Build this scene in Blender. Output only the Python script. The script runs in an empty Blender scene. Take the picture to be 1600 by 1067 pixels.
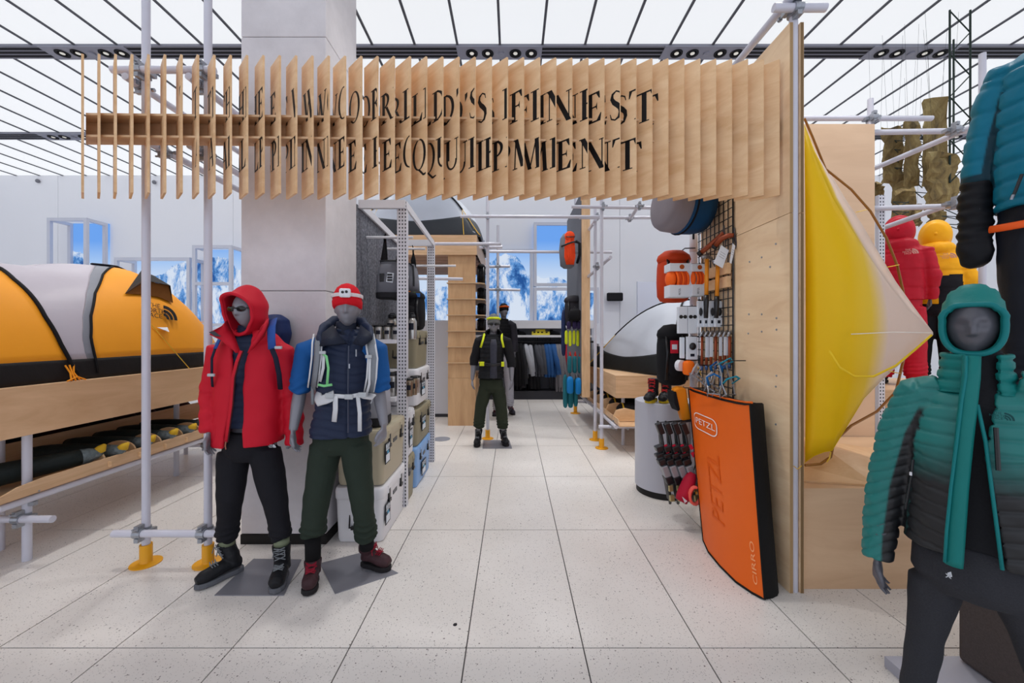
import bpy, math, random
import numpy as np
from mathutils import Vector, Matrix, noise as mnoise

C = bpy.context.scene.collection
scene = bpy.context.scene
# ------------------------------------------------------------------ camera, world, exposure
FPX, CX, CY, EYE = 622.0, 801.0, 522.0, 1.6
cam_d = bpy.data.cameras.new('camera')
cam_d.sensor_width = 36.0
cam_d.lens = FPX / 1600.0 * 36.0
cam_d.shift_x = (800.0 - CX) / 1600.0
cam_d.shift_y = -(533.5 - CY) / 1600.0
cam_d.clip_start = 0.05
cam = bpy.data.objects.new('camera', cam_d)
C.objects.link(cam)
cam.location = (0, 0, EYE)
cam.rotation_euler = (math.pi / 2, 0, 0)
scene.camera = cam
world = bpy.data.worlds.new('world')
world.use_nodes = True
world.node_tree.nodes['Background'].inputs[0].default_value = (0.80, 0.84, 0.95, 1)
world.node_tree.nodes['Background'].inputs[1].default_value = 1.2
scene.world = world
scene.view_settings.view_transform = 'Standard'
scene.view_settings.look = 'None'
scene.view_settings.exposure = 0.0
scene.view_settings.gamma = 1.0
scene.view_settings.use_curve_mapping = False
PANEL_LIGHT = 0.85
SPOT_WATTS = 190.0
# the downlights in the ceiling bands (built further down) carry these lamps
for sy in (3.306, 5.756, 8.206):
    for sx in (-9.07, -6.11, -3.15, -0.19, 2.77, 5.73):
        if sy > 8 and sx < -4:
            continue
        sp_d = bpy.data.lights.new('downlight', 'SPOT')
        sp_d.energy = SPOT_WATTS
        sp_d.spot_size = math.radians(95)
        sp_d.spot_blend = 0.9
        sp_d.shadow_soft_size = 0.12
        sp_d.color = (1.0, 0.98, 0.95)
        sp_o = bpy.data.objects.new('downlight', sp_d)
        sp_o.location = (sx, sy, 5.62)
        C.objects.link(sp_o)
random.seed(7)
PI = math.pi


def P(px, py, d):
    return Vector(((px - CX) / FPX * d, d, EYE - (py - CY) / FPX * d))


def lin(c):
    out = []
    for v in c[:3]:
        v = v / 255.0
        out.append(v / 12.92 if v <= 0.04045 else ((v + 0.055) / 1.055) ** 2.4)
    return (out[0], out[1], out[2], 1.0)


# ------------------------------------------------------------------ materials
MATS = {}


def newmat(name):
    m = bpy.data.materials.new(name)
    m.use_nodes = True
    nt = m.node_tree
    return m, nt, nt.nodes['Principled BSDF']


def N(nt, typ, **kw):
    n = nt.nodes.new(typ)
    for k, v in kw.items():
        if k.startswith('i_'):
            key = k[2:]
            key = int(key) if key.isdigit() else key.replace('_', ' ')
            n.inputs[key].default_value = v
        else:
            setattr(n, k, v)
    return n


def M(name, rgb=None, rough=0.5, metal=0.0, vary=0.0, vscale=6.0, bump=0.0, bscale=60.0, emit=0.0, spec=0.5, trans=0.0, alpha=1.0, sheen=0.0):
    if name in MATS:
        return MATS[name]
    m, nt, b = newmat(name)
    L = nt.links.new
    col = lin(rgb)
    b.inputs['Base Color'].default_value = col
    b.inputs['Roughness'].default_value = rough
    b.inputs['Metallic'].default_value = metal
    b.inputs['Specular IOR Level'].default_value = spec if rough < 0.48 or spec != 0.5 else 0.22
    if sheen:
        b.inputs['Sheen Weight'].default_value = sheen
    if trans:
        b.inputs['Transmission Weight'].default_value = trans
    b.inputs['Alpha'].default_value = alpha
    if emit:
        b.inputs['Emission Color'].default_value = col
        b.inputs['Emission Strength'].default_value = emit
    if vary or bump:
        tc = N(nt, 'ShaderNodeTexCoord')
    if vary:
        nz = N(nt, 'ShaderNodeTexNoise', i_Scale=vscale, i_Detail=4.0)
        L(tc.outputs['Object'], nz.inputs['Vector'])
        mx = N(nt, 'ShaderNodeMix', data_type='RGBA')
        mx.inputs[6].default_value = tuple(c * (1 - vary) for c in col[:3]) + (1,)
        mx.inputs[7].default_value = tuple(min(1, c * (1 + vary)) for c in col[:3]) + (1,)
        L(nz.outputs['Fac'], mx.inputs[0])
        L(mx.outputs[2], b.inputs['Base Color'])
    if bump:
        n2 = N(nt, 'ShaderNodeTexNoise', i_Scale=bscale, i_Detail=3.0)
        L(tc.outputs['Object'], n2.inputs['Vector'])
        bp = N(nt, 'ShaderNodeBump', i_Strength=bump, i_Distance=0.01)
        L(n2.outputs['Fac'], bp.inputs['Height'])
        L(bp.outputs['Normal'], b.inputs['Normal'])
    MATS[name] = m
    return m


def ply_mat(name, c1, c2, scale=(1.2, 1.2, 14.0), rough=0.45, rnd=True):
    """birch plywood: long soft grain along the two axes that are scaled little"""
    if name in MATS:
        return MATS[name]
    m, nt, b = newmat(name)
    L = nt.links.new
    tc = N(nt, 'ShaderNodeTexCoord')
    oi = N(nt, 'ShaderNodeObjectInfo')
    mul = N(nt, 'ShaderNodeMath', operation='MULTIPLY')
    mul.inputs[1].default_value = 37.0 if rnd else 0.0
    L(oi.outputs['Random'], mul.inputs[0])
    add = N(nt, 'ShaderNodeVectorMath', operation='ADD')
    L(tc.outputs['Object'], add.inputs[0])
    L(mul.outputs[0], add.inputs[1])
    mp = N(nt, 'ShaderNodeMapping')
    mp.inputs['Scale'].default_value = scale
    L(add.outputs[0], mp.inputs['Vector'])
    nz = N(nt, 'ShaderNodeTexNoise', i_Scale=1.6, i_Detail=5.0, i_Roughness=0.6, i_Distortion=0.8)
    L(mp.outputs[0], nz.inputs['Vector'])
    n2 = N(nt, 'ShaderNodeTexNoise', i_Scale=1.1, i_Detail=2.0)
    L(add.outputs[0], n2.inputs['Vector'])
    mm = N(nt, 'ShaderNodeMath', operation='ADD')
    sc = N(nt, 'ShaderNodeMath', operation='MULTIPLY')
    sc.inputs[1].default_value = 0.45
    L(n2.outputs['Fac'], sc.inputs[0])
    L(nz.outputs['Fac'], mm.inputs[0])
    L(sc.outputs[0], mm.inputs[1])
    rp = N(nt, 'ShaderNodeValToRGB')
    rp.color_ramp.elements[0].position = 0.42
    rp.color_ramp.elements[1].position = 0.95
    rp.color_ramp.elements[0].color = lin(c1)
    rp.color_ramp.elements[1].color = lin(c2)
    L(mm.outputs[0], rp.inputs[0])
    L(rp.outputs[0], b.inputs['Base Color'])
    b.inputs['Roughness'].default_value = rough
    b.inputs['Specular IOR Level'].default_value = 0.3
    MATS[name] = m
    return m


# ------------------------------------------------------------------ mesh builder
class MB:
    def __init__(s):
        s.v, s.f, s.m = [], [], []

    def add(s, vs, fs, mi=0):
        o = len(s.v)
        s.v += [tuple(v) for v in vs]
        s.f += [tuple(i + o for i in f) for f in fs]
        s.m += [mi] * len(fs)
        return s

    def box(s, lo, hi, mi=0, mat=None):
        x0, y0, z0 = lo
        x1, y1, z1 = hi
        vs = [Vector(p) for p in ((x0, y0, z0), (x1, y0, z0), (x1, y1, z0), (x0, y1, z0), (x0, y0, z1), (x1, y0, z1), (x1, y1, z1), (x0, y1, z1))]
        if mat is not None:
            vs = [mat @ v for v in vs]
        return s.add(vs, [(3, 2, 1, 0), (4, 5, 6, 7), (0, 1, 5, 4), (1, 2, 6, 5), (2, 3, 7, 6), (3, 0, 4, 7)], mi)

    def cbox(s, c, size, mi=0, rot=None):
        h = Vector(size) / 2
        mt = Matrix.Translation(Vector(c))
        if rot is not None:
            mt = mt @ rot
        return s.box(-h, h, mi, mt)

    def path(s, pts, r, n=10, mi=0, closed=False, cap=True, flat=1.0, up=None):
        pts = [Vector(p) for p in pts]
        k = len(pts)
        rs = list(r) if isinstance(r, (list, tuple)) else [r] * k
        vs, fs = [], []
        prev = None
        for i in range(k):
            if closed:
                t = pts[(i + 1) % k] - pts[i - 1]
            else:
                t = pts[min(i + 1, k - 1)] - pts[max(i - 1, 0)]
            if t.length < 1e-9:
                t = Vector((0, 0, 1))
            t.normalize()
            if prev is None:
                a = Vector(up) if up is not None else (Vector((0, 0, 1)) if abs(t.z) < 0.9 else Vector((1, 0, 0)))
            else:
                a = prev
            a = a - t * a.dot(t)
            if a.length < 1e-6:
                a = Vector((1, 0, 0)) - t * t.x
            a.normalize()
            b = t.cross(a)
            prev = a
            for j in range(n):
                an = 2 * PI * j / n
                vs.append(pts[i] + (a * math.cos(an) * flat + b * math.sin(an)) * rs[i])
        for i in range(k if closed else k - 1):
            i2 = (i + 1) % k
            for j in range(n):
                j2 = (j + 1) % n
                fs.append((i * n + j, i * n + j2, i2 * n + j2, i2 * n + j))
        if cap and not closed:
            fs.append(tuple(range(n - 1, -1, -1)))
            fs.append(tuple((k - 1) * n + j for j in range(n)))
        return s.add(vs, fs, mi)

    def tube(s, a, b, r, r2=None, n=14, mi=0):
        return s.path([a, b], [r, r if r2 is None else r2], n, mi)

    def loft(s, rings, mi=0, cap=True, closed=True):
        n = len(rings[0])
        vs = [p for rg in rings for p in rg]
        fs = []
        for i in range(len(rings) - 1):
            for j in range(n if closed else n - 1):
                j2 = (j + 1) % n
                fs.append((i * n + j, i * n + j2, (i + 1) * n + j2, (i + 1) * n + j))
        if cap and closed:
            fs.append(tuple(range(n - 1, -1, -1)))
            fs.append(tuple((len(rings) - 1) * n + j for j in range(n)))
        return s.add(vs, fs, mi)

    def lathe(s, prof, c, n=24, mi=0, axis=None):
        c = Vector(c)
        rings = []
        q = Vector((0, 0, 1)).rotation_difference(Vector(axis)) if axis is not None else None
        for r, z in prof:
            rg = []
            for j in range(n):
                a = 2 * PI * j / n
                p = Vector((max(r, 1e-4) * math.cos(a), max(r, 1e-4) * math.sin(a), z))
                if q is not None:
                    p = q @ p
                rg.append(c + p)
            rings.append(rg)
        return s.loft(rings, mi)

    def ell(s, c, r, nu=16, nv=10, rot=None, mi=0):
        c = Vector(c)
        rings = []
        for i in range(nv + 1):
            t = PI * i / nv
            rg = []
            for j in range(nu):
                a = 2 * PI * j / nu
                st = max(math.sin(t), 0.02)
                p = Vector((r[0] * st * math.cos(a), r[1] * st * math.sin(a), -r[2] * math.cos(t)))
                if rot is not None:
                    p = rot @ p
                rg.append(c + p)
            rings.append(rg)
        return s.loft(rings, mi)

    def prism(s, pts, off, mi=0):
        """polygon of 3D points extruded by the vector off"""
        pts = [Vector(p) for p in pts]
        off = Vector(off)
        n = len(pts)
        vs = pts + [p + off for p in pts]
        fs = [tuple(range(n - 1, -1, -1)), tuple(range(n, 2 * n))]
        for i in range(n):
            j = (i + 1) % n
            fs.append((i, j, n + j, n + i))
        return s.add(vs, fs, mi)

    def grid(s, rows, mi=0):
        n = len(rows[0])
        vs = [p for r in rows for p in r]
        fs = [(i * n + j, i * n + j + 1, (i + 1) * n + j + 1, (i + 1) * n + j) for i in range(len(rows) - 1) for j in range(n - 1)]
        return s.add(vs, fs, mi)

    def mesh(s, name, mats, org=(0, 0, 0), smooth=False):
        me = bpy.data.meshes.new(name)
        o = Vector(org)
        me.from_pydata([tuple(Vector(v) - o) for v in s.v], [], s.f)
        for m in (mats if isinstance(mats, (list, tuple)) else [mats]):
            me.materials.append(m)
        me.polygons.foreach_set('material_index', s.m)
        fixn(me)
        if smooth:
            me.polygons.foreach_set('use_smooth', [True] * len(me.polygons))
        me.update()
        return me

    def build(s, name, mats, parent=None, smooth=False, bevel=0.0, solid=0.0, org=None, seg=2, autos=None):
        if org is None:
            if parent is not None:
                org = ORG[parent]
            else:
                a = np.array([tuple(v) for v in s.v])
                lo, hi = a.min(0), a.max(0)
                org = ((lo[0] + hi[0]) / 2, (lo[1] + hi[1]) / 2, lo[2])
        me = s.mesh(name, mats, org, smooth)
        o = bpy.data.objects.new(name, me)
        C.objects.link(o)
        finish(o, parent, org)
        if autos:
            sharp_by_angle(me, autos)
        if solid:
            md = o.modifiers.new('solid', 'SOLIDIFY')
            md.thickness = solid
            md.offset = -1
        if bevel:
            md = o.modifiers.new('bevel', 'BEVEL')
            md.width = bevel
            md.segments = seg
            md.limit_method = 'ANGLE'
            md.angle_limit = 0.6
        return o


def fixn(me):
    import bmesh
    bm = bmesh.new()
    bm.from_mesh(me)
    bmesh.ops.recalc_face_normals(bm, faces=bm.faces)
    bm.to_mesh(me)
    bm.free()


def sharp_by_angle(me, ang):
    me.polygons.foreach_set('use_smooth', [True] * len(me.polygons))
    me.set_sharp_from_angle(angle=ang)


ORG = {}


def finish(o, parent, org):
    ORG[o] = Vector(org)
    if parent is not None:
        o.parent = parent
        o.location = Vector(org) - ORG[parent]
    else:
        o.location = Vector(org)


def tag(o, label, cat, group=None, kind=None):
    if label:
        o['label'] = label
    if cat:
        o['category'] = cat
    if group:
        o['group'] = group
    if kind:
        o['kind'] = kind
    return o


def thing(name, label, cat, loc, group=None):
    o = bpy.data.objects.new(name, None)
    C.objects.link(o)
    o.empty_display_size = 0.1
    o.location = loc
    ORG[o] = Vector(loc)
    return tag(o, label, cat, group)


def lab(o, text):
    o['label'] = text
    return o


def struct(o):
    o['kind'] = 'structure'
    return o


def dup(root, delta=(0, 0, 0), label=None, rotz=0.0):
    def rec(o, par):
        c = o.copy()
        C.objects.link(c)
        ORG[c] = ORG[o] + Vector(delta)
        if par is not None:
            c.parent = par
        for ch in o.children:
            rec(ch, c)
        return c
    r = rec(root, None)
    r.location = Vector(root.location) + Vector(delta)
    r.rotation_euler = (0, 0, root.rotation_euler.z + rotz)
    if label:
        r['label'] = label
    return r


def share(name, me, loc, parent, rotz=0.0):
    """another object on a mesh that is already there (loc in world space)"""
    o = bpy.data.objects.new(name, me)
    C.objects.link(o)
    o.parent = parent
    o.location = Vector(loc) - (ORG[parent] if parent is not None else Vector((0, 0, 0)))
    o.rotation_euler = (0, 0, rotz)
    ORG[o] = Vector(loc)
    return o


def textmesh(s, size=1.0, extr=0.0):
    cu = bpy.data.curves.new('txt', 'FONT')
    cu.body = s
    cu.size = size
    cu.align_x = 'CENTER'
    cu.align_y = 'CENTER'
    cu.resolution_u = 3
    o = bpy.data.objects.new('txt', cu)
    C.objects.link(o)
    dg = bpy.context.evaluated_depsgraph_get()
    me = bpy.data.meshes.new_from_object(o.evaluated_get(dg))
    vs = [v.co.copy() for v in me.vertices]
    fs = [tuple(p.vertices) for p in me.polygons]
    bpy.data.objects.remove(o)
    bpy.data.curves.remove(cu)
    bpy.data.meshes.remove(me)
    return vs, fs


def text(mb, s, size, c, right, up, mi=0, sx=1.0, off=0.0):
    """flat lettering added to a mesh builder, centred at c, on the plane of right and up"""
    c, right, up = Vector(c), Vector(right).normalized(), Vector(up).normalized()
    nrm = right.cross(up)
    vs, fs = textmesh(s, size)
    mb.add([c + right * v.x * sx + up * v.y + nrm * off for v in vs], fs, mi)


def rot_to(axis_z, axis_x=None):
    z = Vector(axis_z).normalized()
    x = Vector(axis_x) if axis_x is not None else (Vector((1, 0, 0)) if abs(z.x) < 0.9 else Vector((0, 1, 0)))
    x = (x - z * x.dot(z)).normalized()
    y = z.cross(x)
    return Matrix((x, y, z)).transposed()


def lerp(a, b, t):
    return a + (b - a) * t


def rr(w, h, r, n=5):
    """rounded rectangle outline, centred"""
    out = []
    for cx, cy, a0 in ((w / 2 - r, h / 2 - r, 0), (-w / 2 + r, h / 2 - r, 90), (-w / 2 + r, -h / 2 + r, 180), (w / 2 - r, -h / 2 + r, 270)):
        for i in range(n + 1):
            a = math.radians(a0 + 90 * i / n)
            out.append((cx + r * math.cos(a), cy + r * math.sin(a)))
    return out


# ------------------------------------------------------------------ shared materials
PLY = ply_mat('birch_plywood', (196, 154, 112), (232, 198, 158), (10.0, 1.5, 1.5))
PLYH = ply_mat('birch_plywood_level', (192, 152, 112), (226, 190, 152), (1.0, 1.0, 12.0))
PLYF = ply_mat('birch_fin', (212, 166, 118), (240, 206, 164), (2.2, 2.2, 7.0))
PLYE = M('plywood_edge', (160, 128, 90), 0.6, vary=0.25, vscale=40)
PLYW = ply_mat('wall_plywood', (226, 188, 146), (250, 222, 184), (1.2, 1.2, 6.0))
STEEL = M('grey_painted_tube', (204, 204, 216), 0.4, 0.05, vary=0.05, vscale=9)
CLAMP = M('galvanised_steel', (158, 162, 170), 0.35, 0.6, vary=0.3, vscale=60)
YEL = M('yellow_powder_coat', (232, 164, 12), 0.4)
WHITE = M('white_paint', (222, 222, 228), 0.45)
BLACK = M('black_fabric', (18, 18, 22), 0.75, bump=0.2, bscale=200)
BLKP = M('black_plastic', (20, 20, 24), 0.35)
# ------------------------------------------------------------------ the room
CEIL, WALL_Y = 5.69, 10.3
XL, XR, YB = -14.2, 16.0, -3.5

def floor_material():
    m, nt, b = newmat('terrazzo')
    L = nt.links.new
    g = N(nt, 'ShaderNodeNewGeometry')
    def flecks(scale, thr, rnd):
        v = N(nt, 'ShaderNodeTexVoronoi', i_Scale=scale, i_Randomness=1.0)
        L(g.outputs['Position'], v.inputs['Vector'])
        nz = N(nt, 'ShaderNodeTexNoise', i_Scale=scale * 2.2, i_Detail=2.0)
        L(g.outputs['Position'], nz.inputs['Vector'])
        ad = N(nt, 'ShaderNodeMath', operation='MULTIPLY_ADD')
        L(nz.outputs['Fac'], ad.inputs[0])
        ad.inputs[1].default_value = 0.35
        L(v.outputs['Distance'], ad.inputs[2])
        lt = N(nt, 'ShaderNodeMath', operation='LESS_THAN')
        L(ad.outputs[0], lt.inputs[0])
        lt.inputs[1].default_value = thr
        sp = N(nt, 'ShaderNodeSeparateColor')
        L(v.outputs['Color'], sp.inputs[0])
        gt = N(nt, 'ShaderNodeMath', operation='GREATER_THAN')
        L(sp.outputs[0], gt.inputs[0])
        gt.inputs[1].default_value = rnd
        mu = N(nt, 'ShaderNodeMath', operation='MULTIPLY')
        L(lt.outputs[0], mu.inputs[0])
        L(gt.outputs[0], mu.inputs[1])
        return mu
    f1, f2, f3 = flecks(75, 0.36, 0.55), flecks(42, 0.33, 0.72), flecks(110, 0.40, 0.4)
    base = N(nt, 'ShaderNodeTexNoise', i_Scale=1.3, i_Detail=4.0)
    L(g.outputs['Position'], base.inputs['Vector'])
    r = N(nt, 'ShaderNodeValToRGB')
    r.color_ramp.elements[0].position, r.color_ramp.elements[1].position = 0.3, 0.7
    r.color_ramp.elements[0].color = lin((216, 210, 205))
    r.color_ramp.elements[1].color = lin((228, 223, 219))
    L(base.outputs['Fac'], r.inputs[0])
    prev = r.outputs[0]
    for f, c in ((f3, (186, 180, 176)), (f1, (150, 144, 142)), (f2, (120, 112, 110))):
        mx = N(nt, 'ShaderNodeMix', data_type='RGBA')
        mx.inputs[7].default_value = lin(c)
        L(f.outputs[0], mx.inputs[0])
        L(prev, mx.inputs[6])
        prev = mx.outputs[2]
    L(prev, b.inputs['Base Color'])
    b.inputs['Roughness'].default_value = 0.36
    b.inputs['Specular IOR Level'].default_value = 0.35
    return m

TERR = floor_material()
GROUT = M('dark_joint', (92, 88, 88), 0.8)
fl = MB().box((XL, YB, -0.12), (XR, WALL_Y + 0.2, -0.006)).build('floor', GROUT, org=(0, 0, 0))
struct(fl)
TX0, TW, TY0, TL = -0.236, 0.597, 2.03, 1.224
tile_me = MB().box((0.0035, 0.0035, -0.02), (TW - 0.0035, TL - 0.0035, 0.0)).mesh('tile', TERR)
i0 = int((XL - TX0) / TW)
for j in range(-4, 7):
    y = TY0 + j * TL
    for i in range(-24, 18):
        x = TX0 + i * TW
        near = abs(x + TW / 2) / max(y + TL / 2, 0.5) < 1.5
        if not near or y + TL < 0.5 or y > WALL_Y:
            continue
        share('tile', tile_me, (x, y, 0), fl)
# what lies outside the view keeps the same surface, in four plain slabs
fill = MB()
fill.box((XL, YB, -0.02), (XR, TY0 - 2 * TL, 0))
fill.build('tile_field', TERR, fl)['kind'] = 'stuff'
side = MB()
for j in range(-2, 7):
    y = TY0 + j * TL
    xs = [TX0 + i * TW for i in range(-24, 18) if abs(TX0 + i * TW + TW / 2) / max(y + TL / 2, 0.5) < 1.5 and y + TL >= 0.5]
    if not xs or y > WALL_Y:
        continue
    if min(xs) > XL + 0.1:
        side.box((XL, y + 0.0035, -0.02), (min(xs) - 0.0035, y + TL - 0.0035, 0))
    if max(xs) + TW < XR - 0.1:
        side.box((max(xs) + TW + 0.0035, y + 0.0035, -0.02), (XR, y + TL - 0.0035, 0))
side.build('tile_field', TERR, fl)['kind'] = 'stuff'

# luminous ceiling: backlit white panels between dark bars
GLOW, nt, b_ = newmat('backlit_ceiling_sheet')
b_.inputs['Base Color'].default_value = (0.10, 0.10, 0.11, 1)
b_.inputs['Emission Color'].default_value = (0.94, 0.965, 1.0, 1)
b_.inputs['Emission Strength'].default_value = PANEL_LIGHT
b_.inputs['Roughness'].default_value = 0.4
BAR = M('ceiling_bar', (86, 88, 96), 0.5)
SLOT = M('ceiling_slot_grey', (150, 150, 160), 0.5, 0.2)
ce = MB().box((XL, YB, CEIL + 0.06), (XR, WALL_Y + 0.2, CEIL + 0.2)).build('ceiling', BAR, org=(0, 0, CEIL))
struct(ce)
BY = [5.756 - 2.45 * 3, 5.756 - 2.45 * 2, 5.756 - 2.45, 5.756, 8.206, WALL_Y + 0.13]
pw = 0.602
for k in range(len(BY) - 1):
    y0, y1 = BY[k] + 0.13, BY[k + 1] - 0.13
    if y1 < YB:
        continue
    me = MB().box((0.014, 0, 0), (pw - 0.014, y1 - y0, 0.03)).mesh('light_panel', GLOW)
    lo = int((XL + 0.18) / pw)
    for i in range(lo, int((XR + 0.18) / pw)):
        share('light_panel', me, (-0.18 + i * pw, y0, CEIL + 0.012), ce)
bars = MB()
for i in range(int((XL + 0.18) / pw), int((XR + 0.18) / pw) + 1):
    bars.box((-0.18 + i * pw - 0.016, YB, CEIL - 0.004), (-0.18 + i * pw + 0.016, WALL_Y, CEIL + 0.05))
bars.build('glazing_bar', BAR, ce)
DARK = M('slot_black', (22, 22, 26), 0.7)
LENS = M('lamp_lens', (200, 198, 190), 0.3, emit=0.6)
LENS0 = M('lamp_lens_unlit', (70, 70, 76), 0.2, 0.4)
tn = 1
for k, yb in enumerate(BY[2:5]):
    tr = MB()
    tr.box((XL, yb - 0.13, CEIL - 0.02), (XR, yb + 0.13, CEIL + 0.05))
    t = struct(tr.build('trim_%d' % tn, M('band_grey', (128, 130, 142), 0.5), org=(0, yb, CEIL)))
    tn += 1
    sl = MB()
    for q in (-0.075, 0.0, 0.075):
        sl.box((XL, yb + q - 0.022, CEIL - 0.023), (XR, yb + q + 0.022, CEIL - 0.019))
    sl.build('slot', DARK, t)
    for i in range(-4, 4):
        x = -0.8 + i * 2.96 + 0.61
        if abs(x) > yb * 1.4 or k == 0 and abs(x) > 4:
            continue
        where = {(-3, 1): 'at the far left of the nearer grey ceiling band', (-2, 1): 'behind the concrete column', (-1, 1): 'beside the concrete column above the fin sign',
                 (0, 1): 'straight above the middle of the fin sign', (1, 1): 'above the plywood end of the fin sign', (2, 1): 'above the mossy rock boards'}.get((i, k), None)
        lb = 'grey four lamp downlight box ' + where if where else ('grey downlight box overhead, ' + ('left of the first scaffold pole', 'above the mannequins', 'above the aisle', 'above the crash pad', 'far right')[max(0, min(4, i + 2))] if k == 0 else 'small downlight box in the farther ceiling band, ' + ('first', 'second', 'third', 'fourth', 'fifth', 'sixth', 'seventh', 'eighth')[i + 4] + ' counting from the left')
        u = thing('downlight_box', lb, 'ceiling light', (x, yb, CEIL - 0.02), 'downlight boxes in the ceiling bands')
        MB().box((x - 0.61, yb - 0.135, CEIL - 0.03), (x + 0.61, yb + 0.135, CEIL - 0.019)).build('housing', M('housing_grey', (140, 142, 156), 0.45), u)
        for q in (-0.4, -0.17, 0.23, 0.46):
            rg = MB()
            rg.lathe([(0.085, 0), (0.085, -0.012), (0.06, -0.012), (0.05, 0.0)], (x + q, yb, CEIL - 0.03), 20)
            ro = rg.build('lamp_ring', DARK, u, smooth=False)
            MB().lathe([(0.032, 0), (0.03, -0.006), (0.0, -0.008)], (x + q, yb, CEIL - 0.032), 14).build('lamp', LENS, ro)
        MB().lathe([(0.045, 0), (0.043, -0.02), (0.0, -0.024)], (x + 0.03, yb, CEIL - 0.03), 14).build('sensor', M('housing_grey', (140, 142, 156)), u)

WALLM = M('white_wall_paint', (240, 242, 248), 0.6, vary=0.02, vscale=0.7)
w = struct(MB().box((XL, WALL_Y, -0.1), (XR, WALL_Y + 0.2, CEIL + 0.1)).build('wall_back', M('wall_joint', (150, 152, 164), 0.7), org=(0, WALL_Y, 0)))
px0 = [0, 92, 365, 558, 760, 968, 1180, 1400, 1600]
xs = [XL] + [(p - CX) / FPX * WALL_Y for p in px0[1:]] + [XR]
for a, b in zip(xs[:-1], xs[1:]):
    MB().box((a + 0.004, WALL_Y - 0.02, 0), (b - 0.004, WALL_Y + 0.01, CEIL)).build('wall_panel', WALLM, w)
struct(MB().box((XL - 0.2, YB, -0.1), (XL, WALL_Y, CEIL + 0.1)).build('wall_left', WALLM))
struct(MB().box((XR, YB, -0.1), (XR + 0.2, WALL_Y, CEIL + 0.1)).build('wall_right', WALLM))
for px, py in ((63, 284), (244, 286)):
    p = P(px, py, WALL_Y)
    t = thing('ceiling_camera', 'tiny grey camera dome high on the white back wall ' + ('near the left picture edge' if px < 100 else 'beside the first scaffold pole'), 'camera', (p.x, WALL_Y - 0.02, p.z - 0.05))
    MB().ell((p.x, WALL_Y - 0.06, p.z), (0.045, 0.045, 0.05)).build('dome', M('camera_grey', (120, 122, 130), 0.3), t, True)
    MB().box((p.x - 0.03, WALL_Y - 0.06, p.z + 0.02), (p.x + 0.03, WALL_Y - 0.018, p.z + 0.06)).build('bracket', WHITE, t)

# concrete column
def concrete():
    m, nt, b = newmat('pale_concrete')
    L = nt.links.new
    tc = N(nt, 'ShaderNodeTexCoord')
    n1 = N(nt, 'ShaderNodeTexNoise', i_Scale=2.2, i_Detail=8.0, i_Roughness=0.65)
    L(tc.outputs['Object'], n1.inputs['Vector'])
    rp = N(nt, 'ShaderNodeValToRGB')
    rp.color_ramp.elements[0].position, rp.color_ramp.elements[1].position = 0.32, 0.72
    rp.color_ramp.elements[0].color = lin((204, 200, 203))
    rp.color_ramp.elements[1].color = lin((226, 222, 225))
    L(n1.outputs['Fac'], rp.inputs[0])
    L(rp.outputs[0], b.inputs['Base Color'])
    n2 = N(nt, 'ShaderNodeTexNoise', i_Scale=30.0, i_Detail=5.0)
    L(tc.outputs['Object'], n2.inputs['Vector'])
    bp = N(nt, 'ShaderNodeBump', i_Strength=0.12, i_Distance=0.01)
    L(n2.outputs['Fac'], bp.inputs['Height'])
    L(bp.outputs['Normal'], b.inputs['Normal'])
    b.inputs['Roughness'].default_value = 0.6
    return m

CONC = concrete()
CX0, CX1, CY0, CY1 = -2.07, -1.424, 3.034, 3.63
col = struct(MB().box((CX0 + 0.012, CY0 + 0.012, 0), (CX1 - 0.012, CY1 - 0.012, CEIL)).build('column', M('column_joint', (128, 124, 126), 0.8), org=((CX0 + CX1) / 2, (CY0 + CY1) / 2, 0)))
zs = [0.075, 1.93, 3.865, CEIL]
for a, b in zip(zs[:-1], zs[1:]):
    MB().box((CX0, CY0, a + 0.002), (CX1, CY1, b - 0.002)).build('concrete_panel', CONC, col, bevel=0.006)
MB().box((CX0 - 0.002, CY0 - 0.004, 0), (CX1 + 0.004, CY1, 0.073)).build('base_plate', M('black_base', (30, 28, 28), 0.5), col)

# ------------------------------------------------------------------ sign made of slanted plywood fins
NF, SP = 44, 0.1012
DV = Vector((-0.73, 0.68, 0)).normalized()
FW, FT = 0.17, 0.012
ZT, ZB = 3.336, 2.478
def fin_base(i):
    t = i / (NF - 1)
    return Vector((-2.663 + SP * i, 2.465 + 0.052 * t, 0))
sign = thing('fin_sign', 'long plywood fin sign over the entrance with black serif lettering', 'sign', (fin_base(22).x, 2.5, ZB))
INK = M('black_sign_paint', (14, 14, 18), 0.5)

# serif capitals as convex pieces, cap height 1
TK, TN = 0.19, 0.062
def R_(x0, x1, y0, y1):
    return [(x0, y0), (x1, y0), (x1, y1), (x0, y1)]
def diag(x0, y0, x1, y1, w):
    return [(x0 - w / 2, y0), (x0 + w / 2, y0), (x1 + w / 2, y1), (x1 - w / 2, y1)]
def ring(cx, cy, a, b, a2, b2, t0, t1, n=14):
    out = []
    for i in range(n):
        u, v = t0 + (t1 - t0) * i / n, t0 + (t1 - t0) * (i + 1) / n
        out.append([(cx + a * math.cos(u), cy + b * math.sin(u)), (cx + a * math.cos(v), cy + b * math.sin(v)), (cx + a2 * math.cos(v), cy + b2 * math.sin(v)), (cx + a2 * math.cos(u), cy + b2 * math.sin(u))])
    return out
def stem(x, w=TK, top=True, bot=True, e=0.1):
    o = [R_(x, x + w, 0, 1)]
    if bot:
        o.append(R_(x - e, x + w + e, 0, 0.035))
    if top:
        o.append(R_(x - e, x + w + e, 0.965, 1))
    return o
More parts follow.
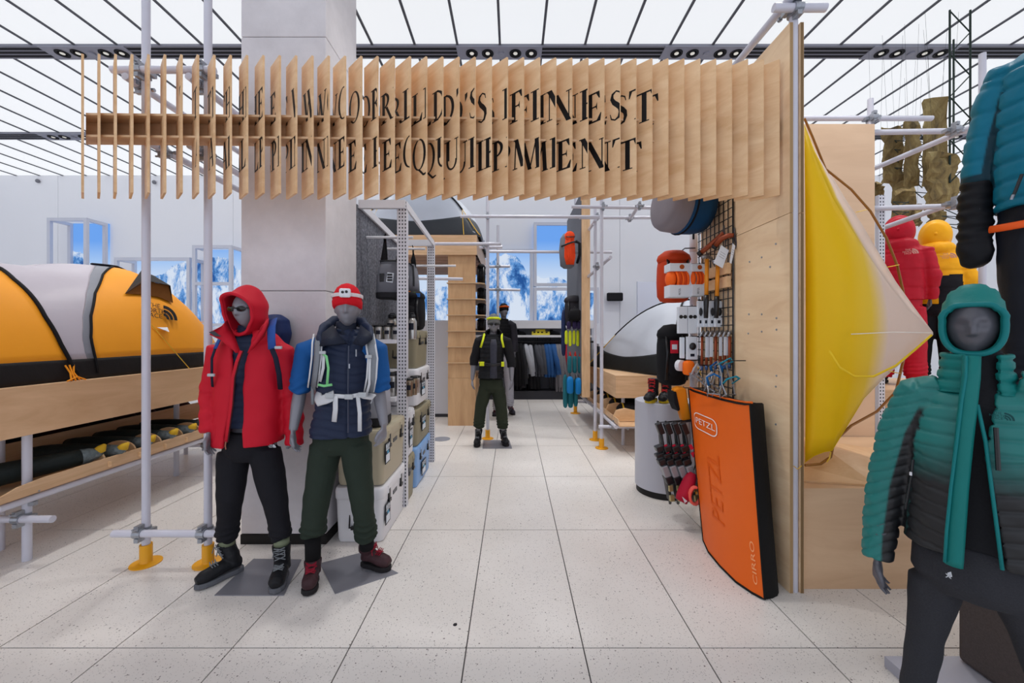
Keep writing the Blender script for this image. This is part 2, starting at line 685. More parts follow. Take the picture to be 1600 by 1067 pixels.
def curve(pts, ws):
    out = []
    L_, R2 = [], []
    for i, (x, y) in enumerate(pts):
        x0, y0 = pts[max(i - 1, 0)]
        x1, y1 = pts[min(i + 1, len(pts) - 1)]
        l = math.hypot(x1 - x0, y1 - y0) or 1
        nx, ny = -(y1 - y0) / l, (x1 - x0) / l
        L_.append((x + nx * ws[i] / 2, y + ny * ws[i] / 2))
        R2.append((x - nx * ws[i] / 2, y - ny * ws[i] / 2))
    for i in range(len(pts) - 1):
        out.append([L_[i], L_[i + 1], R2[i + 1], R2[i]])
    return out
GL = {}
GL['I'] = (stem(0.12), 0.42)
GL['T'] = ([R_(0.02, 0.78, 0.945, 1), [(0.02, 1), (0.0, 0.74), (0.04, 0.74), (0.14, 0.95)], [(0.78, 1), (0.66, 0.95), (0.76, 0.74), (0.8, 0.74)]] + stem(0.325, top=False), 0.86)
GL['H'] = (stem(0.12) + stem(0.62) + [R_(0.2, 0.7, 0.47, 0.53)], 0.96)
ARM_T = [R_(0.12, 0.62, 0.945, 1), [(0.62, 1), (0.48, 0.95), (0.6, 0.76), (0.64, 0.76)]]
ARM_M = [R_(0.2, 0.5, 0.49, 0.54), [(0.46, 0.54), (0.46, 0.49), (0.52, 0.38), (0.52, 0.65)]]
ARM_B = [R_(0.12, 0.66, 0, 0.055), [(0.66, 0), (0.7, 0.26), (0.66, 0.26), (0.5, 0.05)]]
GL['E'] = (stem(0.12, e=0.1) + ARM_T + ARM_M + ARM_B, 0.77)
GL['F'] = (stem(0.12) + ARM_T + ARM_M, 0.7)
GL['L'] = (stem(0.12) + ARM_B, 0.74)
GL['W'] = ([diag(0.1, 1, 0.37, 0, TK), diag(0.38, 0, 0.58, 0.9, TN), diag(0.5, 1, 0.78, 0, TK), diag(0.79, 0, 1.03, 1, TN), R_(-0.02, 0.25, 0.965, 1), R_(0.38, 0.64, 0.965, 1), R_(0.92, 1.12, 0.965, 1)], 1.14)
GL['N'] = ([R_(0.14, 0.19, 0, 1), diag(0.17, 1, 0.76, 0, TK * 1.15), R_(0.74, 0.79, 0, 1), R_(0.02, 0.24, 0.965, 1), R_(0.04, 0.3, 0, 0.035), R_(0.64, 0.9, 0.965, 1)], 0.96)
GL['M'] = ([diag(0.14, 0, 0.2, 1, TN), diag(0.22, 1, 0.54, 0.03, TK), diag(0.54, 0.03, 0.86, 1, TN), diag(0.95, 0, 0.88, 1, TK), R_(0.03, 0.27, 0, 0.035), R_(0.08, 0.3, 0.965, 1), R_(0.8, 1.1, 0, 0.035), R_(0.8, 1.02, 0.965, 1)], 1.16)
GL['A'] = ([diag(0.1, 0, 0.4, 1, TN), diag(0.72, 0, 0.42, 1, TK), R_(0.2, 0.6, 0.33, 0.38), R_(0, 0.22, 0, 0.035), R_(0.56, 0.86, 0, 0.035)], 0.88)
GL['U'] = ([R_(0.1, 0.1 + TK, 0.32, 1), R_(0.7, 0.75, 0.32, 1), R_(0, 0.35, 0.965, 1), R_(0.6, 0.85, 0.965, 1)] + ring(0.425, 0.32, 0.325, 0.34, 0.22, 0.28, PI, 2 * PI), 0.9)
OO = ring(0.48, 0.5, 0.44, 0.53, 0.29, 0.49, 0, 2 * PI, 26)
GL['O'] = (OO, 0.96)
GL['Q'] = (OO + [diag(0.46, 0.0, 0.8, -0.26, 0.13), [(0.74, -0.2), (0.8, -0.27), (1.0, -0.22), (0.98, -0.18)]], 0.98)
GL['D'] = (stem(0.12) + ring(0.24, 0.5, 0.58, 0.5, 0.42, 0.45, -PI / 2, PI / 2), 0.9)
GL['P'] = (stem(0.12) + ring(0.24, 0.73, 0.38, 0.27, 0.23, 0.215, -PI / 2, PI / 2), 0.7)
GL['R'] = (stem(0.12) + ring(0.24, 0.74, 0.38, 0.26, 0.23, 0.205, -PI / 2, PI / 2) + [diag(0.78, 0, 0.42, 0.5, 0.15), R_(0.7, 0.92, 0, 0.035)], 0.86)
sp_ = [(0.5, 0.76), (0.46, 0.9), (0.32, 0.975), (0.17, 0.9), (0.14, 0.76), (0.22, 0.62), (0.36, 0.5), (0.47, 0.38), (0.49, 0.24), (0.42, 0.08), (0.27, 0.022), (0.12, 0.09), (0.07, 0.26)]
GL['S'] = (curve(sp_, [0.03, 0.05, 0.05, 0.1, 0.14, 0.16, 0.17, 0.16, 0.14, 0.1, 0.05, 0.05, 0.03]), 0.62)
GL["'"] = ([[(0.05, 0.97), (0.2, 1.0), (0.19, 0.85), (0.06, 0.7)]], 0.26)
GL[' '] = ([], 0.34)

def clip(poly, x0, x1):
    for lim, sg in ((x0, 1), (x1, -1)):
        out = []
        for i in range(len(poly)):
            a, b = poly[i - 1], poly[i]
            ia, ib = sg * (a[0] - lim) >= 0, sg * (b[0] - lim) >= 0
            if ia != ib:
                t = (lim - a[0]) / (b[0] - a[0])
                out.append((lim, a[1] + (b[1] - a[1]) * t))
            if ib:
                out.append(b)
        poly = out
        if len(poly) < 3:
            return []
    return poly

def set_line(s, s0, s1, z0, cap):
    tot = sum(GL[c][1] for c in s)
    k = (s1 - s0) / tot
    out, x = [], s0
    for c in s:
        for q in GL[c][0]:
            out.append([(x + a * k, z0 + b * cap) for a, b in q])
        x += GL[c][1] * k
    return out
LET = set_line("THE WORLD'S FINEST", 0.40, 2.61, 2.952, 0.19) + set_line('ALPINE EQUIPMENT', 0.46, 2.53, 2.648, 0.188)
NV = Vector((DV.y, -DV.x, 0))
if NV.y > 0:
    NV = -NV
ang = math.atan2(DV.y, DV.x)
fin_me = MB().box((0, -FT / 2, 0), (FW, FT / 2, ZT - ZB)).mesh('fin', PLYF)
PROJ = SP * 0.73
for i in range(NF):
    b0 = fin_base(i)
    f = share('fin', fin_me, b0 + Vector((0, 0, ZB)), sign, ang)
    mb = MB()
    for q in LET:
        c = clip(q, i * PROJ - FW, i * PROJ)
        if len(c) < 3:
            continue
        mb.add([Vector((i * PROJ - x, 0, z - ZB)) for x, z in c], [tuple(range(len(c)))])
    if mb.v:
        me = bpy.data.meshes.new('lettering')
        sgn = 1 if (Matrix.Rotation(ang, 3, 'Z') @ Vector((0, 1, 0))).dot(NV) > 0 else -1
        me.from_pydata([(v[0], sgn * (FT / 2 + 0.0008), v[2]) for v in mb.v], [], mb.f)
        me.materials.append(INK)
        lo = bpy.data.objects.new('lettering', me)
        C.objects.link(lo)
        lo.parent = f
        lo['kind'] = 'stuff'
xa, xb = fin_base(0).x - 0.009, 1.70
for nm, za, zb_, d0, d1 in (('top_board', 2.972, 2.985, 0, 0.105), ('bottom_board', 2.836, 2.849, 0, 0.105), ('back_board', 2.849, 2.972, 0.093, 0.105)):
    q = [Vector((xa - d0 * 1.07, 2.492 + d0, za)), Vector((xb, 2.578 + d0, za)), Vector((xb, 2.578 + d1, za)), Vector((xa - d1 * 1.07, 2.492 + d1, za))]
    MB().prism(q, (0, 0, zb_ - za)).build(nm, PLYH, sign)
# ------------------------------------------------------------------ scaffold helpers
TR = 0.0245

def clamp(name, parent, c, a1, a2, off=0.0):
    """coupler: two bands at right angles with bolts and nuts"""
    mb = MB()
    c, a1, a2 = Vector(c), Vector(a1).normalized(), Vector(a2).normalized()
    n = a1.cross(a2).normalized()
    for ax, o in ((a1, n * off), (a2, n * -off)):
        mb.tube(c + o - ax * 0.026, c + o + ax * 0.026, TR + 0.008, n=12)
        sd = ax.cross(n)
        for s_ in (1, -1):
            mb.cbox(c + o + sd * s_ * 0.042, (0.028, 0.028, 0.05), rot=rot_to(n, sd).to_4x4())
        mb.tube(c + o + sd * 0.045 - n * 0.05, c + o + sd * 0.045 + n * 0.06, 0.007, n=6)
        mb.tube(c + o + sd * 0.045 + n * 0.045, c + o + sd * 0.045 + n * 0.062, 0.014, n=6)
    o = mb.build(name, CLAMP, parent)
    o['kind'] = 'thing'
    return o


def base_foot(parent, x, y, r=0.09, h=0.135):
    mb = MB()
    mb.lathe([(r, 0), (r, 0.007), (r * 0.42, 0.012), (0.036, 0.016), (0.036, h), (0.0252, h), (0.0252, h - 0.02)], (x, y, 0), 28)
    return mb.build('base_foot', YEL, parent, autos=0.7)

# the pair of poles on the left that carry the sign
xA, xB, yP = -2.56, -2.127, 2.78
sc = thing('scaffold_frame', 'tall pair of grey scaffold poles in yellow feet behind the red jacket mannequin', 'scaffold', (xA, yP, 0))
for x in (xA, xB):
    MB().tube((x, yP, 0.012), (x, yP, CEIL - 0.02), TR, n=18).build('pole', STEEL, sc, autos=0.7)
    base_foot(sc, x, yP)
zl, zu = 0.234, 3.41
yF = yP - 2 * TR - 0.004
for z, a, b in ((zl, -2.735, -1.98), (zu, -2.745, -2.04)):
    MB().tube((a, yF, z), (b, yF, z), TR, n=16).build('crossbar', STEEL, sc, autos=0.7)
    for x in (xA, xB):
        clamp('clamp', sc, (x, yP - TR - 0.002, z), (0, 0, 1), (1, 0, 0), 0.0265)
for x, z in ((-2.63, 3.35), (-2.20, 3.35), (-2.47, 2.90), (-2.19, 2.88)):
    MB().tube((x, 2.70, z), (x, 5.2, z), TR, n=16).build('long_tube', STEEL, sc, autos=0.7)
    clamp('clamp', sc, (x, yP + 0.03, z), (0, 1, 0), (0, 0, 1), 0.0)

# ------------------------------------------------------------------ left display platform with trough
XF, Z0, Z1 = -3.355, 0.90, 1.237
pl = thing('display_platform', 'long birch plywood platform on grey tubes carrying the orange and grey tent', 'display table', (-4.4, 3.8, 0))
MB().box((XF - 2.3, 1.5, Z0), (XF - 0.02, 5.6, Z1 - 0.018)).build('deck', PLYH, pl)
MB().box((XF - 0.02, 1.5, Z0 - 0.0), (XF, 5.6, Z1)).build('front_board', ply_mat('platform_ply', (196, 152, 112), (226, 186, 146), (6.0, 0.8, 4.0)), pl)
MB().box((XF - 2.32, 1.5, Z1 - 0.018), (XF - 0.02, 5.62, Z1)).build('top_board', PLYH, pl)
for x in (-3.44, -3.80):
    for y in ((2.82, 4.5) if x > -3.5 else (2.95, 4.5)):
        MB().tube((x, y, 0), (x, y, Z0), TR * 1.05, n=16).build('leg', STEEL, pl, autos=0.7)
for x, z in ((-3.405 + 0.015, 0.445), (-3.85, 0.445)):
    MB().tube((x, 2.62, z), (x, 5.5, z), TR, n=16).build('long_tube', STEEL, pl, autos=0.7)
for y, z in ((2.77, 0.313), (4.45, 0.36)):
    MB().tube((-4.0, y, z), (-3.2, y, z), TR, n=16).build('cross_tube', STEEL, pl, autos=0.7)
    for x in (-3.44, -3.80):
        clamp('clamp', pl, (x, y + 0.02, z), (0, 0, 1), (1, 0, 0), 0.02)
for x, y in ((-3.415, 2.82), (-3.415, 4.5)):
    clamp('clamp', pl, (x, y, 0.445), (0, 0, 1), (0, 1, 0), 0.012)
tb = MB()
tb.prism([(XF, 2.6, 0.485), (XF, 5.5, 0.485), (XF, 5.5, 0.575), (XF, 2.85, 0.575), (XF, 2.7, 0.56), (XF, 2.6, 0.525)], (-0.014, 0, 0))
tb.build('trough_front', PLYH, pl)
MB().box((XF - 0.80, 2.6, 0.50), (XF - 0.785, 5.5, 0.70)).build('trough_back', PLYH, pl)
MB().box((XF - 0.785, 2.6, 0.475), (XF - 0.014, 5.5, 0.487)).build('trough_floor', PLYH, pl)
for y in (3.30, 3.57, 3.83, 4.08, 4.30, 4.52, 4.75):
    pts = []
    for i in range(13):
        a = PI * i / 12
        pts.append((XF - 0.17 + 0.14 * math.cos(a), y, 0.545 + 0.10 * math.sin(a) ** 0.8))
    pts = [(XF + 0.016, y, 0.50), (XF + 0.016, y, 0.54)] + pts + [(XF - 0.70, y, 0.52), (XF - 0.70, y, 0.49)]
    MB().prism(pts, (0, 0.014, 0)).build('divider', PLYF, pl)

# sleeping bags in the trough, foot ends under the platform
SBG = M('dark_green_shell', (34, 42, 42), 0.5, vary=0.25, vscale=9, bump=0.5, bscale=30)
SBC = M('clear_grey_bag', (96, 108, 112), 0.25, vary=0.5, vscale=40, bump=0.6, bscale=60)
MUST = M('mustard_tab', (206, 164, 40), 0.6)
def sleeping_bag(y, head, tail, r, label):
    h, t = Vector(head), Vector(tail)
    o = thing('sleeping_bag', label, 'sleeping bag', ((h + t) / 2)[:2] + (min(h.z, t.z) - r,), 'sleeping bags in the left trough')
    pts = [t.lerp(h, i / 8) for i in range(9)]
    MB().path(pts, [r * k for k in (0.75, 0.95, 1.05, 1.1, 1.1, 1.05, 1.0, 0.92, 0.85)], 14).build('shell', SBG, o, True)
    d = (h - t).normalized()
    MB().path([h - d * 0.02, h + d * 0.05, h + d * 0.1, h + d * 0.14], [r * 0.86, r * 0.8, r * 0.6, r * 0.2], 14).build('clear_end', SBC, o, True)
    mb = MB()
    mb.path([h + d * 0.07, h + d * 0.11 + Vector((0.02, 0.01, r * 0.5)), h + d * 0.10 + Vector((0.03, 0.04, r * 0.9))], [0.03, 0.035, 0.012], 8)
    mb.build('yellow_tab', MUST, o, True)
    return o
sleeping_bag(0, (-3.46, 3.18, 0.615), (-3.80, 2.40, 0.60), 0.075, 'long dark sleeping bag nearest in the left trough, its clear end up')
for k, (px, py, y) in enumerate(((168, 697, 3.46), (206, 690, 3.72), (247, 676, 3.97), (282, 666, 4.2), (305, 655, 4.45))):
    h = P(px, py, y)
    words = ('by the first divider', 'beside the second divider', 'behind a scaffold pole', 'in the fourth bay', 'at the far end')[k]
    sleeping_bag(0, (-3.47, y - 0.05, 0.60), (-4.05, y - 0.1, 0.60), 0.062, 'dark sleeping bag with mustard tab in the left trough ' + words)
DKR = M('dark_red_sack', (52, 14, 22), 0.7, vary=0.4, vscale=12, bump=0.4, bscale=25)
DKB = M('dark_navy_sack', (20, 22, 34), 0.7, vary=0.3, vscale=12, bump=0.4, bscale=25)
SH = thing('under_shelf', 'shadowed plywood shelf behind the left trough under the platform', 'shelf', (-4.7, 4.0, 0))
MB().box((-5.4, 2.2, 0.48), (-4.2, 5.5, 0.50)).build('board', PLYH, SH)
for x in (-5.3, -4.35):
    for y in (2.4, 5.3):
        MB().tube((x, y, 0), (x, y, 0.48), TR).build('leg', STEEL, SH)
n_ = 0
for j in range(12):
    y = 2.5 + j * 0.25
    red = j % 3 != 1
    mb = MB()
    mb.path([(-5.2, y, 0.62), (-5.1, y, 0.62), (-4.7, y, 0.63), (-4.35, y, 0.62), (-4.28, y, 0.61)], [0.06, 0.11, 0.12, 0.11, 0.07], 12)
    o = mb.build('stuff_sack', DKR if red else DKB, smooth=True)
    tag(o, ('dark red' if red else 'dark navy') + ' stuff sack under the left platform, ' + ('nearest', 'second', 'third', 'fourth', 'fifth', 'sixth', 'seventh', 'eighth', 'ninth', 'tenth', 'eleventh', 'farthest')[j] + ' from the near end', 'stuff sack', 'dark red stuff sacks under the left platform' if red else 'dark navy stuff sacks under the left platform')

# ------------------------------------------------------------------ the orange and grey tunnel tent
TXC, TW_ = -4.30, 0.86
def t_wh(y):
    if y > 4.2:
        t = min((y - 4.2) / 1.25, 1.0)
        f = math.sqrt(max(1 - t * t, 0.0))
        return TW_ * f ** 1.15, float(np.interp(y, [4.2, 4.4, 4.6, 4.8, 5.0, 5.2, 5.35, 5.45], [1.07, 1.0, 0.87, 0.70, 0.51, 0.30, 0.13, 0.0]))
    s = max(0.0, min(1.0, (4.2 - y) / 1.2))
    return TW_, 1.07 - 0.15 * s * s * (3 - 2 * s)
def t_surf(y, th, off=0.0):
    w, h = t_wh(y)
    sn = max(math.sin(th), 0.0)
    cs = math.cos(th)
    x = TXC + w * math.copysign(abs(cs) ** 0.9, cs)
    sag = 0.015 * math.sin(y * 9.0 + th * 3) * sn * min(1.0, max(0.0, (4.0 - y) / 0.4))
    p = Vector((x, y, Z1 + (h + sag) * sn ** 0.95))
    if off:
        n = Vector((cs, 0.0 if y < 4.2 else 0.5 * (y - 4.2), sn)).normalized()
        p += n * off
    return p
def t_solve(px, py, lo=1.5, hi=5.43, tm=1.6):
    best = None
    def err(y, th):
        p = t_surf(y, th)
        return (CX + p.x / p.y * FPX - px) ** 2 + (CY - (p.z - EYE) / p.y * FPX - py) ** 2
    for i in range(60):
        for j in range(40):
            y, th = lo + (hi - lo) * i / 59, 0.02 + tm * j / 39
            e = err(y, th)
            if best is None or e < best[0]:
                best = (e, y, th)
    e, y, th = best
    st, sh = 0.04, 0.03
    for _ in range(60):
        ok = False
        for dy, dt in ((st, 0), (-st, 0), (0, sh), (0, -sh)):
            y2, t2 = min(max(y + dy, lo), hi), min(max(th + dt, 0.01), tm + 0.03)
            e2 = err(y2, t2)
            if e2 < e:
                e, y, th, ok = e2, y2, t2, True
        if not ok:
            st, sh = st / 2, sh / 2
    if e > 3.0 and tm < 1.5:
        return t_solve(px, py, lo, hi)
    return y, th
def t_curve(pxs):
    k = sorted((t_solve(*p)[::-1] for p in pxs))
    ths, ys = [a for a, b in k], [b for a, b in k]
    return lambda th: float(np.interp(th, ths, ys))
pole1 = t_curve([(0, 420), (22, 438), (45, 459), (70, 496), (95, 540), (112, 572), (125, 594)])
pole2 = t_curve([(178, 411), (160, 430), (148, 458), (141, 495), (141, 530), (146, 552), (152, 578)])
band2 = t_curve([(150, 415), (141, 430), (136, 458), (130, 495), (129, 530), (133, 552), (140, 578)])
THS = 0.15
def ths(y):
    w, h = t_wh(y)
    return math.asin(min(0.99, 0.15 / max(h, 0.16)))
ORG_F = M('orange_tent_cloth', (246, 160, 34), 0.55, vary=0.06, vscale=3, bump=0.25, bscale=7, spec=0.3)
GRY_F = M('silver_tent_cloth', (184, 176, 186), 0.4, vary=0.06, vscale=4, bump=0.35, bscale=8)
BND_F = M('grey_tent_band', (128, 130, 140), 0.45, bump=0.3, bscale=12)
SKT_F = M('black_tent_skirt', (30, 27, 28), 0.65, bump=0.4, bscale=16)
tent = thing('expedition_tent', 'large orange and grey tunnel tent with black skirt on the left platform', 'tent', (-4.3, 3.6, Z1))
def patch(name, ya, yb, m, nth=26, ny=26, t1=PI / 2, sk=False):
    rows = []
    for j in range(nth + 1):
        row = []
        v = j / nth
        for i in range(ny + 1):
            u = i / ny
            if sk:
                y = ya(0) + (yb(0) - ya(0)) * u
                th = ths(y) * v
                y = ya(th) + (yb(th) - ya(th)) * u
            else:
                y = ya(THS + (t1 - THS) * v) * (1 - u) + yb(THS + (t1 - THS) * v) * u
                a = ths(y)
                th = a + (t1 - a) * v
            row.append(t_surf(y, th))
        rows.append(row)
    MB().grid(rows).build(name, m, tent, True, solid=0.004)
lo_, hi_ = (lambda th: 1.5), (lambda th: 5.448)
patch('front_panel', lo_, pole1, ORG_F)
patch('tunnel_panel', pole1, band2, GRY_F)
patch('grey_band', band2, pole2, BND_F, ny=8)
patch('rear_panel', pole2, hi_, ORG_F, ny=40)
patch('skirt', lo_, hi_, SKT_F, nth=6, ny=60, sk=True)
rows = [[t_surf(1.5 + 3.948 * i / 40, PI / 2 + PI / 2 * j / 16) for i in range(41)] for j in range(17)]
MB().grid(rows).build('far_side', GRY_F, tent, True, solid=0.004)
for f, nm in ((pole1, 'pole_sleeve'), (pole2, 'pole_sleeve')):
    pts = [t_surf(f(th), th, 0.006) for th in [0.04 + (PI / 2 - 0.04) * i / 30 for i in range(31)]]
    MB().path(pts, 0.013 if f is pole1 else 0.009, 8).build(nm, BLACK, tent, True)
# sleeve along the ridge and down the rounded end
pts = [t_surf(y, PI / 2 - 0.12, 0.012) for y in [3.95 + 1.48 * (i / 30) ** 0.8 for i in range(31)]]
MB().path(pts, 0.022, 8, flat=0.5).build('pole_sleeve', M('navy_sleeve', (24, 24, 36), 0.6), tent, True)
def S(px, py, off=0.0):
    y, th = t_solve(px, py, tm=1.25)
    return t_surf(y, th, off)
vt = MB()
A, B_, C_, D_ = S(193, 461, .02), S(219, 427, .05), S(243, 427, .06), S(268, 475, .02)
M1, M2 = S(215, 452, .12), S(254, 459, .12)
vt.add([A, B_, C_, D_, M1, M2], [(0, 4, 1), (1, 4, 5, 2), (2, 5, 3)])
vo = vt.build('vent_hood', SKT_F, tent, solid=0.004)
MB().add([A, M1 + Vector((-.02, 0, 0)), M2 + Vector((-.02, 0, 0)), D_, S(246, 466, .02), S(222, 462, .02)], [(0, 1, 5), (1, 2, 4, 5), (2, 3, 4)]).build('vent_mesh', M('brown_mesh', (120, 74, 30), 0.8), vo, solid=0.002)
def logo3(mb, c, right, up, size, mi=0):
    """three stacked words and a quarter dome of three arcs"""
    right, up = Vector(right).normalized(), Vector(up).normalized()
    for k, w_ in enumerate(('THE', 'NORTH', 'FACE')):
        text(mb, w_, size * 0.46, Vector(c) - right * size * 0.35 + up * size * (0.36 - 0.36 * k), right, up, mi, 0.9)
    o = Vector(c) + right * size * 0.22 - up * size * 0.5
    for r0, r1 in ((0.22, 0.4), (0.48, 0.68), (0.76, 1.0)):
        vs, fs = [], []
        for i in range(9):
            a = PI / 2 * i / 8
            for r in (r0, r1):
                vs.append(o + right * r * size * math.cos(a) * 0.9 + up * r * size * math.sin(a))
        for i in range(8):
            fs.append((2 * i, 2 * i + 1, 2 * i + 3, 2 * i + 2))
        mb.add(vs, fs, mi)
c0 = S(246, 489, 0.03)
mb = MB()
logo3(mb, c0, S(254, 490, .03) - S(240, 488, .03), S(246, 481, .03) - S(246, 497, .03), 0.17)
mb.build('logo', INK, tent)
GUY = M('yellow_cord', (222, 178, 60), 0.6)
for pts in ([S(45, 459, .01), P(98, 593, 3.05)], [S(235, 508, .01), Vector((XF - 0.02, 4.16, Z1))], [S(258, 514, .01), S(300, 505, .01), S(321, 500, .02)]):
    MB().path(pts, 0.004, 6).build('guy_line', GUY, tent)
MB().add([S(244, 512, .012), S(260, 512, .012), S(257, 521, .05)], [(0, 1, 2)]).build('cord_tab', WHITE, tent, solid=0.003)
tie = MB()
q = Vector((XF - 0.03, 3.085, Z1 + 0.004))
for dx in (-0.03, 0.0, 0.03):
    tie.path([q + Vector((0, dx, 0)), q + Vector((-0.03, dx * 0.4, 0.06)), q + Vector((-0.05, dx, 0.12))], 0.006, 6)
tie.path([q + Vector((0, -0.06, 0)), q + Vector((0.01, 0, 0.03)), q + Vector((0, 0.07, 0.0))], 0.006, 6)
tie.build('peg_loop', M('orange_yellow_webbing', (240, 150, 30), 0.6), tent)

# ------------------------------------------------------------------ lit mountain pictures on the back wall
def mountain():
    m, nt, b = newmat('backlit_mountain_print')
    L = nt.links.new
    g = N(nt, 'ShaderNodeNewGeometry')
    sep = N(nt, 'ShaderNodeSeparateXYZ')
    L(g.outputs['Position'], sep.inputs[0])
    mr = N(nt, 'ShaderNodeMapRange')
    mr.inputs[1].default_value, mr.inputs[2].default_value = -13.0, 3.0
    L(sep.outputs[0], mr.inputs[0])
    fc = N(nt, 'ShaderNodeFloatCurve')
    prof = [(-13, 2.6), (-11.6, 3.1), (-11.2, 3.5), (-10.8, 3.1), (-10.0, 2.75), (-9.2, 2.9), (-8.5, 3.2), (-7.6, 3.35), (-7, 3.0), (-4, 2.6), (-2.4, 2.5), (-1.5, 2.72), (-0.75, 3.1), (-0.05, 3.42), (0.4, 2.9), (1.0, 2.85), (1.8, 2.45), (3, 2.3)]
    cv = fc.mapping.curves[0]
    pts = [((x + 13) / 16, (z - 2.0) / 2.0) for x, z in prof]
    cv.points[0].location, cv.points[-1].location = pts[0], pts[-1]
    for p in pts[1:-1]:
        cv.points.new(*p)
    fc.mapping.update()
    L(mr.outputs[0], fc.inputs['Value'])
    nz = N(nt, 'ShaderNodeTexNoise', i_Scale=2.6, i_Detail=6.0, i_Roughness=0.6)
    L(g.outputs['Position'], nz.inputs['Vector'])
    ad = N(nt, 'ShaderNodeMath', operation='MULTIPLY_ADD')
    L(nz.outputs['Fac'], ad.inputs[0])
    ad.inputs[1].default_value = 0.22
    L(fc.outputs[0], ad.inputs[2])
    rz = N(nt, 'ShaderNodeMapRange')
    rz.inputs[1].default_value, rz.inputs[2].default_value = 2.0, 4.0
    L(sep.outputs[2], rz.inputs[0])
    lt = N(nt, 'ShaderNodeMath', operation='LESS_THAN')
    L(rz.outputs[0], lt.inputs[0])
    L(ad.outputs[0], lt.inputs[1])
    mp = N(nt, 'ShaderNodeMapping')
    mp.inputs['Scale'].default_value = (1.6, 1.0, 0.8)
    mp.inputs['Rotation'].default_value = (0, 0.6, 0)
    L(g.outputs['Position'], mp.inputs['Vector'])
    n2 = N(nt, 'ShaderNodeTexNoise', i_Scale=1.5, i_Detail=10.0, i_Roughness=0.75, i_Distortion=0.35)
    L(mp.outputs[0], n2.inputs['Vector'])
    r2 = N(nt, 'ShaderNodeValToRGB')
    e = r2.color_ramp.elements
    e[0].position, e[1].position = 0.40, 0.56
    e[0].color, e[1].color = lin((24, 84, 156)), lin((226, 238, 255))
    k = e.new(0.47)
    k.color = lin((96, 158, 226))
    L(n2.outputs['Fac'], r2.inputs[0])
    sky = N(nt, 'ShaderNodeValToRGB')
    e = sky.color_ramp.elements
    e[0].position, e[1].position = 0.5, 1.0
    e[0].color, e[1].color = lin((214, 232, 255)), lin((112, 172, 252))
    k = e.new(0.75)
    k.color = lin((168, 206, 255))
    L(rz.outputs[0], sky.inputs[0])
    mx = N(nt, 'ShaderNodeMix', data_type='RGBA')
    L(lt.outputs[0], mx.inputs[0])
    L(sky.outputs[0], mx.inputs[6])
    L(r2.outputs[0], mx.inputs[7])
    b.inputs['Base Color'].default_value = (0.02, 0.02, 0.03, 1)
    b.inputs['Specular IOR Level'].default_value = 0.1
    L(mx.outputs[2], b.inputs['Emission Color'])
    b.inputs['Emission Strength'].default_value = 0.85
    return m

MTN = mountain()
FRM = M('white_frame', (206, 210, 224), 0.4)
def lightbox(px0, px1, py0, py1, dep, label, vs=(), hs=(), t=0.075):
    yf = WALL_Y - 0.02 - dep
    a, b = P(px0, py1, yf), P(px1, py0, yf)
    o = thing('mountain_lightbox', label, 'lightbox', ((a.x + b.x) / 2, WALL_Y - 0.1, a.z))
    yb = WALL_Y - 0.022
    MB().box((a.x, yb - 0.05, a.z), (b.x, yb, b.z)).build('picture', MTN, o)
    for x in (a.x, b.x - t):
        MB().box((x, yf, a.z), (x + t, yf + 0.07, b.z)).build('post', FRM, o)
        MB().box((x, yb - 0.12, a.z), (x + t, yb - 0.05, b.z)).build('post', FRM, o)
        for z in (a.z, b.z - t):
            MB().box((x, yf + 0.07, z), (x + t, yb - 0.12, z + t)).build('side_rail', FRM, o)
    for z in (a.z, b.z - t):
        MB().box((a.x + t, yf, z), (b.x - t, yf + 0.07, z + t)).build('rail', FRM, o)
    for px in vs:
        x = P(px, 500, yf).x
        MB().box((x - t / 2, yf, a.z + t), (x + t / 2, yf + 0.07, b.z - t)).build('mullion', FRM, o)
    for py in hs:
        z = P(800, py, yf).z
        MB().box((a.x + t, yf, z - t / 2), (b.x - t, yf + 0.07, z + t / 2)).build('rail', FRM, o)
    return o
lightbox(73, 135, 340, 418, 0.57, 'tall blue sky lightbox in a white frame rising above the orange tent')
lightbox(178, 296, 402, 510, 0.57, 'wide snow peak lightbox in white frame behind the orange tent')
lightbox(300, 362, 383, 510, 0.57, 'narrow mountain lightbox with cross bar behind the second left scaffold pole', hs=(443,))
lightbox(640, 833, 389, 505, 0.30, 'widest mountain lightbox, behind the ply column and central scaffold')
lightbox(834, 893, 347, 447, 0.30, 'upright pale blue sky lightbox behind the orange rope coil')
lightbox(834, 914, 449, 505, 0.30, 'small blue rock face lightbox above the clothes rack')
lightbox(914, 936, 449, 505, 0.30, 'sliver of pale lightbox between the hanging ply panel and the scaffold poles')
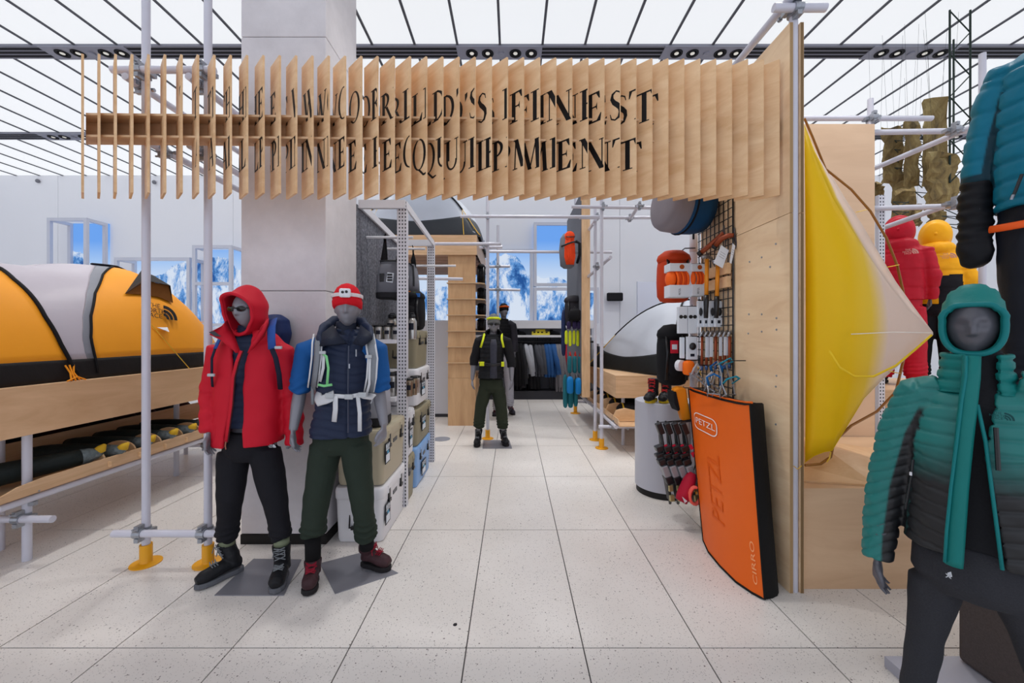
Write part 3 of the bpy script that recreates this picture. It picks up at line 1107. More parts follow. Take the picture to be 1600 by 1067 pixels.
# ------------------------------------------------------------------ mannequins and their clothes
def solid(mb, name, mats, parent, voxel=0.008, smooth=4, disp=None, matfn=None, org=None, attrs=None):
    """closed pieces fused into one continuous skin, smoothed, then pushed along its normals"""
    if org is None:
        org = ORG[parent] if parent is not None else (0, 0, 0)
    me0 = bpy.data.meshes.new('tmp')
    me0.from_pydata([tuple(v) for v in mb.v], [], mb.f)
    fixn(me0)
    o0 = bpy.data.objects.new('tmp', me0)
    C.objects.link(o0)
    r = o0.modifiers.new('r', 'REMESH')
    r.mode = 'VOXEL'
    r.voxel_size = voxel
    if smooth:
        s = o0.modifiers.new('s', 'SMOOTH')
        s.factor = 0.5
        s.iterations = smooth
    dg = bpy.context.evaluated_depsgraph_get()
    me = bpy.data.meshes.new_from_object(o0.evaluated_get(dg))
    bpy.data.objects.remove(o0)
    bpy.data.meshes.remove(me0)
    n = len(me.vertices)
    co = np.empty(n * 3, dtype=np.float32)
    me.vertices.foreach_get('co', co)
    co = co.reshape(-1, 3).astype(np.float64)
    if disp is not None:
        no = np.empty(n * 3, dtype=np.float32)
        me.vertex_normals.foreach_get('vector', no)
        co = co + no.reshape(-1, 3) * disp(co)[:, None]
    if matfn is not None and attrs:
        wts = matfn(co)
    elif matfn is not None:
        cen = np.empty(len(me.polygons) * 3, dtype=np.float32)
        me.polygons.foreach_get('center', cen)
        mi = matfn(cen.reshape(-1, 3)).astype(np.int32)
    co = co - np.array(tuple(org))
    me.vertices.foreach_set('co', co.astype(np.float32).ravel())
    me.name = name
    me.materials.clear()
    for m in (mats if isinstance(mats, (list, tuple)) else [mats]):
        me.materials.append(m)
    me.polygons.foreach_set('material_index', mi if matfn is not None and not attrs else np.zeros(len(me.polygons), dtype=np.int32))
    me.polygons.foreach_set('use_smooth', np.ones(len(me.polygons), dtype=bool))
    me.update()
    if attrs:
        for nm, w in zip(attrs, wts):
            at = me.attributes.new(nm, 'FLOAT', 'POINT')
            at.data.foreach_set('value', w.astype(np.float32))
    o = bpy.data.objects.new(name, me)
    C.objects.link(o)
    finish(o, parent, org)
    return o


def panel_mix(m, attr, rgb):
    """sewn-in panel of another colour, where the named vertex weight is 1"""
    nt = m.node_tree
    b = nt.nodes['Principled BSDF']
    a = N(nt, 'ShaderNodeAttribute', attribute_name=attr)
    mx = N(nt, 'ShaderNodeMix', data_type='RGBA')
    lk = b.inputs['Base Color'].links
    if lk:
        nt.links.new(lk[0].from_socket, mx.inputs[6])
    else:
        mx.inputs[6].default_value = b.inputs['Base Color'].default_value
    mx.inputs[7].default_value = lin(rgb)
    nt.links.new(a.outputs['Fac'], mx.inputs[0])
    nt.links.new(mx.outputs[2], b.inputs['Base Color'])
    return m


def wob(co, freq, seed=0.0):
    """cheap smooth noise from sines, -1..1"""
    x, y, z = co[:, 0] * freq + seed, co[:, 1] * freq + seed * 1.7, co[:, 2] * freq + seed * 2.3
    return (np.sin(x * 1.3 + 2.1 * np.sin(z * 0.9)) + np.sin(y * 1.7 + 1.6 * np.sin(x * 1.1 + 1.0)) + np.sin(z * 1.9 + 1.8 * np.sin(y * 1.3 + 2.0))) / 3.0


def seg_t(co, pts):
    """distance to, and arc length along, a polyline"""
    best = np.full(len(co), 9.0)
    tt = np.zeros(len(co))
    acc = 0.0
    for a, b in zip(pts[:-1], pts[1:]):
        a_, d = np.array(a), np.array(b) - np.array(a)
        l2 = d.dot(d)
        u = np.clip((co - a_) @ d / l2, 0, 1)
        ds = np.linalg.norm(co - (a_ + u[:, None] * d), axis=1)
        m = ds < best
        best[m] = ds[m]
        tt[m] = acc + u[m] * math.sqrt(l2)
        acc += math.sqrt(l2)
    return best, tt


def groove(ph, w=0.16):
    d = np.abs(ph - np.round(ph))
    return np.exp(-(d / w) ** 2)


def frame(yaw, pitch=0.0, roll=0.0):
    """columns: right, back, up of something that faces -y when yaw is 0 (positive yaw turns the face to +x)"""
    return Matrix.Rotation(yaw, 3, 'Z') @ Matrix.Rotation(pitch, 3, 'X') @ Matrix.Rotation(roll, 3, 'Y')


def head(mb, c, R, k=1.0):
    nu, nv = 56, 44
    rings = []
    for i in range(nv + 1):
        t = PI * i / nv
        st, ct = max(math.sin(t), 0.015), -math.cos(t)
        rg = []
        for j in range(nu):
            a = 2 * PI * j / nu
            x, y, z = 0.074 * st * math.sin(a), -0.096 * st * math.cos(a), 0.116 * ct
            low = max(0.0, -ct)
            x *= 1 - 0.30 * low ** 1.6
            if y > 0:
                y *= 1 - 0.35 * low
            else:
                y *= 1 - 0.06 * low
                fr = max(0.0, math.cos(a)) ** 1.5 * min(1, st * 1.5)
                g = lambda x0, z0, sx, sz: math.exp(-((x - x0) / sx) ** 2 - ((z - z0) / sz) ** 2)
                dy = 0.0
                nz = 0.6 + 0.4 * min(1, max(0, (0.03 - z) / 0.06))
                if -0.034 < z < 0.03:
                    dy += 0.024 * nz * math.exp(-(x / 0.0125) ** 2) * min(1, (z + 0.034) / 0.008) * min(1, (0.03 - z) / 0.03 + 0.25)
                dy -= 0.011 * (g(0.031, 0.012, 0.018, 0.013) + g(-0.031, 0.012, 0.018, 0.013))
                dy += 0.006 * g(0, 0.034, 0.05, 0.010)
                dy += 0.005 * (g(0.036, -0.014, 0.016, 0.016) + g(-0.036, -0.014, 0.016, 0.016))
                dy += 0.006 * g(0, -0.052, 0.020, 0.006) + 0.006 * g(0, -0.065, 0.018, 0.006) - 0.003 * g(0, -0.0585, 0.024, 0.0025)
                dy += 0.008 * g(0, -0.092, 0.020, 0.014)
                y -= dy * fr
            rg.append(Vector(c) + R @ (Vector((x, y, z)) * k))
        rings.append(rg)
    mb.loft(rings)
    for sx in (-1, 1):
        mb.ell(Vector(c) + R @ (Vector((sx * 0.075, 0.008, -0.004)) * k), (0.008 * k, 0.019 * k, 0.030 * k), 10, 8, R)


def hand(mb, w, d, n, s, k=1.0, curl=0.5, spread=0.0):
    """w wrist, d towards the fingertips, n the way the palm looks, s the thumb side"""
    w, d, n, s = Vector(w), Vector(d).normalized(), Vector(n), Vector(s)
    n = (n - d * n.dot(d)).normalized()
    s = d.cross(n) if d.cross(n).dot(s) > 0 else -d.cross(n)
    mb.path([w - d * 0.02 * k, w + d * 0.02 * k, w + d * 0.055 * k, w + d * 0.085 * k], [0.026 * k, 0.030 * k, 0.041 * k, 0.040 * k], 14, flat=0.42, up=n)
    for off, ln, cr in ((0.031, 0.068, 0.9), (0.0105, 0.078, 1.0), (-0.0105, 0.073, 1.1), (-0.031, 0.058, 1.25)):
        p = w + (d * 0.078 + s * off) * k
        pts = [p - d * 0.03 * k, p]
        a = 0.12
        dr = d + s * off * 2.5 * (1 + spread)
        dr.normalize()
        for q, l in enumerate((0.42, 0.33, 0.25)):
            a += curl * cr * (0.45, 0.6, 0.45)[q]
            p = p + (dr * math.cos(a) + n * math.sin(a)) * ln * l * k
            pts.append(p)
        mb.path(pts, [0.0095 * k, 0.0092 * k, 0.0085 * k, 0.0078 * k, 0.006 * k], 9)
    t0 = w + (d * 0.03 + s * 0.024) * k
    mb.path([t0 - s * 0.012 * k, t0 + (d * 0.02 + s * 0.02 + n * 0.008) * k, t0 + (d * 0.052 + s * 0.030 + n * 0.018) * k, t0 + (d * 0.075 + s * 0.026 + n * 0.024) * k], [0.016 * k, 0.0135 * k, 0.0105 * k, 0.007 * k], 10)


def body(root, J, mat, voxel=0.0055, k=1.0, torso=True):
    """one continuous mannequin skin from its joints"""
    mb = MB()
    R = J['headR']
    head(mb, J['head'], R, k)
    nb = J['neck']
    mb.path([J['head'] + R @ Vector((0, 0.02, -0.05)) * k, J['head'].lerp(nb, 0.6) + Vector((0, 0.02, 0)), nb, nb - Vector((0, 0, 0.06))], [0.054 * k, 0.052 * k, 0.062 * k, 0.10 * k], 16)
    ch = nb.lerp(J['pelvis'], 0.35)
    F = J['F']
    def tor(c, rx, ry):
        return [c + F @ Vector((rx * k * math.cos(2 * PI * i / 24), ry * k * math.sin(2 * PI * i / 24), 0)) for i in range(24)]
    mb.loft([tor(nb - Vector((0, 0, 0.03)), 0.08, 0.07), tor(nb.lerp(ch, 0.5), 0.15, 0.09), tor(ch, 0.14, 0.10), tor(nb.lerp(J['pelvis'], 0.7), 0.12, 0.085), tor(J['pelvis'], 0.12, 0.08), tor(J['pelvis'] - Vector((0, 0, 0.08)), 0.11, 0.08)])
    for q in 'LR':
        sh, el, wr = J['sh' + q], J['el' + q], J['wr' + q]
        mb.path([nb.lerp(sh, 0.4) - Vector((0, 0, 0.03)), sh, sh.lerp(el, 0.5), el, el.lerp(wr, 0.35), wr], [0.06 * k, 0.058 * k, 0.05 * k, 0.041 * k, 0.041 * k, 0.026 * k], 14)
        hd, hn, hs = J['hand' + q]
        hand(mb, wr, hd, hn, hs, k, J.get('curl', 0.5))
        hp, kn, an = J['hip' + q], J['kn' + q], J['an' + q]
        mb.path([hp + Vector((0, 0, 0.05)), hp, hp.lerp(kn, 0.5), kn, kn.lerp(an, 0.35), an], [q_ * k * J.get('legk', 1.0) for q_ in (0.065, 0.07, 0.06, 0.048, 0.046, 0.032)], 14)
        mb.path([an + Vector((0, 0, 0.03)), an - Vector((0, 0, 0.03))], [0.033 * k, 0.03 * k], 10)
    return solid(mb, 'body', mat, root, voxel, 3)


def trousers(root, J, mat, waist, rw, radL, radR, voxel=0.009, seed=0.0, bunch=0.006, cuff=None, name='trousers', cut=None):
    """waist: centre, rw: half width and depth, radX: radii at hip, mid thigh, knee, calf, hem"""
    mb = MB()
    F = J['F']
    def rg(c, rx, ry):
        return [c + F @ Vector((rx * math.cos(2 * PI * i / 28), ry * math.sin(2 * PI * i / 28), 0)) for i in range(28)]
    hipm = (J['hipL'] + J['hipR']) / 2
    mb.loft([rg(waist, rw[0], rw[1]), rg(waist.lerp(hipm, 0.5), rw[0] * 1.03, rw[1] * 1.05), rg(hipm, rw[0] * 1.0, rw[1] * 1.02), rg(hipm - Vector((0, 0, 0.05)), rw[0] * 0.8, rw[1] * 0.8)])
    ax = []
    for q, rad in (('L', radL), ('R', radR)):
        hp, kn, an = J['hip' + q], J['kn' + q], J['hem' + q]
        pts = [hp, hp.lerp(kn, 0.5), kn, kn.lerp(an, 0.55), kn.lerp(an, 0.85), an]
        mb.path(pts, [rad[0], rad[1], rad[2], rad[3], rad[3] * 1.02, rad[4]], 18)
        ax.append((kn, an))
    def dsp(co):
        d = wob(co, 14, seed) * 0.004 + wob(co, 31, seed + 3) * 0.0022
        for kn, an in ax:
            zk, za = kn.z, an.z
            w = np.clip((zk - 0.12 - co[:, 2]) / max(zk - za - 0.12, 0.05), 0, 1)
            d = d + bunch * w * np.sin(co[:, 2] * 150 + 2.2 * np.sin(co[:, 0] * 22 + seed) + 2 * np.sin(co[:, 1] * 25)) * 0.5
        return d
    return solid(mb, name, mat, root, voxel, 5, dsp)


def ringpts(c, F, rx, ry, p=2.4, n=40, a0=0.0, a1=2 * PI):
    out = []
    full = abs(a1 - a0 - 2 * PI) < 1e-6
    for i in range(n):
        a = a0 + (a1 - a0) * i / (n if full else n - 1)
        s_, c_ = math.sin(a), math.cos(a)
        out.append(Vector(c) + F @ Vector((rx * math.copysign(abs(s_) ** (2 / p), s_), -ry * math.copysign(abs(c_) ** (2 / p), c_), 0)))
    return out


def shell(mb, rings, F, t=0.02, n=44):
    """rings: (centre, rx, ry, open_left, open_right) as angles from the front; open front when they differ"""
    out = []
    for c, rx, ry, oL, oR in rings:
        if oL is None:
            out.append(ringpts(c, F, rx, ry, n=n * 2))
        else:
            a = ringpts(c, F, rx, ry, n=n, a0=oR, a1=2 * PI + oL)
            b = ringpts(c, F, rx - t, ry - t, n=n, a0=oR, a1=2 * PI + oL)
            out.append(a + b[::-1])
    mb.loft(out)


def boot(root, heel, toe, h, mats, w=0.048, lace=True, name='boot', lacem=None, shaft=None):
    """heel and toe on the ground; h the height of the shaft"""
    up, sole, lac = mats
    heel, toe = Vector(heel), Vector(toe)
    d = toe - heel
    d.z = 0
    L_ = d.length
    d.normalize()
    s = Vector((-d.y, d.x, 0))
    z = Vector((0, 0, 1))
    g = lambda a, b, c: heel + d * a * L_ + s * b + z * c
    bt = MB()
    bt.path([g(0.05, 0, 0.065), g(0.22, 0, 0.075), g(0.45, 0, 0.075), g(0.66, 0, 0.062), g(0.84, 0, 0.055), g(0.96, 0, 0.048)], [0.036, 0.042, 0.045, w, w * 0.93, w * 0.55], 16, flat=0.86, up=z)
    sh = shaft if shaft is not None else g(0.22, 0, h)
    sh = Vector(sh)
    bt.path([g(0.22, 0, 0.06), g(0.22, 0, 0.10).lerp(sh, 0.2), sh - z * 0.03, sh], [0.05, 0.048, 0.053, 0.056], 16)
    o = solid(bt, name, up, root, 0.006, 4, lambda co: wob(co, 60, 1.0) * 0.0012)
    out = [g(a, b, 0) for a, b in ((0.0, -0.022), (-0.02, 0.0), (0.0, 0.022), (0.15, 0.036), (0.4, 0.036), (0.62, 0.048), (0.8, 0.046), (0.93, 0.03), (1.0, 0.0), (0.93, -0.03), (0.8, -0.046), (0.62, -0.048), (0.4, -0.036), (0.15, -0.036))]
    MB().prism(out, (0, 0, 0.032)).build('sole', sole, o, bevel=0.006)
    if lace:
        lm = MB()
        for i in range(6):
            t = i / 5
            c = g(lerp(0.66, 0.40, t), 0, lerp(0.112, 0.122, t)) if i < 3 else g(0.42, 0, 0.12).lerp(sh + d * 0.056, (i - 2) / 3.4)
            ww = lerp(0.026, 0.034, t)
            lm.path([c - s * ww - z * 0.008, c + z * 0.004 + d * 0.004, c + s * ww * 0.9 + z * 0.012], 0.0034, 6)
            lm.path([c + s * ww - z * 0.008, c + z * 0.006 + d * 0.005, c - s * ww * 0.9 + z * 0.012], 0.0034, 6)
        c = sh + d * 0.06 - z * 0.02
        for q in (-1, 1):
            lm.path([c, c + s * 0.03 * q + z * 0.008, c + s * 0.035 * q - z * 0.03 + d * 0.01], 0.003, 6)
        lm.build('laces', lac, o)
    return o


def ribbon(mb, pts, w, th=0.003, mi=0, up=(0, -1, 0)):
    mb.path(pts, w / 2, 8, mi, flat=2 * th / w, up=up)


SKIN = M('grey_mannequin_skin', (128, 128, 136), 0.38, 0.15)
SKIND = M('charcoal_mannequin_skin', (84, 84, 92), 0.36, 0.15)
PLATE = M('grey_steel_plate', (136, 136, 144), 0.4, 0.3, vary=0.1, vscale=5)
RED = M('red_shell_fabric', (196, 22, 44), 0.62, vary=0.05, vscale=8, bump=0.12, bscale=22)
REDIN = M('dark_red_lining', (84, 24, 30), 0.7)
NAVY = M('navy_down_fabric', (34, 44, 68), 0.55, vary=0.1, vscale=10, bump=0.15, bscale=40)
NAVYD = M('dark_navy_fabric', (28, 34, 50), 0.6, bump=0.2, bscale=60)
BLKT = M('black_trouser', (24, 24, 30), 0.8, bump=0.2, bscale=120)
GRNT = M('dark_green_trouser', (40, 50, 42), 0.8, vary=0.1, vscale=14, bump=0.2, bscale=120)
BOOTB = M('black_boot_leather', (26, 27, 31), 0.5, bump=0.3, bscale=50)
SOLEG = M('grey_sole', (96, 98, 104), 0.7)
LACEG = M('speckled_grey_lace', (120, 124, 128), 0.6, vary=0.6, vscale=120)

def limbs(**k):
    return {a: Vector(b) if isinstance(b, (tuple, list)) else b for a, b in k.items()}

# ---- red jacket mannequin
D0 = 2.62
RY = 0.0
red = thing('mannequin', 'grey mannequin in an open red hooded jacket, sunglasses and black trousers', 'mannequin', (-1.78, D0, 0))
F = frame(RY)
HR = frame(-0.10, 0.10)
J = dict(F=F, head=P(387, 484, 2.60), headR=HR, neck=P(390, 532, 2.66), pelvis=P(390, 690, 2.66),
         shL=P(346, 544, 2.64), shR=P(440, 548, 2.68), elL=P(330, 614, 2.63), elR=P(457, 622, 2.72), wrL=P(328, 676, 2.55), wrR=P(462, 668, 2.70),
         hipL=P(367, 705, 2.66), hipR=P(414, 703, 2.66), knL=P(359, 778, 2.60), knR=P(430, 783, 2.62), anL=P(355, 855, 2.66), anR=P(440, 858, 2.60),
         hemL=P(355, 842, 2.655), hemR=P(440, 842, 2.60), toeL=P(318, 905, 2.54), toeR=P(436, 915, 2.50),
         handL=((-0.05, -0.15, -1), (1, 0.1, 0), (0.1, -1, 0)), handR=((0, -0.1, -1), (-1, 0.2, 0), (0, -1, 0)), curl=0.55)
body(red, J, SKIN)
trousers(red, J, BLKT, P(390, 672, 2.66), (0.165, 0.125), (0.098, 0.092, 0.075, 0.066, 0.052), (0.098, 0.092, 0.075, 0.064, 0.052), seed=1.0)
mb = MB()
logo3(mb, P(425, 697, 2.505), (1, 0.15, 0), (0, 0, 1), 0.02)
mb.build('trouser_logo', M('pale_print', (200, 204, 210), 0.5), red)
# inner down jacket
mb = MB()
rings = [(P(390, y, 2.655), rx, ry, None, None) for y, rx, ry in ((508, 0.062, 0.062), (520, 0.08, 0.075), (534, 0.15, 0.1), (560, 0.165, 0.125), (600, 0.160, 0.125), (640, 0.16, 0.125), (664, 0.162, 0.128))]
shell(mb, rings, F)
solid(mb, 'down_jacket', NAVY, red, 0.009, 4, lambda co: -0.007 * groove(co[:, 2] / 0.047) + 0.002 * wob(co, 40))
# shell jacket: open front
mb = MB()
rj = []
for y, l, r, ry, oL, oR in ((514, 364, 418, 0.085, -0.35, 0.0), (524, 352, 434, 0.11, -0.3, -0.05), (538, 342, 448, 0.135, -0.30, -0.08), (565, 338, 448, 0.155, -0.45, -0.10), (600, 337, 446, 0.16, -0.58, -0.09), (645, 336, 445, 0.165, -0.66, -0.09), (672, 335, 444, 0.167, -0.76, -0.07), (690, 335, 443, 0.168, -0.80, -0.05)):
    rj.append((P((l + r) / 2, y, 2.66), (r - l) / 2 / FPX * 2.64 * 0.90, ry, oL + (0.08 if y < 540 else 0.38 if y < 570 else 0.55), oR + (0.42 if y < 530 else 0.36 if y < 540 else 0.30)))
shell(mb, rj, F, 0.022)
armL = [P(352, 545, 2.65), J['shL'], J['elL'], P(329, 648, 2.58), P(328.5, 674, 2.555)]
armR = [P(432, 548, 2.68), J['shR'], J['elR'], P(459, 660, 2.70), P(460, 695, 2.68)]
mb.path(armL, [0.08, 0.08, 0.066, 0.06, 0.052], 18)
mb.path(armR, [0.08, 0.08, 0.068, 0.062, 0.055], 18)
def dj(co):
    d = wob(co, 11, 2.0) * 0.006 + wob(co, 26, 5.0) * 0.003
    for a in (armL, armR):
        ds, t = seg_t(co, a)
        near = ds < 0.085
        d = d + near * 0.004 * np.sin(t * 75 + 3 * np.sin(co[:, 0] * 20)) * np.clip((t - 0.15) / 0.2, 0, 1)
    return d
jk = solid(mb, 'jacket', RED, red, 0.009, 4, dj)
# placket and zip along the left edge of the opening
pk = MB()
pts = [P(x, y, d) for x, y, d in ((377, 548, 2.49), (370, 566, 2.475), (364, 590, 2.47), (361, 632, 2.475), (357, 662, 2.485), (353, 690, 2.50))]
ribbon(pk, pts, 0.03, 0.006, up=(-0.3, -1, 0))
pk.build('placket', RED, jk, True)
pk = MB()
ribbon(pk, [p + Vector((0.017, -0.006, 0)) for p in pts], 0.008, 0.004, up=(-0.3, -1, 0))
pk.build('zip', M('dark_zip', (60, 12, 20), 0.6), jk)
MB().path([P(353, 690, 2.49), P(352, 697, 2.485), P(353, 702, 2.487)], 0.004, 6).build('zip_pull', M('copper_pull', (150, 90, 70), 0.4), jk)
# hood
def hood(root, c, R, r, m, a0=1.15, name='hood', th=0.014, stretch=1.0, disp=None, rim=None, low=1.0, flare=0.0, sq=0.8):
    n, k = 40, 22
    rows = []
    for i in range(k + 1):
        al = a0 + (PI - a0) * i / k
        row = []
        for j in range(n):
            ph = 2 * PI * j / n
            x, z = math.sin(ph), math.cos(ph)
            if sq < 0.75:
                x, z = math.copysign(abs(x) ** 0.8, x), math.copysign(abs(z) ** 0.8, z)
            rr_ = r[0] * math.sin(al) ** sq
            zz = z * r[2] * math.sin(al) ** 0.75 * (low if z < 0 else 1)
            y = -r[1] * math.cos(al) * (1.0 if al < PI / 2 else stretch) - flare * max(z, 0) * max(0, math.cos(al)) 
            p = Vector((rr_ * x, y, zz))
            row.append(Vector(c) + R @ p)
        rows.append(row)
    if disp:
        rows = [[disp(p, i / k, j / n) for j, p in enumerate(row)] for i, row in enumerate(rows)]
    o = MB().loft(rows, cap=False).build(name, m, root, True, solid=th)
    if rim:
        MB().path(rows[0], th * 0.75, 8, closed=True).build('hood_rim', rim, o, True)
    return o
hc = P(386, 484, 2.615)
def brow(p, u, v):
    if p.z > hc.z:
        t = min(1.0, u / 0.25)
        p = Vector((p.x, p.y, hc.z + (p.z - hc.z) * lerp(0.66, 1.0, t * t * (3 - 2 * t))))
    return p + Vector((0.004 * math.sin(p.z * 60 + p.x * 30), 0.003 * math.sin(p.x * 70), 0))
hood(red, hc, frame(-0.14, 0.06), (0.112, 0.17, 0.165), RED, 1.12, rim=RED, low=1.05, flare=0.12, disp=brow, stretch=0.75)
# open collar
cl = MB()
q = [[P(355, 500, 2.56), P(349, 508, 2.50), P(333, 517, 2.42)], [P(360, 512, 2.55), P(352, 519, 2.49), P(329, 522, 2.42)], [P(368, 528, 2.53), P(360, 532, 2.48), P(345, 530, 2.45)], [P(376, 550, 2.49), P(369, 550, 2.475), P(361, 545, 2.48)]]
cl.grid(q)
cl.build('collar_flap', RED, jk, True, solid=0.012)
cl = MB()
cl.grid([[P(420, 497, 2.60), P(416, 505, 2.53), P(409, 510, 2.50)], [P(420, 508, 2.60), P(413, 520, 2.51), P(402, 522, 2.49)], [P(414, 525, 2.56), P(404, 532, 2.49), P(394, 534, 2.485)], [P(396, 545, 2.52), P(390, 550, 2.485), P(386, 552, 2.487)]])
cl.build('collar_flap', RED, jk, True, solid=0.012)
MB().grid([[P(333, 516, 2.425), P(327, 519, 2.41)], [P(345, 525, 2.44), P(336, 525, 2.42)]]).build('collar_lining', M('grey_lining', (70, 70, 76), 0.7), jk, solid=0.006)
# sunglasses
def glasses(root, c, R, m, k=1.0):
    g = MB()
    n = 12
    for sx in (-1, 1):
        g.prism([Vector(c) + R @ (Vector((sx * 0.034 + 0.029 * math.cos(2 * PI * i / n), -0.104 + 0.5 * abs(sx * 0.034 + 0.029 * math.cos(2 * PI * i / n)) ** 1.4, 0.010 + 0.017 * math.sin(2 * PI * i / n))) * k) for i in range(n)], R @ Vector((0, 0.004, 0)))
        g.path([Vector(c) + R @ (Vector(v) * k) for v in ((sx * 0.062, -0.085, 0.016), (sx * 0.078, -0.05, 0.014), (sx * 0.080, 0.01, 0.008))], 0.004, 6)
    g.path([Vector(c) + R @ (Vector(v) * k) for v in ((-0.012, -0.106, 0.014), (0, -0.110, 0.016), (0.012, -0.106, 0.014))], 0.004, 6)
    return g.build('sunglasses', M('black_lens', (14, 14, 16), 0.12), root, True)
o = glasses(red, J['head'], HR, None)
boot(red, (-1.83, 2.70, 0.006), (-1.985, 2.475, 0.006), 0.19, (BOOTB, SOLEG, LACEG), shaft=P(354, 848, 2.66))
boot(red, (-1.525, 2.66, 0.006), (-1.455, 2.43, 0.006), 0.19, (BOOTB, SOLEG, LACEG), shaft=P(440, 850, 2.60))
for c, n in ((J['hemL'], 0), (J['hemR'], 1)):
    MB().path([c + Vector((0, 0, 0.005)), c - Vector((0, 0, 0.035))], 0.046, 16).build('sock', M('grey_green_sock', (120, 128, 104), 0.9), red, True)
def plate(pts, label):
    o = MB().prism([Vector((x, y, 0.0005)) for x, y in pts], (0, 0, 0.005)).build('base_plate', PLATE)
    return tag(o, label, 'base plate')
def fl_(px, py):
    d = EYE * FPX / (py - CY)
    return ((px - CX) / FPX * d, d)
plate([fl_(335, 931), fl_(443.5, 931), fl_(471, 875), fl_(396, 874)], 'flat grey steel plate on the floor under the red jacket mannequin')

# ---- navy vest mannequin
blu = thing('mannequin', 'grey mannequin in a navy down vest, blue sleeves, red beanie and green trousers', 'mannequin', (-1.13, 2.62, 0))
F = frame(0.12)
HR = frame(0.28, 0.04)
J = dict(F=F, head=P(543, 482, 2.60), headR=HR, neck=P(540, 525, 2.66), pelvis=P(533, 680, 2.66),
         shL=P(480, 545, 2.65), shR=P(588, 545, 2.65), elL=P(469, 612, 2.64), elR=P(592, 612, 2.66), wrL=P(458, 672, 2.56), wrR=P(600, 664, 2.58),
         hipL=P(510, 695, 2.66), hipR=P(556, 695, 2.66), knL=P(496, 775, 2.60), knR=P(566, 783, 2.62), anL=P(489, 865, 2.58), anR=P(573, 850, 2.68),
         hemL=P(488, 836, 2.58), hemR=P(573, 840, 2.66), toeL=P(482, 915, 2.46), toeR=P(600, 885, 2.62),
         handL=((0.05, -0.1, -1), (1, 0.2, 0), (0.3, -1, 0)), handR=((-0.05, -0.15, -1), (-1, 0.2, 0), (-0.3, -1, 0)), curl=0.6)
body(blu, J, SKIN)
trousers(blu, J, GRNT, P(533, 668, 2.66), (0.172, 0.12), (0.105, 0.095, 0.085, 0.078, 0.072), (0.10, 0.09, 0.075, 0.068, 0.06), seed=4.0, bunch=0.013)
MB().path([J['hemL'], P(489, 852, 2.58), P(489, 872, 2.58)], [0.05, 0.048, 0.047], 16).build('sock', M('black_sock', (18, 18, 20), 0.9), blu, True)
MB().path([J['hemR'], P(573, 856, 2.67)], [0.047, 0.045], 16).build('sock', M('black_sock', (18, 18, 20), 0.9), blu, True)
mb = MB()
rv = []
for y, l, r, ry in ((514, 519, 561, 0.085), (522, 506, 574, 0.10), (532, 496, 584, 0.12), (550, 491, 586, 0.145), (580, 493, 584, 0.155), (612, 497, 579, 0.15), (645, 492, 579, 0.155), (666, 486, 581, 0.16), (678, 485, 581, 0.158)):
    rv.append((P((l + r) / 2, y, 2.66), (r - l) / 2 / FPX * 2.64 * 0.95, ry, None, None))
shell(mb, rv, F)
zx = [P(546, 540, 2.5), P(544, 676, 2.5)]
def dv(co):
    t = np.clip((2.0 - co[:, 2]) / 1.2, 0, 1)
    cxz = -1.06 - 0.03 * t
    return -0.008 * groove((co[:, 2] - 0.02 * np.sin(co[:, 0] * 14)) / 0.052) + 0.003 * wob(co, 36, 1.0) - 0.010 * np.exp(-((co[:, 0] - (-1.045)) / 0.008) ** 2) * (co[:, 1] < 2.6)
vest = solid(mb, 'vest', NAVY, blu, 0.008, 3, dv)
BLUS = M('blue_fleece', (24, 84, 148), 0.75, vary=0.08, vscale=16, bump=0.15, bscale=60)
mb = MB()
for q, pts in (('L', [P(500, 545, 2.66), P(481, 548, 2.65), P(473, 580, 2.645), P(469, 606, 2.64), P(468, 614, 2.64)]), ('R', [P(575, 545, 2.66), P(587, 548, 2.65), P(592, 580, 2.655), P(594, 604, 2.66), P(594, 612, 2.66)])):
    mb.path(pts, [0.085, 0.082, 0.072, 0.068, 0.060], 18)
mb.loft([ringpts(P(540, y, 2.66), F, rx, ry) for y, rx, ry in ((520, 0.07, 0.07), (535, 0.15, 0.09), (560, 0.15, 0.11), (590, 0.13, 0.1))])
solid(mb, 'fleece_top', BLUS, blu, 0.009, 4, lambda co: wob(co, 16, 7.0) * 0.005 + 0.005 * np.sin(co[:, 2] * 120 + 3 * np.sin(co[:, 0] * 25)) * np.clip((1.36 - co[:, 2]) / 0.1, 0, 1))
mb = MB()
mb.path([P(541, y, 2.64) for y in (502, 512, 522, 536)], [0.062, 0.064, 0.074, 0.09], 18)
solid(mb, 'neck_gaiter', NAVYD, blu, 0.009, 3)
# hood lying open round the neck, with two lapels
mb = MB()
lp = [P(505, 541, 2.505), P(500, 528, 2.55), P(506, 513, 2.62), P(522, 502, 2.72), P(545, 500, 2.76), P(566, 504, 2.71), P(577, 515, 2.62), P(580, 527, 2.54)]
mb.path(lp, [0.016, 0.026, 0.032, 0.036, 0.038, 0.036, 0.028, 0.016], 12)
solid(mb, 'lowered_hood', NAVY, vest, 0.008, 3, lambda co: wob(co, 40, 2.0) * 0.004)
for pts in ([[P(503, 520, 2.53), P(521, 507, 2.58)], [P(502, 531, 2.49), P(530, 525, 2.49)], [P(499, 540, 2.47), P(542, 536, 2.475)]], [[P(579, 520, 2.53), P(563, 507, 2.58)], [P(582, 528, 2.50), P(558, 525, 2.49)], [P(566, 541, 2.475), P(551, 536, 2.475)]]):
    MB().grid(pts).build('lapel', NAVYD, vest, True, solid=0.014)
MB().path([P(545, 540, 2.487), P(544, 600, 2.478), P(544, 676, 2.475)], 0.005, 6).build('zip', M('navy_zip', (50, 58, 78), 0.4), vest)
MB().cbox(P(546, 572, 2.474), (0.008, 0.006, 0.028)).build('zip_pull', CLAMP, vest)
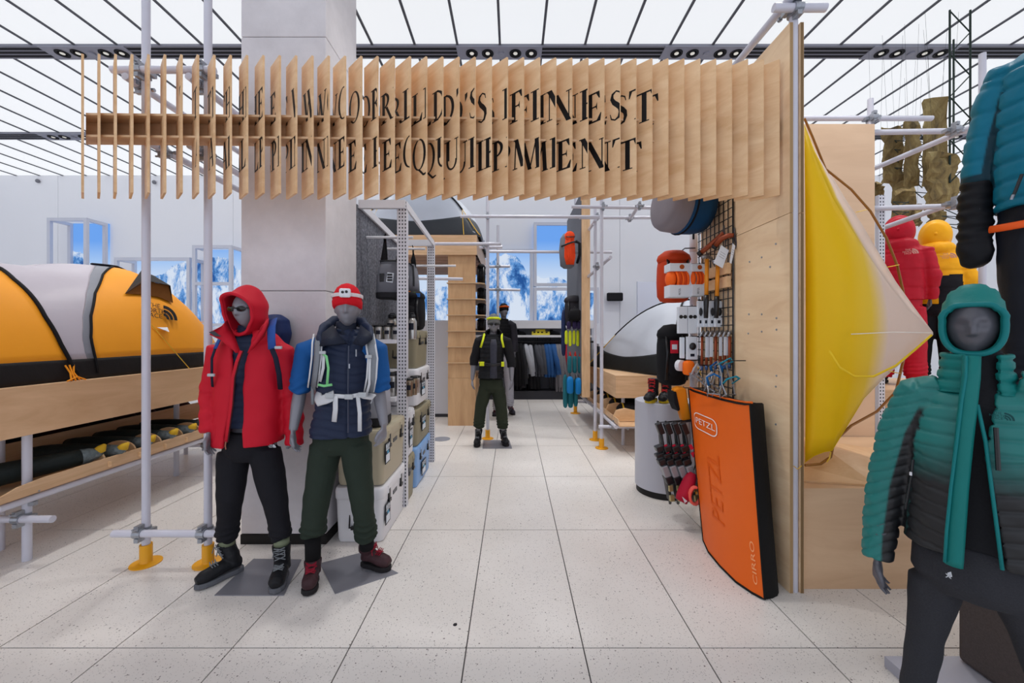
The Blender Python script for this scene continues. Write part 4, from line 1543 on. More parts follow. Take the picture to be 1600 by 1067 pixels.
MB().path([P(556.5, 546, 2.485), P(556.5, 557, 2.48)], 0.004, 6).build('chest_pocket_zip', CLAMP, vest)
# beanie and head torch
REDK = M('red_knit', (206, 22, 36), 0.85, bump=0.4, bscale=130)
def beanie(root, c, R, m, k=1.0, top=0.168, name='beanie'):
    bn = MB()
    rg = []
    for z, r, tl in ((0.030, 0.98, 1.0), (0.045, 1.07, 1.0), (0.068, 1.09, 0.8), (0.075, 1.05, 0.7), (0.105, 0.98, 0.3), (top - 0.03, 0.74, 0), (top - 0.010, 0.44, 0), (top, 0.1, 0)):
        rg.append([Vector(c) + R @ (Vector((0.084 * r * math.sin(2 * PI * i / 60) * (1 + 0.012 * (i % 2)), -0.104 * r * math.cos(2 * PI * i / 60) * (1 + 0.012 * (i % 2)), z - 0.030 * tl * (1 - math.cos(2 * PI * i / 60)))) * k) for i in range(60)])
    bn.loft(rg)
    return bn.build(name, m, root, True)
bo = beanie(blu, J['head'] + Vector((0, 0, -0.004)), HR, REDK)
band = MB()
pts = [J['head'] + HR @ Vector((0.094 * math.sin(a), -0.113 * math.cos(a), 0.075 + 0.012 * math.cos(a))) for a in [i * 2 * PI / 28 for i in range(28)]]
band.path(pts, 0.013, 6, closed=True, flat=0.25, up=(0, -1, 0))
ht = thing('head_torch', 'white head torch strapped round the red beanie', 'head torch', tuple(J['head'] + Vector((0, 0, 0.06))))
band.build('strap', M('white_red_strap', (214, 206, 208), 0.7, vary=0.25, vscale=30), ht)
lm = MB()
lm.cbox(J['head'] + HR @ Vector((0.0, -0.124, 0.094)), (0.066, 0.034, 0.056), rot=HR.to_4x4())
lo = lm.build('lamp_case', WHITE, ht, bevel=0.01)
for dx, dz in ((-0.012, 0.004), (0.010, 0.007)):
    MB().lathe([(0.0085, 0), (0.0085, 0.004), (0.004, 0.006), (0, 0.006)], J['head'] + HR @ Vector((dx, -0.140, 0.094 + dz)), 12, axis=HR @ Vector((0, -1, 0))).build('lens', BLKP, lo)
# grey rucksack harness
pack = thing('rucksack', 'pale grey rucksack worn on the navy vest, white straps and waist belt', 'rucksack', tuple(P(540, 640, 2.85)))
mb = MB()
mb.loft([ringpts(P(540, y, 2.93), F, rx, ry, 3.0) for y, rx, ry in ((545, 0.06, 0.05), (555, 0.13, 0.09), (590, 0.145, 0.11), (640, 0.15, 0.115), (665, 0.13, 0.09))])
solid(mb, 'pack_bag', M('grey_pack_cloth', (150, 152, 158), 0.6, bump=0.2, bscale=40), pack, 0.012, 3)
WS = M('pale_grey_webbing', (206, 208, 212), 0.65)
GS = M('grey_mesh_padding', (128, 132, 138), 0.7, bump=0.3, bscale=120)
for pad, edge in (([(498, 522, 2.60), (496, 535, 2.52), (495, 560, 2.482), (492, 585, 2.49), (489, 605, 2.54)], 1), ([(577, 522, 2.60), (580, 540, 2.52), (583, 560, 2.485), (581, 590, 2.49), (577, 612, 2.53)], -1)):
    w3 = [P(*p) for p in pad]
    m1 = MB()
    ribbon(m1, w3, 0.062, 0.007, up=(0.1 * -edge, -1, 0))
    po = m1.build('shoulder_strap', GS, pack, True)
    for s_ in (-1, 1):
        m2 = MB()
        ribbon(m2, [p + Vector((s_ * 0.029, -0.006, 0)) for p in w3], 0.013, 0.004)
        m2.build('strap_edge', WS, po, True)
m1 = MB()
ribbon(m1, [P(500, 596, 2.50), P(505, 575, 2.478), P(506, 553, 2.47)], 0.02, 0.003)
ribbon(m1, [P(578, 560, 2.474), P(577, 600, 2.485), P(572, 618, 2.49)], 0.016, 0.003)
m1.build('adjust_strap', WS, pack, True)
m1 = MB()
ribbon(m1, [P(488, 603, 2.54), P(488, 620, 2.53), P(488.5, 632, 2.53)], 0.02, 0.004)
m1.build('hanging_strap', M('grey_strap_end', (120, 124, 130), 0.6), pack, True)
GRS = M('mint_webbing', (128, 206, 138), 0.6)
m1 = MB()
ribbon(m1, [P(503, 551, 2.465), P(510, 557, 2.462), P(513, 575, 2.462), P(511, 602, 2.465)], 0.017, 0.003)
ribbon(m1, [P(497, 601, 2.468), P(506, 603, 2.465), P(519, 601, 2.463)], 0.016, 0.004)
m1.build('sternum_strap', GRS, pack, True)
for c in (P(504, 551, 2.462), P(576, 557, 2.468)):
    MB().cbox(c, (0.04, 0.012, 0.02)).build('buckle', M('grey_buckle', (176, 180, 184), 0.4), pack, bevel=0.004)
m1 = MB()
ribbon(m1, [P(494, 616, 2.55), P(500, 626, 2.50), P(512, 622, 2.478), P(521, 618, 2.47)], 0.075, 0.008)
ribbon(m1, [P(581, 616, 2.55), P(576, 622, 2.50), P(568, 620, 2.478), P(561, 617, 2.47)], 0.06, 0.008)
m1.build('hip_belt', WS, pack, True)
m1 = MB()
ribbon(m1, [P(508, 618, 2.468), P(530, 619, 2.462), P(545, 620, 2.460), P(565, 616, 2.466)], 0.026, 0.004)
ribbon(m1, [P(524, 619, 2.456), P(524, 640, 2.460), P(522, 659, 2.463)], 0.032, 0.0025)
ribbon(m1, [P(559, 618, 2.456), P(562, 645, 2.460), P(562, 674, 2.463)], 0.026, 0.0025)
m1.build('waist_strap', WS, pack, True)
for c in (P(515, 618, 2.452), P(545, 620, 2.45), P(566, 617, 2.452)):
    MB().cbox(c, (0.052, 0.014, 0.032)).build('buckle', M('grey_buckle', (176, 180, 184), 0.4), pack, bevel=0.005)
MAR = M('maroon_brown_boot', (62, 40, 44), 0.55, vary=0.4, vscale=22, bump=0.3, bscale=50)
MARL = M('dark_red_lace', (140, 28, 48), 0.6)
BSOLE = M('black_sole', (34, 32, 34), 0.7)
boot(blu, fl_(491, 905) + (0.006,), fl_(481, 934) + (0.006,), 0.18, (MAR, BSOLE, MARL), shaft=P(489, 874, 2.60))
boot(blu, fl_(566, 884) + (0.006,), fl_(611, 893) + (0.006,), 0.18, (MAR, BSOLE, MARL), shaft=P(573, 850, 2.72))
plate([fl_(500, 881), fl_(523.5, 928.5), fl_(622, 896), fl_(561.6, 865)], 'tilted grey steel plate on the floor under the navy vest mannequin')

# navy day pack on the red jacket mannequin
pk = thing('day_pack', 'blue day pack on the back of the red jacket mannequin', 'backpack', tuple(P(425, 600, 2.86)))
PKB = M('deep_blue_pack', (28, 46, 92), 0.6, vary=0.15, vscale=12, bump=0.25, bscale=30)
mb = MB()
mb.loft([ringpts(P(x, y, 2.93), frame(-0.1), rx, ry, 2.8) for x, y, rx, ry in ((428, 492, 0.05, 0.04), (427, 500, 0.105, 0.08), (425, 520, 0.125, 0.1), (415, 560, 0.14, 0.11), (405, 610, 0.145, 0.12), (405, 650, 0.12, 0.1))])
solid(mb, 'pack_bag', PKB, pk, 0.010, 3, lambda co: wob(co, 30, 1.0) * 0.004)
PKS = M('blue_strap', (42, 78, 150), 0.65, bump=0.2, bscale=90)
m1 = MB()
ribbon(m1, [P(427, 500, 2.66), P(424, 512, 2.54), P(424, 530, 2.51), P(425, 545, 2.50)], 0.062, 0.008, up=(0.2, -1, 0))
so = m1.build('shoulder_strap', PKS, pk, True)
m1 = MB()
ribbon(m1, [P(425, 545, 2.495), P(431, 560, 2.50), P(436, 585, 2.53), P(438, 608, 2.58)], 0.03, 0.006, up=(0.3, -1, 0))
m1.build('lower_strap', M('dark_navy_strap', (26, 28, 48), 0.7), pk, True)
m1 = MB()
ribbon(m1, [P(346, 524, 2.54), P(341, 534, 2.51), P(336, 545, 2.49)], 0.035, 0.006, up=(-0.3, -1, 0))
m1.build('shoulder_strap', PKS, pk, True)
m1 = MB()
ribbon(m1, [P(336, 545, 2.49), P(331, 560, 2.49), P(331, 590, 2.50), P(332, 604, 2.52)], 0.02, 0.005, up=(-0.3, -1, 0))
m1.build('lower_strap', M('dark_navy_strap', (26, 28, 48), 0.7), pk, True)
for c in (P(435, 543, 2.486), P(330, 586, 2.478)):
    MB().cbox(c, (0.045, 0.014, 0.018)).build('buckle', M('grey_buckle', (176, 180, 184), 0.4), pk, bevel=0.004)
# ------------------------------------------------------------------ plywood wall, post and crash pad on the right
WX0, WX1 = 1.712, 1.80
wl = thing('plywood_wall', 'tall double plywood wall with a steel post in its end, right of the aisle', 'partition', (1.755, 3.0, 0))
for x0, x1, nm in ((WX0, WX0 + 0.02, 'left_sheet'), (WX1 - 0.022, WX1, 'right_sheet')):
    for za, zb in ((0.0, 2.347), (2.351, 3.526)):
        so = MB().box((x0, 2.46, za), (x1, 3.62, zb)).build(nm, PLYW, wl)
        eb = MB()
        for q in range(4):
            xa = x0 + 0.001 + q * 0.005
            eb.box((xa, 2.457, za), (xa + 0.003, 2.4602, zb))
        eb.build('edge_ply', M('ply_edge_light', (186, 156, 116), 0.6) if nm[0] == 'l' else M('ply_edge_brown', (150, 122, 88), 0.6), so)
MB().box((WX0 + 0.02, 2.60, 0), (WX1 - 0.022, 3.62, 3.52)).build('core_stud', PLYE, wl)
MB().tube((1.753, 2.485, 0), (1.753, 2.485, 3.68), TR, n=18).build('post', STEEL, wl, autos=0.7)
MB().tube((1.70, 2.30, 3.655), (1.70, 4.4, 3.655), TR, n=16).build('long_tube', STEEL, wl, autos=0.7)
MB().tube((1.60, 2.44, 3.60), (1.92, 2.44, 3.60), TR, n=16).build('cross_tube', STEEL, wl, autos=0.7)
clamp('clamp', wl, (1.745, 2.46, 3.60), (0, 0, 1), (1, 0, 0), 0.02)
clamp('clamp', wl, (1.72, 2.47, 3.65), (0, 1, 0), (0, 0, 1), 0.0)
for px, py in ((1212, 381), (1190, 402), (1171, 409), (1203, 417), (1213, 587), (1213, 497), (1190, 491), (1170, 491), (1213, 515), (1190, 518), (1169, 521), (1212, 604), (1212, 663)):
    d = (WX0 - 0.002) * FPX / (px - CX)
    p = P(px, py, d)
    MB().lathe([(0.007, -0.002), (0.006, 0.003), (0, 0.004)], (WX0 - 0.001, p.y, p.z), 10, axis=(-1, 0, 0)).build('screw', CLAMP, wl)

OPAD = M('orange_pad_fabric', (238, 104, 20), 0.5, vary=0.03, vscale=5, bump=0.06, bscale=9, spec=0.35)
BPAD = M('black_pad_fabric', (16, 16, 17), 0.65, bump=0.15, bscale=25)
pad = thing('crash_pad', 'big orange and black bouldering crash pad leaning on the plywood wall', 'crash pad', (1.55, 2.8, 0))
bot = [fl_(*p) for p in ((1195, 938), (1188, 935), (1175, 928), (1150, 911), (1125, 886), (1107, 864), (1099, 846))]
top = [(1172, 630, 2.56), (1164, 631, 2.62), (1150, 630, 2.75), (1128, 626, 2.95), (1103, 619, 3.2), (1083, 612, 3.4), (1076, 608, 3.46)]
def padp(i, v):
    b, t = Vector((bot[i][0], bot[i][1], 0.008)), P(*top[i])
    t.z = lerp(t.z, 1.13, 0.3)
    p = b.lerp(t, v)
    bul = math.sin(PI * v) * 0.018 * math.sin(PI * min(max(i / 6, 0.05), 0.95))
    return p + Vector((-bul, -bul * 0.5, 0))
nv = 16
OFF = Vector((0.118, 0.045, 0.0))
fr = [[padp(i, j / nv) for i in range(7)] for j in range(nv + 1)]
MB().grid(fr).build('orange_face', OPAD, pad, True)
bk = MB()
edge = [fr[0][i] for i in range(7)] + [fr[j][6] for j in range(1, nv + 1)] + [fr[nv][i] for i in range(5, -1, -1)] + [fr[j][0] for j in range(nv - 1, 0, -1)]
def inset(p, k):
    c = Vector((1.52, 2.85, 0.57))
    return p + (c - p) * k
rows = [[p for p in edge + edge[:1]]]
for o_, k in ((0.15, -0.006), (0.5, -0.012), (0.85, -0.006), (1.0, 0.012)):
    rows.append([inset(p, k) + OFF * o_ for p in edge + edge[:1]])
bk.grid(rows)
bk.add([inset(p, 0.012) + OFF for r in fr for p in r], [(j * 7 + i, j * 7 + i + 1, (j + 1) * 7 + i + 1, (j + 1) * 7 + i) for j in range(nv) for i in range(6)])
bk.build('black_body', BPAD, pad, True)
MB().path(edge, 0.007, 6, closed=True).build('piping', BPAD, pad, True)
MB().path([fr[nv][i] + Vector((0.012, 0, 0.012)) for i in range(7)], 0.008, 6).build('orange_lip', OPAD, pad, True)
def padf(u, v):
    x = u * 6
    i = min(int(x), 5)
    return padp(i, v).lerp(padp(i + 1, v), x - i)
def padfr(u, v):
    c = padf(u, v)
    r = (padf(max(u - 0.04, 0), v) - padf(min(u + 0.04, 1), v)).normalized()
    up = (padf(u, min(v + 0.05, 1)) - padf(u, max(v - 0.05, 0))).normalized()
    return c, r, up, r.cross(up).normalized()
def pad_text(name, s, size, u, v, m, turn=False, off=0.006, sx=1.0, outline=0, org=None):
    """lettering laid on the curved face, point by point"""
    c, r, up, n = padfr(u, v)
    L_ = (padf(0, v) - padf(1, v)).length
    H_ = (padf(u, 1) - padf(u, 0)).length
    vs, fs = textmesh(s, size)
    mb = MB()
    def put(x, y):
        if turn:
            x, y = -y, x
        uu, vv = min(max(u - x / L_, 0), 1), min(max(v + y / H_, 0), 1)
        return padf(uu, vv) + n * off
    mb.add([put(a.x * sx, a.y) for a in vs], fs)
    if outline:
        w, h, t, k = outline
        o1, o2 = rr(w, h, k, 5), rr(w - 2 * t, h - 2 * t, max(k - t, 0.002), 5)
        q = len(o1)
        mb.add([put(*p) for p in o1] + [put(*p) for p in o2], [(i, (i + 1) % q, q + (i + 1) % q, q + i) for i in range(q)])
    return mb.build(name, m, pad)
WPR = M('white_print', (238, 232, 226), 0.5)
pad_text('logo', 'PETZL', 0.066, 0.70, 0.80, WPR, outline=(0.25, 0.135, 0.008, 0.05), sx=1.15)
pad_text('embossed_name', 'PETZL', 0.16, 0.62, 0.44, M('orange_emboss', (228, 94, 14), 0.5), turn=True, off=0.004, sx=1.1)
pad_text('name', 'CIRRO', 0.085, 0.22, 0.16, M('pale_orange_print', (250, 176, 120), 0.5), turn=True)

# ------------------------------------------------------------------ plywood plinth with faceted top and back panel
pb = thing('plywood_plinth', 'wide plywood plinth right of the wall with a faceted plywood top', 'plinth', (2.6, 3.0, 0))
BX0, BX1, BY0, BY1 = 1.805, 4.6, 2.5, 3.75
MB().box((BX0, BY0, 0.0), (BX1, BY1, 0.632)).build('box', ply_mat('plinth_ply', (206, 168, 132), (230, 196, 160), (0.7, 0.7, 5.0)), pb)
fc = MB()
g0 = [(1.81, 2.62, 0.633), (2.30, 2.52, 0.633), (2.9, 2.54, 0.633), (3.4, 2.6, 0.633)]
g1 = [(1.81, 2.95, 0.70), (2.2, 2.85, 0.80), (2.75, 2.8, 0.66), (3.3, 2.9, 0.72)]
g2 = [(1.81, 3.35, 0.66), (2.4, 3.3, 0.74), (2.9, 3.25, 0.66), (3.3, 3.4, 0.68)]
for a, b in ((g0, g1), (g1, g2)):
    for i in range(3):
        MB().prism([a[i], a[i + 1], b[i]], (0, 0, 0.012)).build('facet', PLYF, pb)
        MB().prism([a[i + 1], b[i + 1], b[i]], (0, 0, 0.012)).build('facet', PLYF, pb)
bp_ = MB().box((1.83, 3.76, 0.0), (3.42, 3.80, 3.585)).build('back_panel', ply_mat('back_panel_ply', (214, 180, 148), (232, 200, 168), (0.5, 0.5, 3.0)), pb)

# ------------------------------------------------------------------ yellow and cream tent standing out of the wall
def tent_cloth():
    m, nt, b = newmat('yellow_cream_tent_cloth')
    L = nt.links.new
    tc = N(nt, 'ShaderNodeTexCoord')
    sp = N(nt, 'ShaderNodeSeparateXYZ')
    L(tc.outputs['Object'], sp.inputs[0])
    r = N(nt, 'ShaderNodeValToRGB')
    mr = N(nt, 'ShaderNodeMapRange')
    mr.inputs[1].default_value, mr.inputs[2].default_value = 0.0, 0.62
    L(sp.outputs[0], mr.inputs[0])
    e = r.color_ramp.elements
    e[0].position, e[0].color = 0.30, lin((255, 226, 10))
    e[1].position, e[1].color = 0.62, lin((252, 240, 230))
    k = e.new(0.46)
    k.color = lin((255, 232, 80))
    L(mr.outputs[0], r.inputs[0])
    L(r.outputs[0], b.inputs['Base Color'])
    b.inputs['Roughness'].default_value = 0.5
    tr = N(nt, 'ShaderNodeBsdfTranslucent')
    L(r.outputs[0], tr.inputs['Color'])
    tp = N(nt, 'ShaderNodeBsdfTransparent')
    mx, m2 = N(nt, 'ShaderNodeMixShader'), N(nt, 'ShaderNodeMixShader')
    mx.inputs[0].default_value = 0.45
    L(b.outputs[0], mx.inputs[1])
    L(tr.outputs[0], mx.inputs[2])
    al = N(nt, 'ShaderNodeMapRange')
    al.inputs[1].default_value, al.inputs[2].default_value, al.inputs[3].default_value, al.inputs[4].default_value = 0.25, 0.40, 0.0, 0.10
    L(sp.outputs[0], al.inputs[0])
    L(al.outputs[0], m2.inputs[0])
    L(mx.outputs[0], m2.inputs[1])
    L(tp.outputs[0], m2.inputs[2])
    L(m2.outputs[0], nt.nodes['Material Output'].inputs[0])
    bpn = N(nt, 'ShaderNodeBump', i_Strength=0.35, i_Distance=0.02)
    nz = N(nt, 'ShaderNodeTexNoise', i_Scale=6.0, i_Detail=3.0)
    L(tc.outputs['Object'], nz.inputs['Vector'])
    L(nz.outputs['Fac'], bpn.inputs['Height'])
    L(bpn.outputs['Normal'], b.inputs['Normal'])
    return m
YT = tent_cloth()
yt = thing('cliff_tent', 'yellow and cream tent cloth stretched out sideways from the plywood wall', 'tent', (1.83, 2.6, 0.8))
up_e = [(1257, 195, 2.50), (1266, 228, 2.50), (1279, 260, 2.49), (1300, 308, 2.47), (1325, 350, 2.45), (1352, 392, 2.42), (1385, 440, 2.39), (1420, 484, 2.35), (1458, 519, 2.32)]
lo_e = [(1258, 722, 2.52), (1272, 712, 2.50), (1288, 706, 2.48), (1300, 704, 2.47), (1322, 668, 2.45), (1350, 622, 2.42), (1385, 587, 2.39), (1420, 556, 2.35), (1458, 522, 2.32)]
rows = []
for j in range(17):
    v = j / 16
    row = []
    for i, (a, b) in enumerate(zip(up_e, lo_e)):
        p = P(*a).lerp(P(*b), v)
        u = i / 8
        bul = 0.10 * math.sin(PI * v) * math.sin(PI * min(1, u * 1.1 + 0.02))
        fold = 0.022 * math.sin(u * 26) * (1 - u) * math.sin(PI * v)
        p += Vector((0, -bul + fold, 0))
        row.append(p)
    rows.append(row)
MB().grid(rows).build('front_cloth', YT, yt, True, solid=0.002)
re = [(1262, 215, 3.3), (1280, 245, 3.25), (1300, 275, 3.2), (1322, 312, 3.1), (1348, 352, 3.0), (1375, 398, 2.85), (1400, 440, 2.7), (1430, 482, 2.5), (1458, 519, 2.33)]
rl = [(1262, 690, 3.3), (1275, 685, 3.25), (1290, 680, 3.2), (1306, 668, 3.1), (1330, 640, 3.0), (1358, 604, 2.85), (1390, 575, 2.7), (1425, 548, 2.5), (1458, 522, 2.33)]
MB().grid([[P(*a) for a in up_e], [P(*a).lerp(P(*b), 0.5) for a, b in zip(up_e, re)], [P(*b) for b in re]]).build('upper_cloth', YT, yt, True, solid=0.002)
MB().grid([[P(*a) for a in lo_e], [P(*b) for b in rl]]).build('lower_cloth', YT, yt, True, solid=0.002)
YTAPE = M('yellow_seam_tape', (248, 206, 40), 0.5)
m1 = MB()
ribbon(m1, [P(1296, 548, 2.34), P(1312, 574, 2.325), P(1335, 588, 2.32), P(1365, 588, 2.31), P(1400, 571, 2.32), P(1430, 546, 2.32), P(1456, 523, 2.30)], 0.013, 0.002)
m1.build('seam_tape', YTAPE, yt, True)
m1 = MB()
ribbon(m1, [P(1330, 522, 2.325), P(1395, 519, 2.295), P(1456, 520, 2.30)], 0.005, 0.0015)
m1.build('seam_line', M('cream_tape', (246, 238, 228), 0.5), yt, True)
POLE = M('amber_tent_pole', (150, 96, 30), 0.35, 0.3)
MB().path([P(1257, 185, 2.9), P(1270, 215, 2.95), P(1290, 264, 3.0), P(1330, 296, 2.95), P(1360, 330, 2.9), P(1385, 372, 2.85), P(1402, 415, 2.8), P(1411, 455, 2.75), P(1414, 500, 2.7), P(1412, 560, 2.65), P(1400, 612, 2.62), P(1370, 643, 2.6), P(1330, 665, 2.55), P(1303, 690, 2.5), P(1298, 714, 2.48), P(1282, 725, 2.47), P(1258, 727, 2.47)], 0.008, 8).build('tent_pole', POLE, yt, True)
for a, b in (((1340, 331, 2.46), (1353, 328, 2.88)), ((1388, 417, 2.42), (1403, 414, 2.8)), ((1390, 580, 2.38), (1404, 583, 2.62))):
    m1 = MB()
    ribbon(m1, [P(*a), P(*b)], 0.02, 0.002, up=(0, 0, 1))
    m1.build('pole_clip', YTAPE, yt)
m1 = MB()
m1.path([P(1298, 706, 2.47), P(1296, 716, 2.46), P(1292, 722, 2.46)], 0.004, 6)
m1.path([P(1258, 722, 2.5), P(1252, 728, 2.455), P(1246, 733, 2.45), P(1240, 728, 2.45)], 0.0025, 6)
m1.build('corner_cord', GUY, yt)

# ------------------------------------------------------------------ teal jacket mannequin, nearest on the right
def plane(px, py, B, f, w=0.0):
    r = Vector(((px - CX) / FPX, 1, -(py - CY) / FPX))
    o = Vector((0, 0, EYE))
    return o + r * (((Vector(B) - o).dot(f) + w) / r.dot(f))
tB, tf = (1.63, 1.41, 0), Vector((-0.757, -0.654, 0))
T = lambda px, py, w=0.0: plane(px, py, tB, tf, w)
RT = Vector((0.654, -0.757, 0))
TEAL = M('teal_down_fabric', (18, 116, 112), 0.5, vary=0.07, vscale=9, bump=0.1, bscale=60)
TEALE = M('teal_trim', (16, 118, 120), 0.5)
BKD = M('black_down_fabric', (22, 24, 28), 0.5, bump=0.1, bscale=60)
def ombre():
    m, nt, b = newmat('teal_to_black_down')
    L = nt.links.new
    tc = N(nt, 'ShaderNodeTexCoord')
    sp = N(nt, 'ShaderNodeSeparateXYZ')
    L(tc.outputs['Object'], sp.inputs[0])
    nz = N(nt, 'ShaderNodeTexNoise', i_Scale=40.0, i_Detail=2.0)
    L(tc.outputs['Object'], nz.inputs['Vector'])
    ma = N(nt, 'ShaderNodeMath', operation='MULTIPLY_ADD')
    L(nz.outputs['Fac'], ma.inputs[0])
    ma.inputs[1].default_value = 0.03
    L(sp.outputs[2], ma.inputs[2])
    r = N(nt, 'ShaderNodeValToRGB')
    mr = N(nt, 'ShaderNodeMapRange')
    mr.inputs[1].default_value, mr.inputs[2].default_value = 1.09, 1.24
    L(ma.outputs[0], mr.inputs[0])
    r.color_ramp.elements[0].color = lin((22, 24, 28))
    r.color_ramp.elements[1].color = lin((18, 116, 112))
    L(mr.outputs[0], r.inputs[0])
    L(r.outputs[0], b.inputs['Base Color'])
    b.inputs['Roughness'].default_value = 0.5
    return m
OMB = ombre()
teal = thing('mannequin', 'charcoal mannequin in a teal to black hooded down jacket and dark leggings', 'mannequin', tB)
F = frame(-0.858)
HR = frame(-0.86, 0.06)
J = dict(F=F, head=T(1519, 510, 0.0), headR=HR, neck=T(1526, 596, -0.03), pelvis=T(1528, 850, -0.02),
         shL=T(1432, 612), shR=T(1622, 612), elL=T(1384, 745), elR=T(1690, 745), wrL=T(1371, 868, 0.03), wrR=T(1712, 868, 0.03),
         hipL=T(1462, 905, -0.01), hipR=T(1584, 905, -0.01), knL=T(1431, 1075), knR=T(1640, 1075), anL=T(1442, 1200, -0.03), anR=T(1628, 1200, -0.03),
         hemL=T(1442, 1195, -0.03), hemR=T(1628, 1195, -0.03), toeL=T(1440, 1225, 0.1), toeR=T(1630, 1225, 0.1),
         handL=((0.04, 0.02, -1), tuple(RT), tuple(tf)), handR=((0, 0, -1), tuple(-RT), tuple(tf)), curl=0.45, legk=0.62)
body(teal, J, SKIND, 0.005, 0.92)
LEG = M('charcoal_heather_legging', (50, 51, 56), 0.9, vary=0.3, vscale=220, bump=0.1, bscale=160)
trousers(teal, J, LEG, T(1530, 846, -0.02), (0.158, 0.118), (0.076, 0.054, 0.046, 0.044, 0.034), (0.078, 0.058, 0.048, 0.044, 0.034), seed=2.0, bunch=0.0, name='leggings')
mb = MB()
text(mb, 'x', 0.03, T(1482, 899, 0.135), RT, (0, 0, 1))
mb.add([T(1480, 895, 0.135), T(1486, 893, 0.135), T(1488, 901, 0.135), T(1483, 903, 0.135)], [(0, 1, 2, 3)])
mb.build('legging_logo', M('pale_print', (200, 204, 210), 0.5), teal)
for a, b in ((J['anL'], J['toeL']), (J['anR'], J['toeR'])):
    h = Vector((a.x, a.y, 0.0)) - tf * 0.05
    boot(teal, h, h + tf * 0.25, 0.12, (BOOTB, BSOLE, LACEG), w=0.042, lace=False, name='shoe')
mb = MB()
shell(mb, [(T(1527, y, -0.02), rx, ry, None, None) for y, rx, ry in ((545, 0.058, 0.062), (575, 0.062, 0.066), (600, 0.08, 0.075), (630, 0.15, 0.1), (700, 0.155, 0.112), (780, 0.148, 0.112), (848, 0.152, 0.115))], F)
solid(mb, 'dark_top', M('black_knit_top', (30, 31, 35), 0.85, vary=0.3, vscale=160), teal, 0.009, 3)
MB().path([T(1519, 640, 0.10), T(1518, 690, 0.10), T(1519, 705, 0.10)], 0.003, 6).build('top_zip', BLKP, teal)
mb = MB()
sleeves = {}
tj = []
for y, rx, ry, oL, oR in ((604, 0.105, 0.085, -0.16, 0.30), (618, 0.14, 0.105, -0.14, 0.20), (640, 0.178, 0.13, -0.14, 0.12), (690, 0.186, 0.145, -0.16, 0.04), (740, 0.182, 0.148, -0.18, 0.08), (800, 0.186, 0.152, -0.18, 0.16), (846, 0.192, 0.155, -0.18, 0.22), (858, 0.192, 0.155, -0.18, 0.24)):
    tj.append((T(1530, y, -0.02), rx, ry, oL, oR))
shell(mb, tj, F, 0.024)
sl = [T(1472, 606), T(1440, 612), T(1408, 672), T(1385, 752), T(1374, 830), T(1371, 872, 0.02)]
sr = [T(1588, 606), T(1622, 612), T(1664, 672), T(1690, 752), T(1705, 830), T(1710, 872, 0.02)]
for a in (sl, sr):
    mb.path(a, [0.06, 0.072, 0.068, 0.060, 0.054, 0.047], 20)
def dt(co):
    s = (co - np.array(tB)) @ np.array(RT)
    out = np.zeros(len(co))
    arm = np.zeros(len(co), dtype=bool)
    for a, sg in ((sl, 1), (sr, -1)):
        ds, t = seg_t(co, a)
        m = (ds < 0.082) & (t > 0.05)
        loc = np.zeros(len(co))
        ph = (t + sg * 0.8 * (s - np.interp(co[:, 2], [a[5].z, a[3].z, a[1].z], [(Vector(a[i]) - Vector(tB)).dot(RT) for i in (5, 3, 1)]))) / 0.046
        out[m] = (-0.006 * groove(ph, 0.11))[m]
        arm |= m
    z = co[:, 2] + np.where(co[:, 2] < 1.2, 0.22, 0.05) * -np.abs(s + 0.06)
    out[~arm] = (-0.007 * groove(z / 0.050, 0.11))[~arm]
    return out + 0.003 * wob(co, 30, 1.0) + 0.0015 * wob(co, 70, 3.0)
def mt(c):
    s = (c - np.array(tB)) @ np.array(RT)
    arm, pan = np.zeros(len(c)), np.zeros(len(c))
    for a, sg in ((sl, 1), (sr, -1)):
        ds, t = seg_t(c, a)
        ax = np.interp(-c[:, 2], [-p.z for p in a], [(Vector(p) - Vector(tB)).dot(RT) for p in a])
        m = np.clip((0.088 - ds) / 0.006, 0, 1) * np.clip((t - 0.05) / 0.01, 0, 1)
        arm = np.maximum(arm, m)
        pan = np.maximum(pan, m * np.clip(((s - ax) * sg - 0.012) / 0.005, 0, 1) * np.clip((1.34 - c[:, 2]) / 0.02, 0, 1))
    return arm, pan
panel_mix(OMB, 'sleeve', (18, 116, 112))
panel_mix(OMB, 'inner_sleeve', (22, 24, 28))
tjk = solid(mb, 'jacket', OMB, teal, 0.006, 3, dt, mt, attrs=('sleeve', 'inner_sleeve'))
# zip flap, edging, chest marks, pocket
m1 = MB()
ribbon(m1, [T(1518, 556, 0.095), T(1517, 590, 0.105), T(1513, 625, 0.128), T(1506, 690, 0.138), T(1499, 760, 0.142), T(1494, 830, 0.146), T(1491, 874, 0.146), T(1490, 884, 0.146)], 0.044, 0.012, up=tuple(tf))
m1.build('zip_flap', TEAL, tjk, True)
m1 = MB()
ribbon(m1, [T(1510, 556, 0.105), T(1509, 590, 0.115), T(1503, 625, 0.138), T(1495, 690, 0.150), T(1486, 760, 0.154), T(1479, 830, 0.158), T(1476, 878, 0.158)], 0.009, 0.005, up=tuple(tf))
m1.build('zip', TEALE, tjk, True)
m1 = MB()
ribbon(m1, [T(1527, 632, 0.122), T(1540, 690, 0.132), T(1549, 760, 0.136), T(1557, 820, 0.138), T(1566, 890, 0.14)], 0.010, 0.006, up=tuple(tf))
m1.build('zip_edge', TEALE, tjk, True)
m1 = MB()
m1.path([T(1427, 718, 0.135), T(1424, 745, 0.142), T(1415, 795, 0.142)], 0.004, 6)
m1.build('pocket_zip', BLKP, tjk)
MB().path([T(1556, 668, 0.135), T(1560, 735, 0.142)], 0.006, 6).build('pocket_zip', BLKP, tjk)
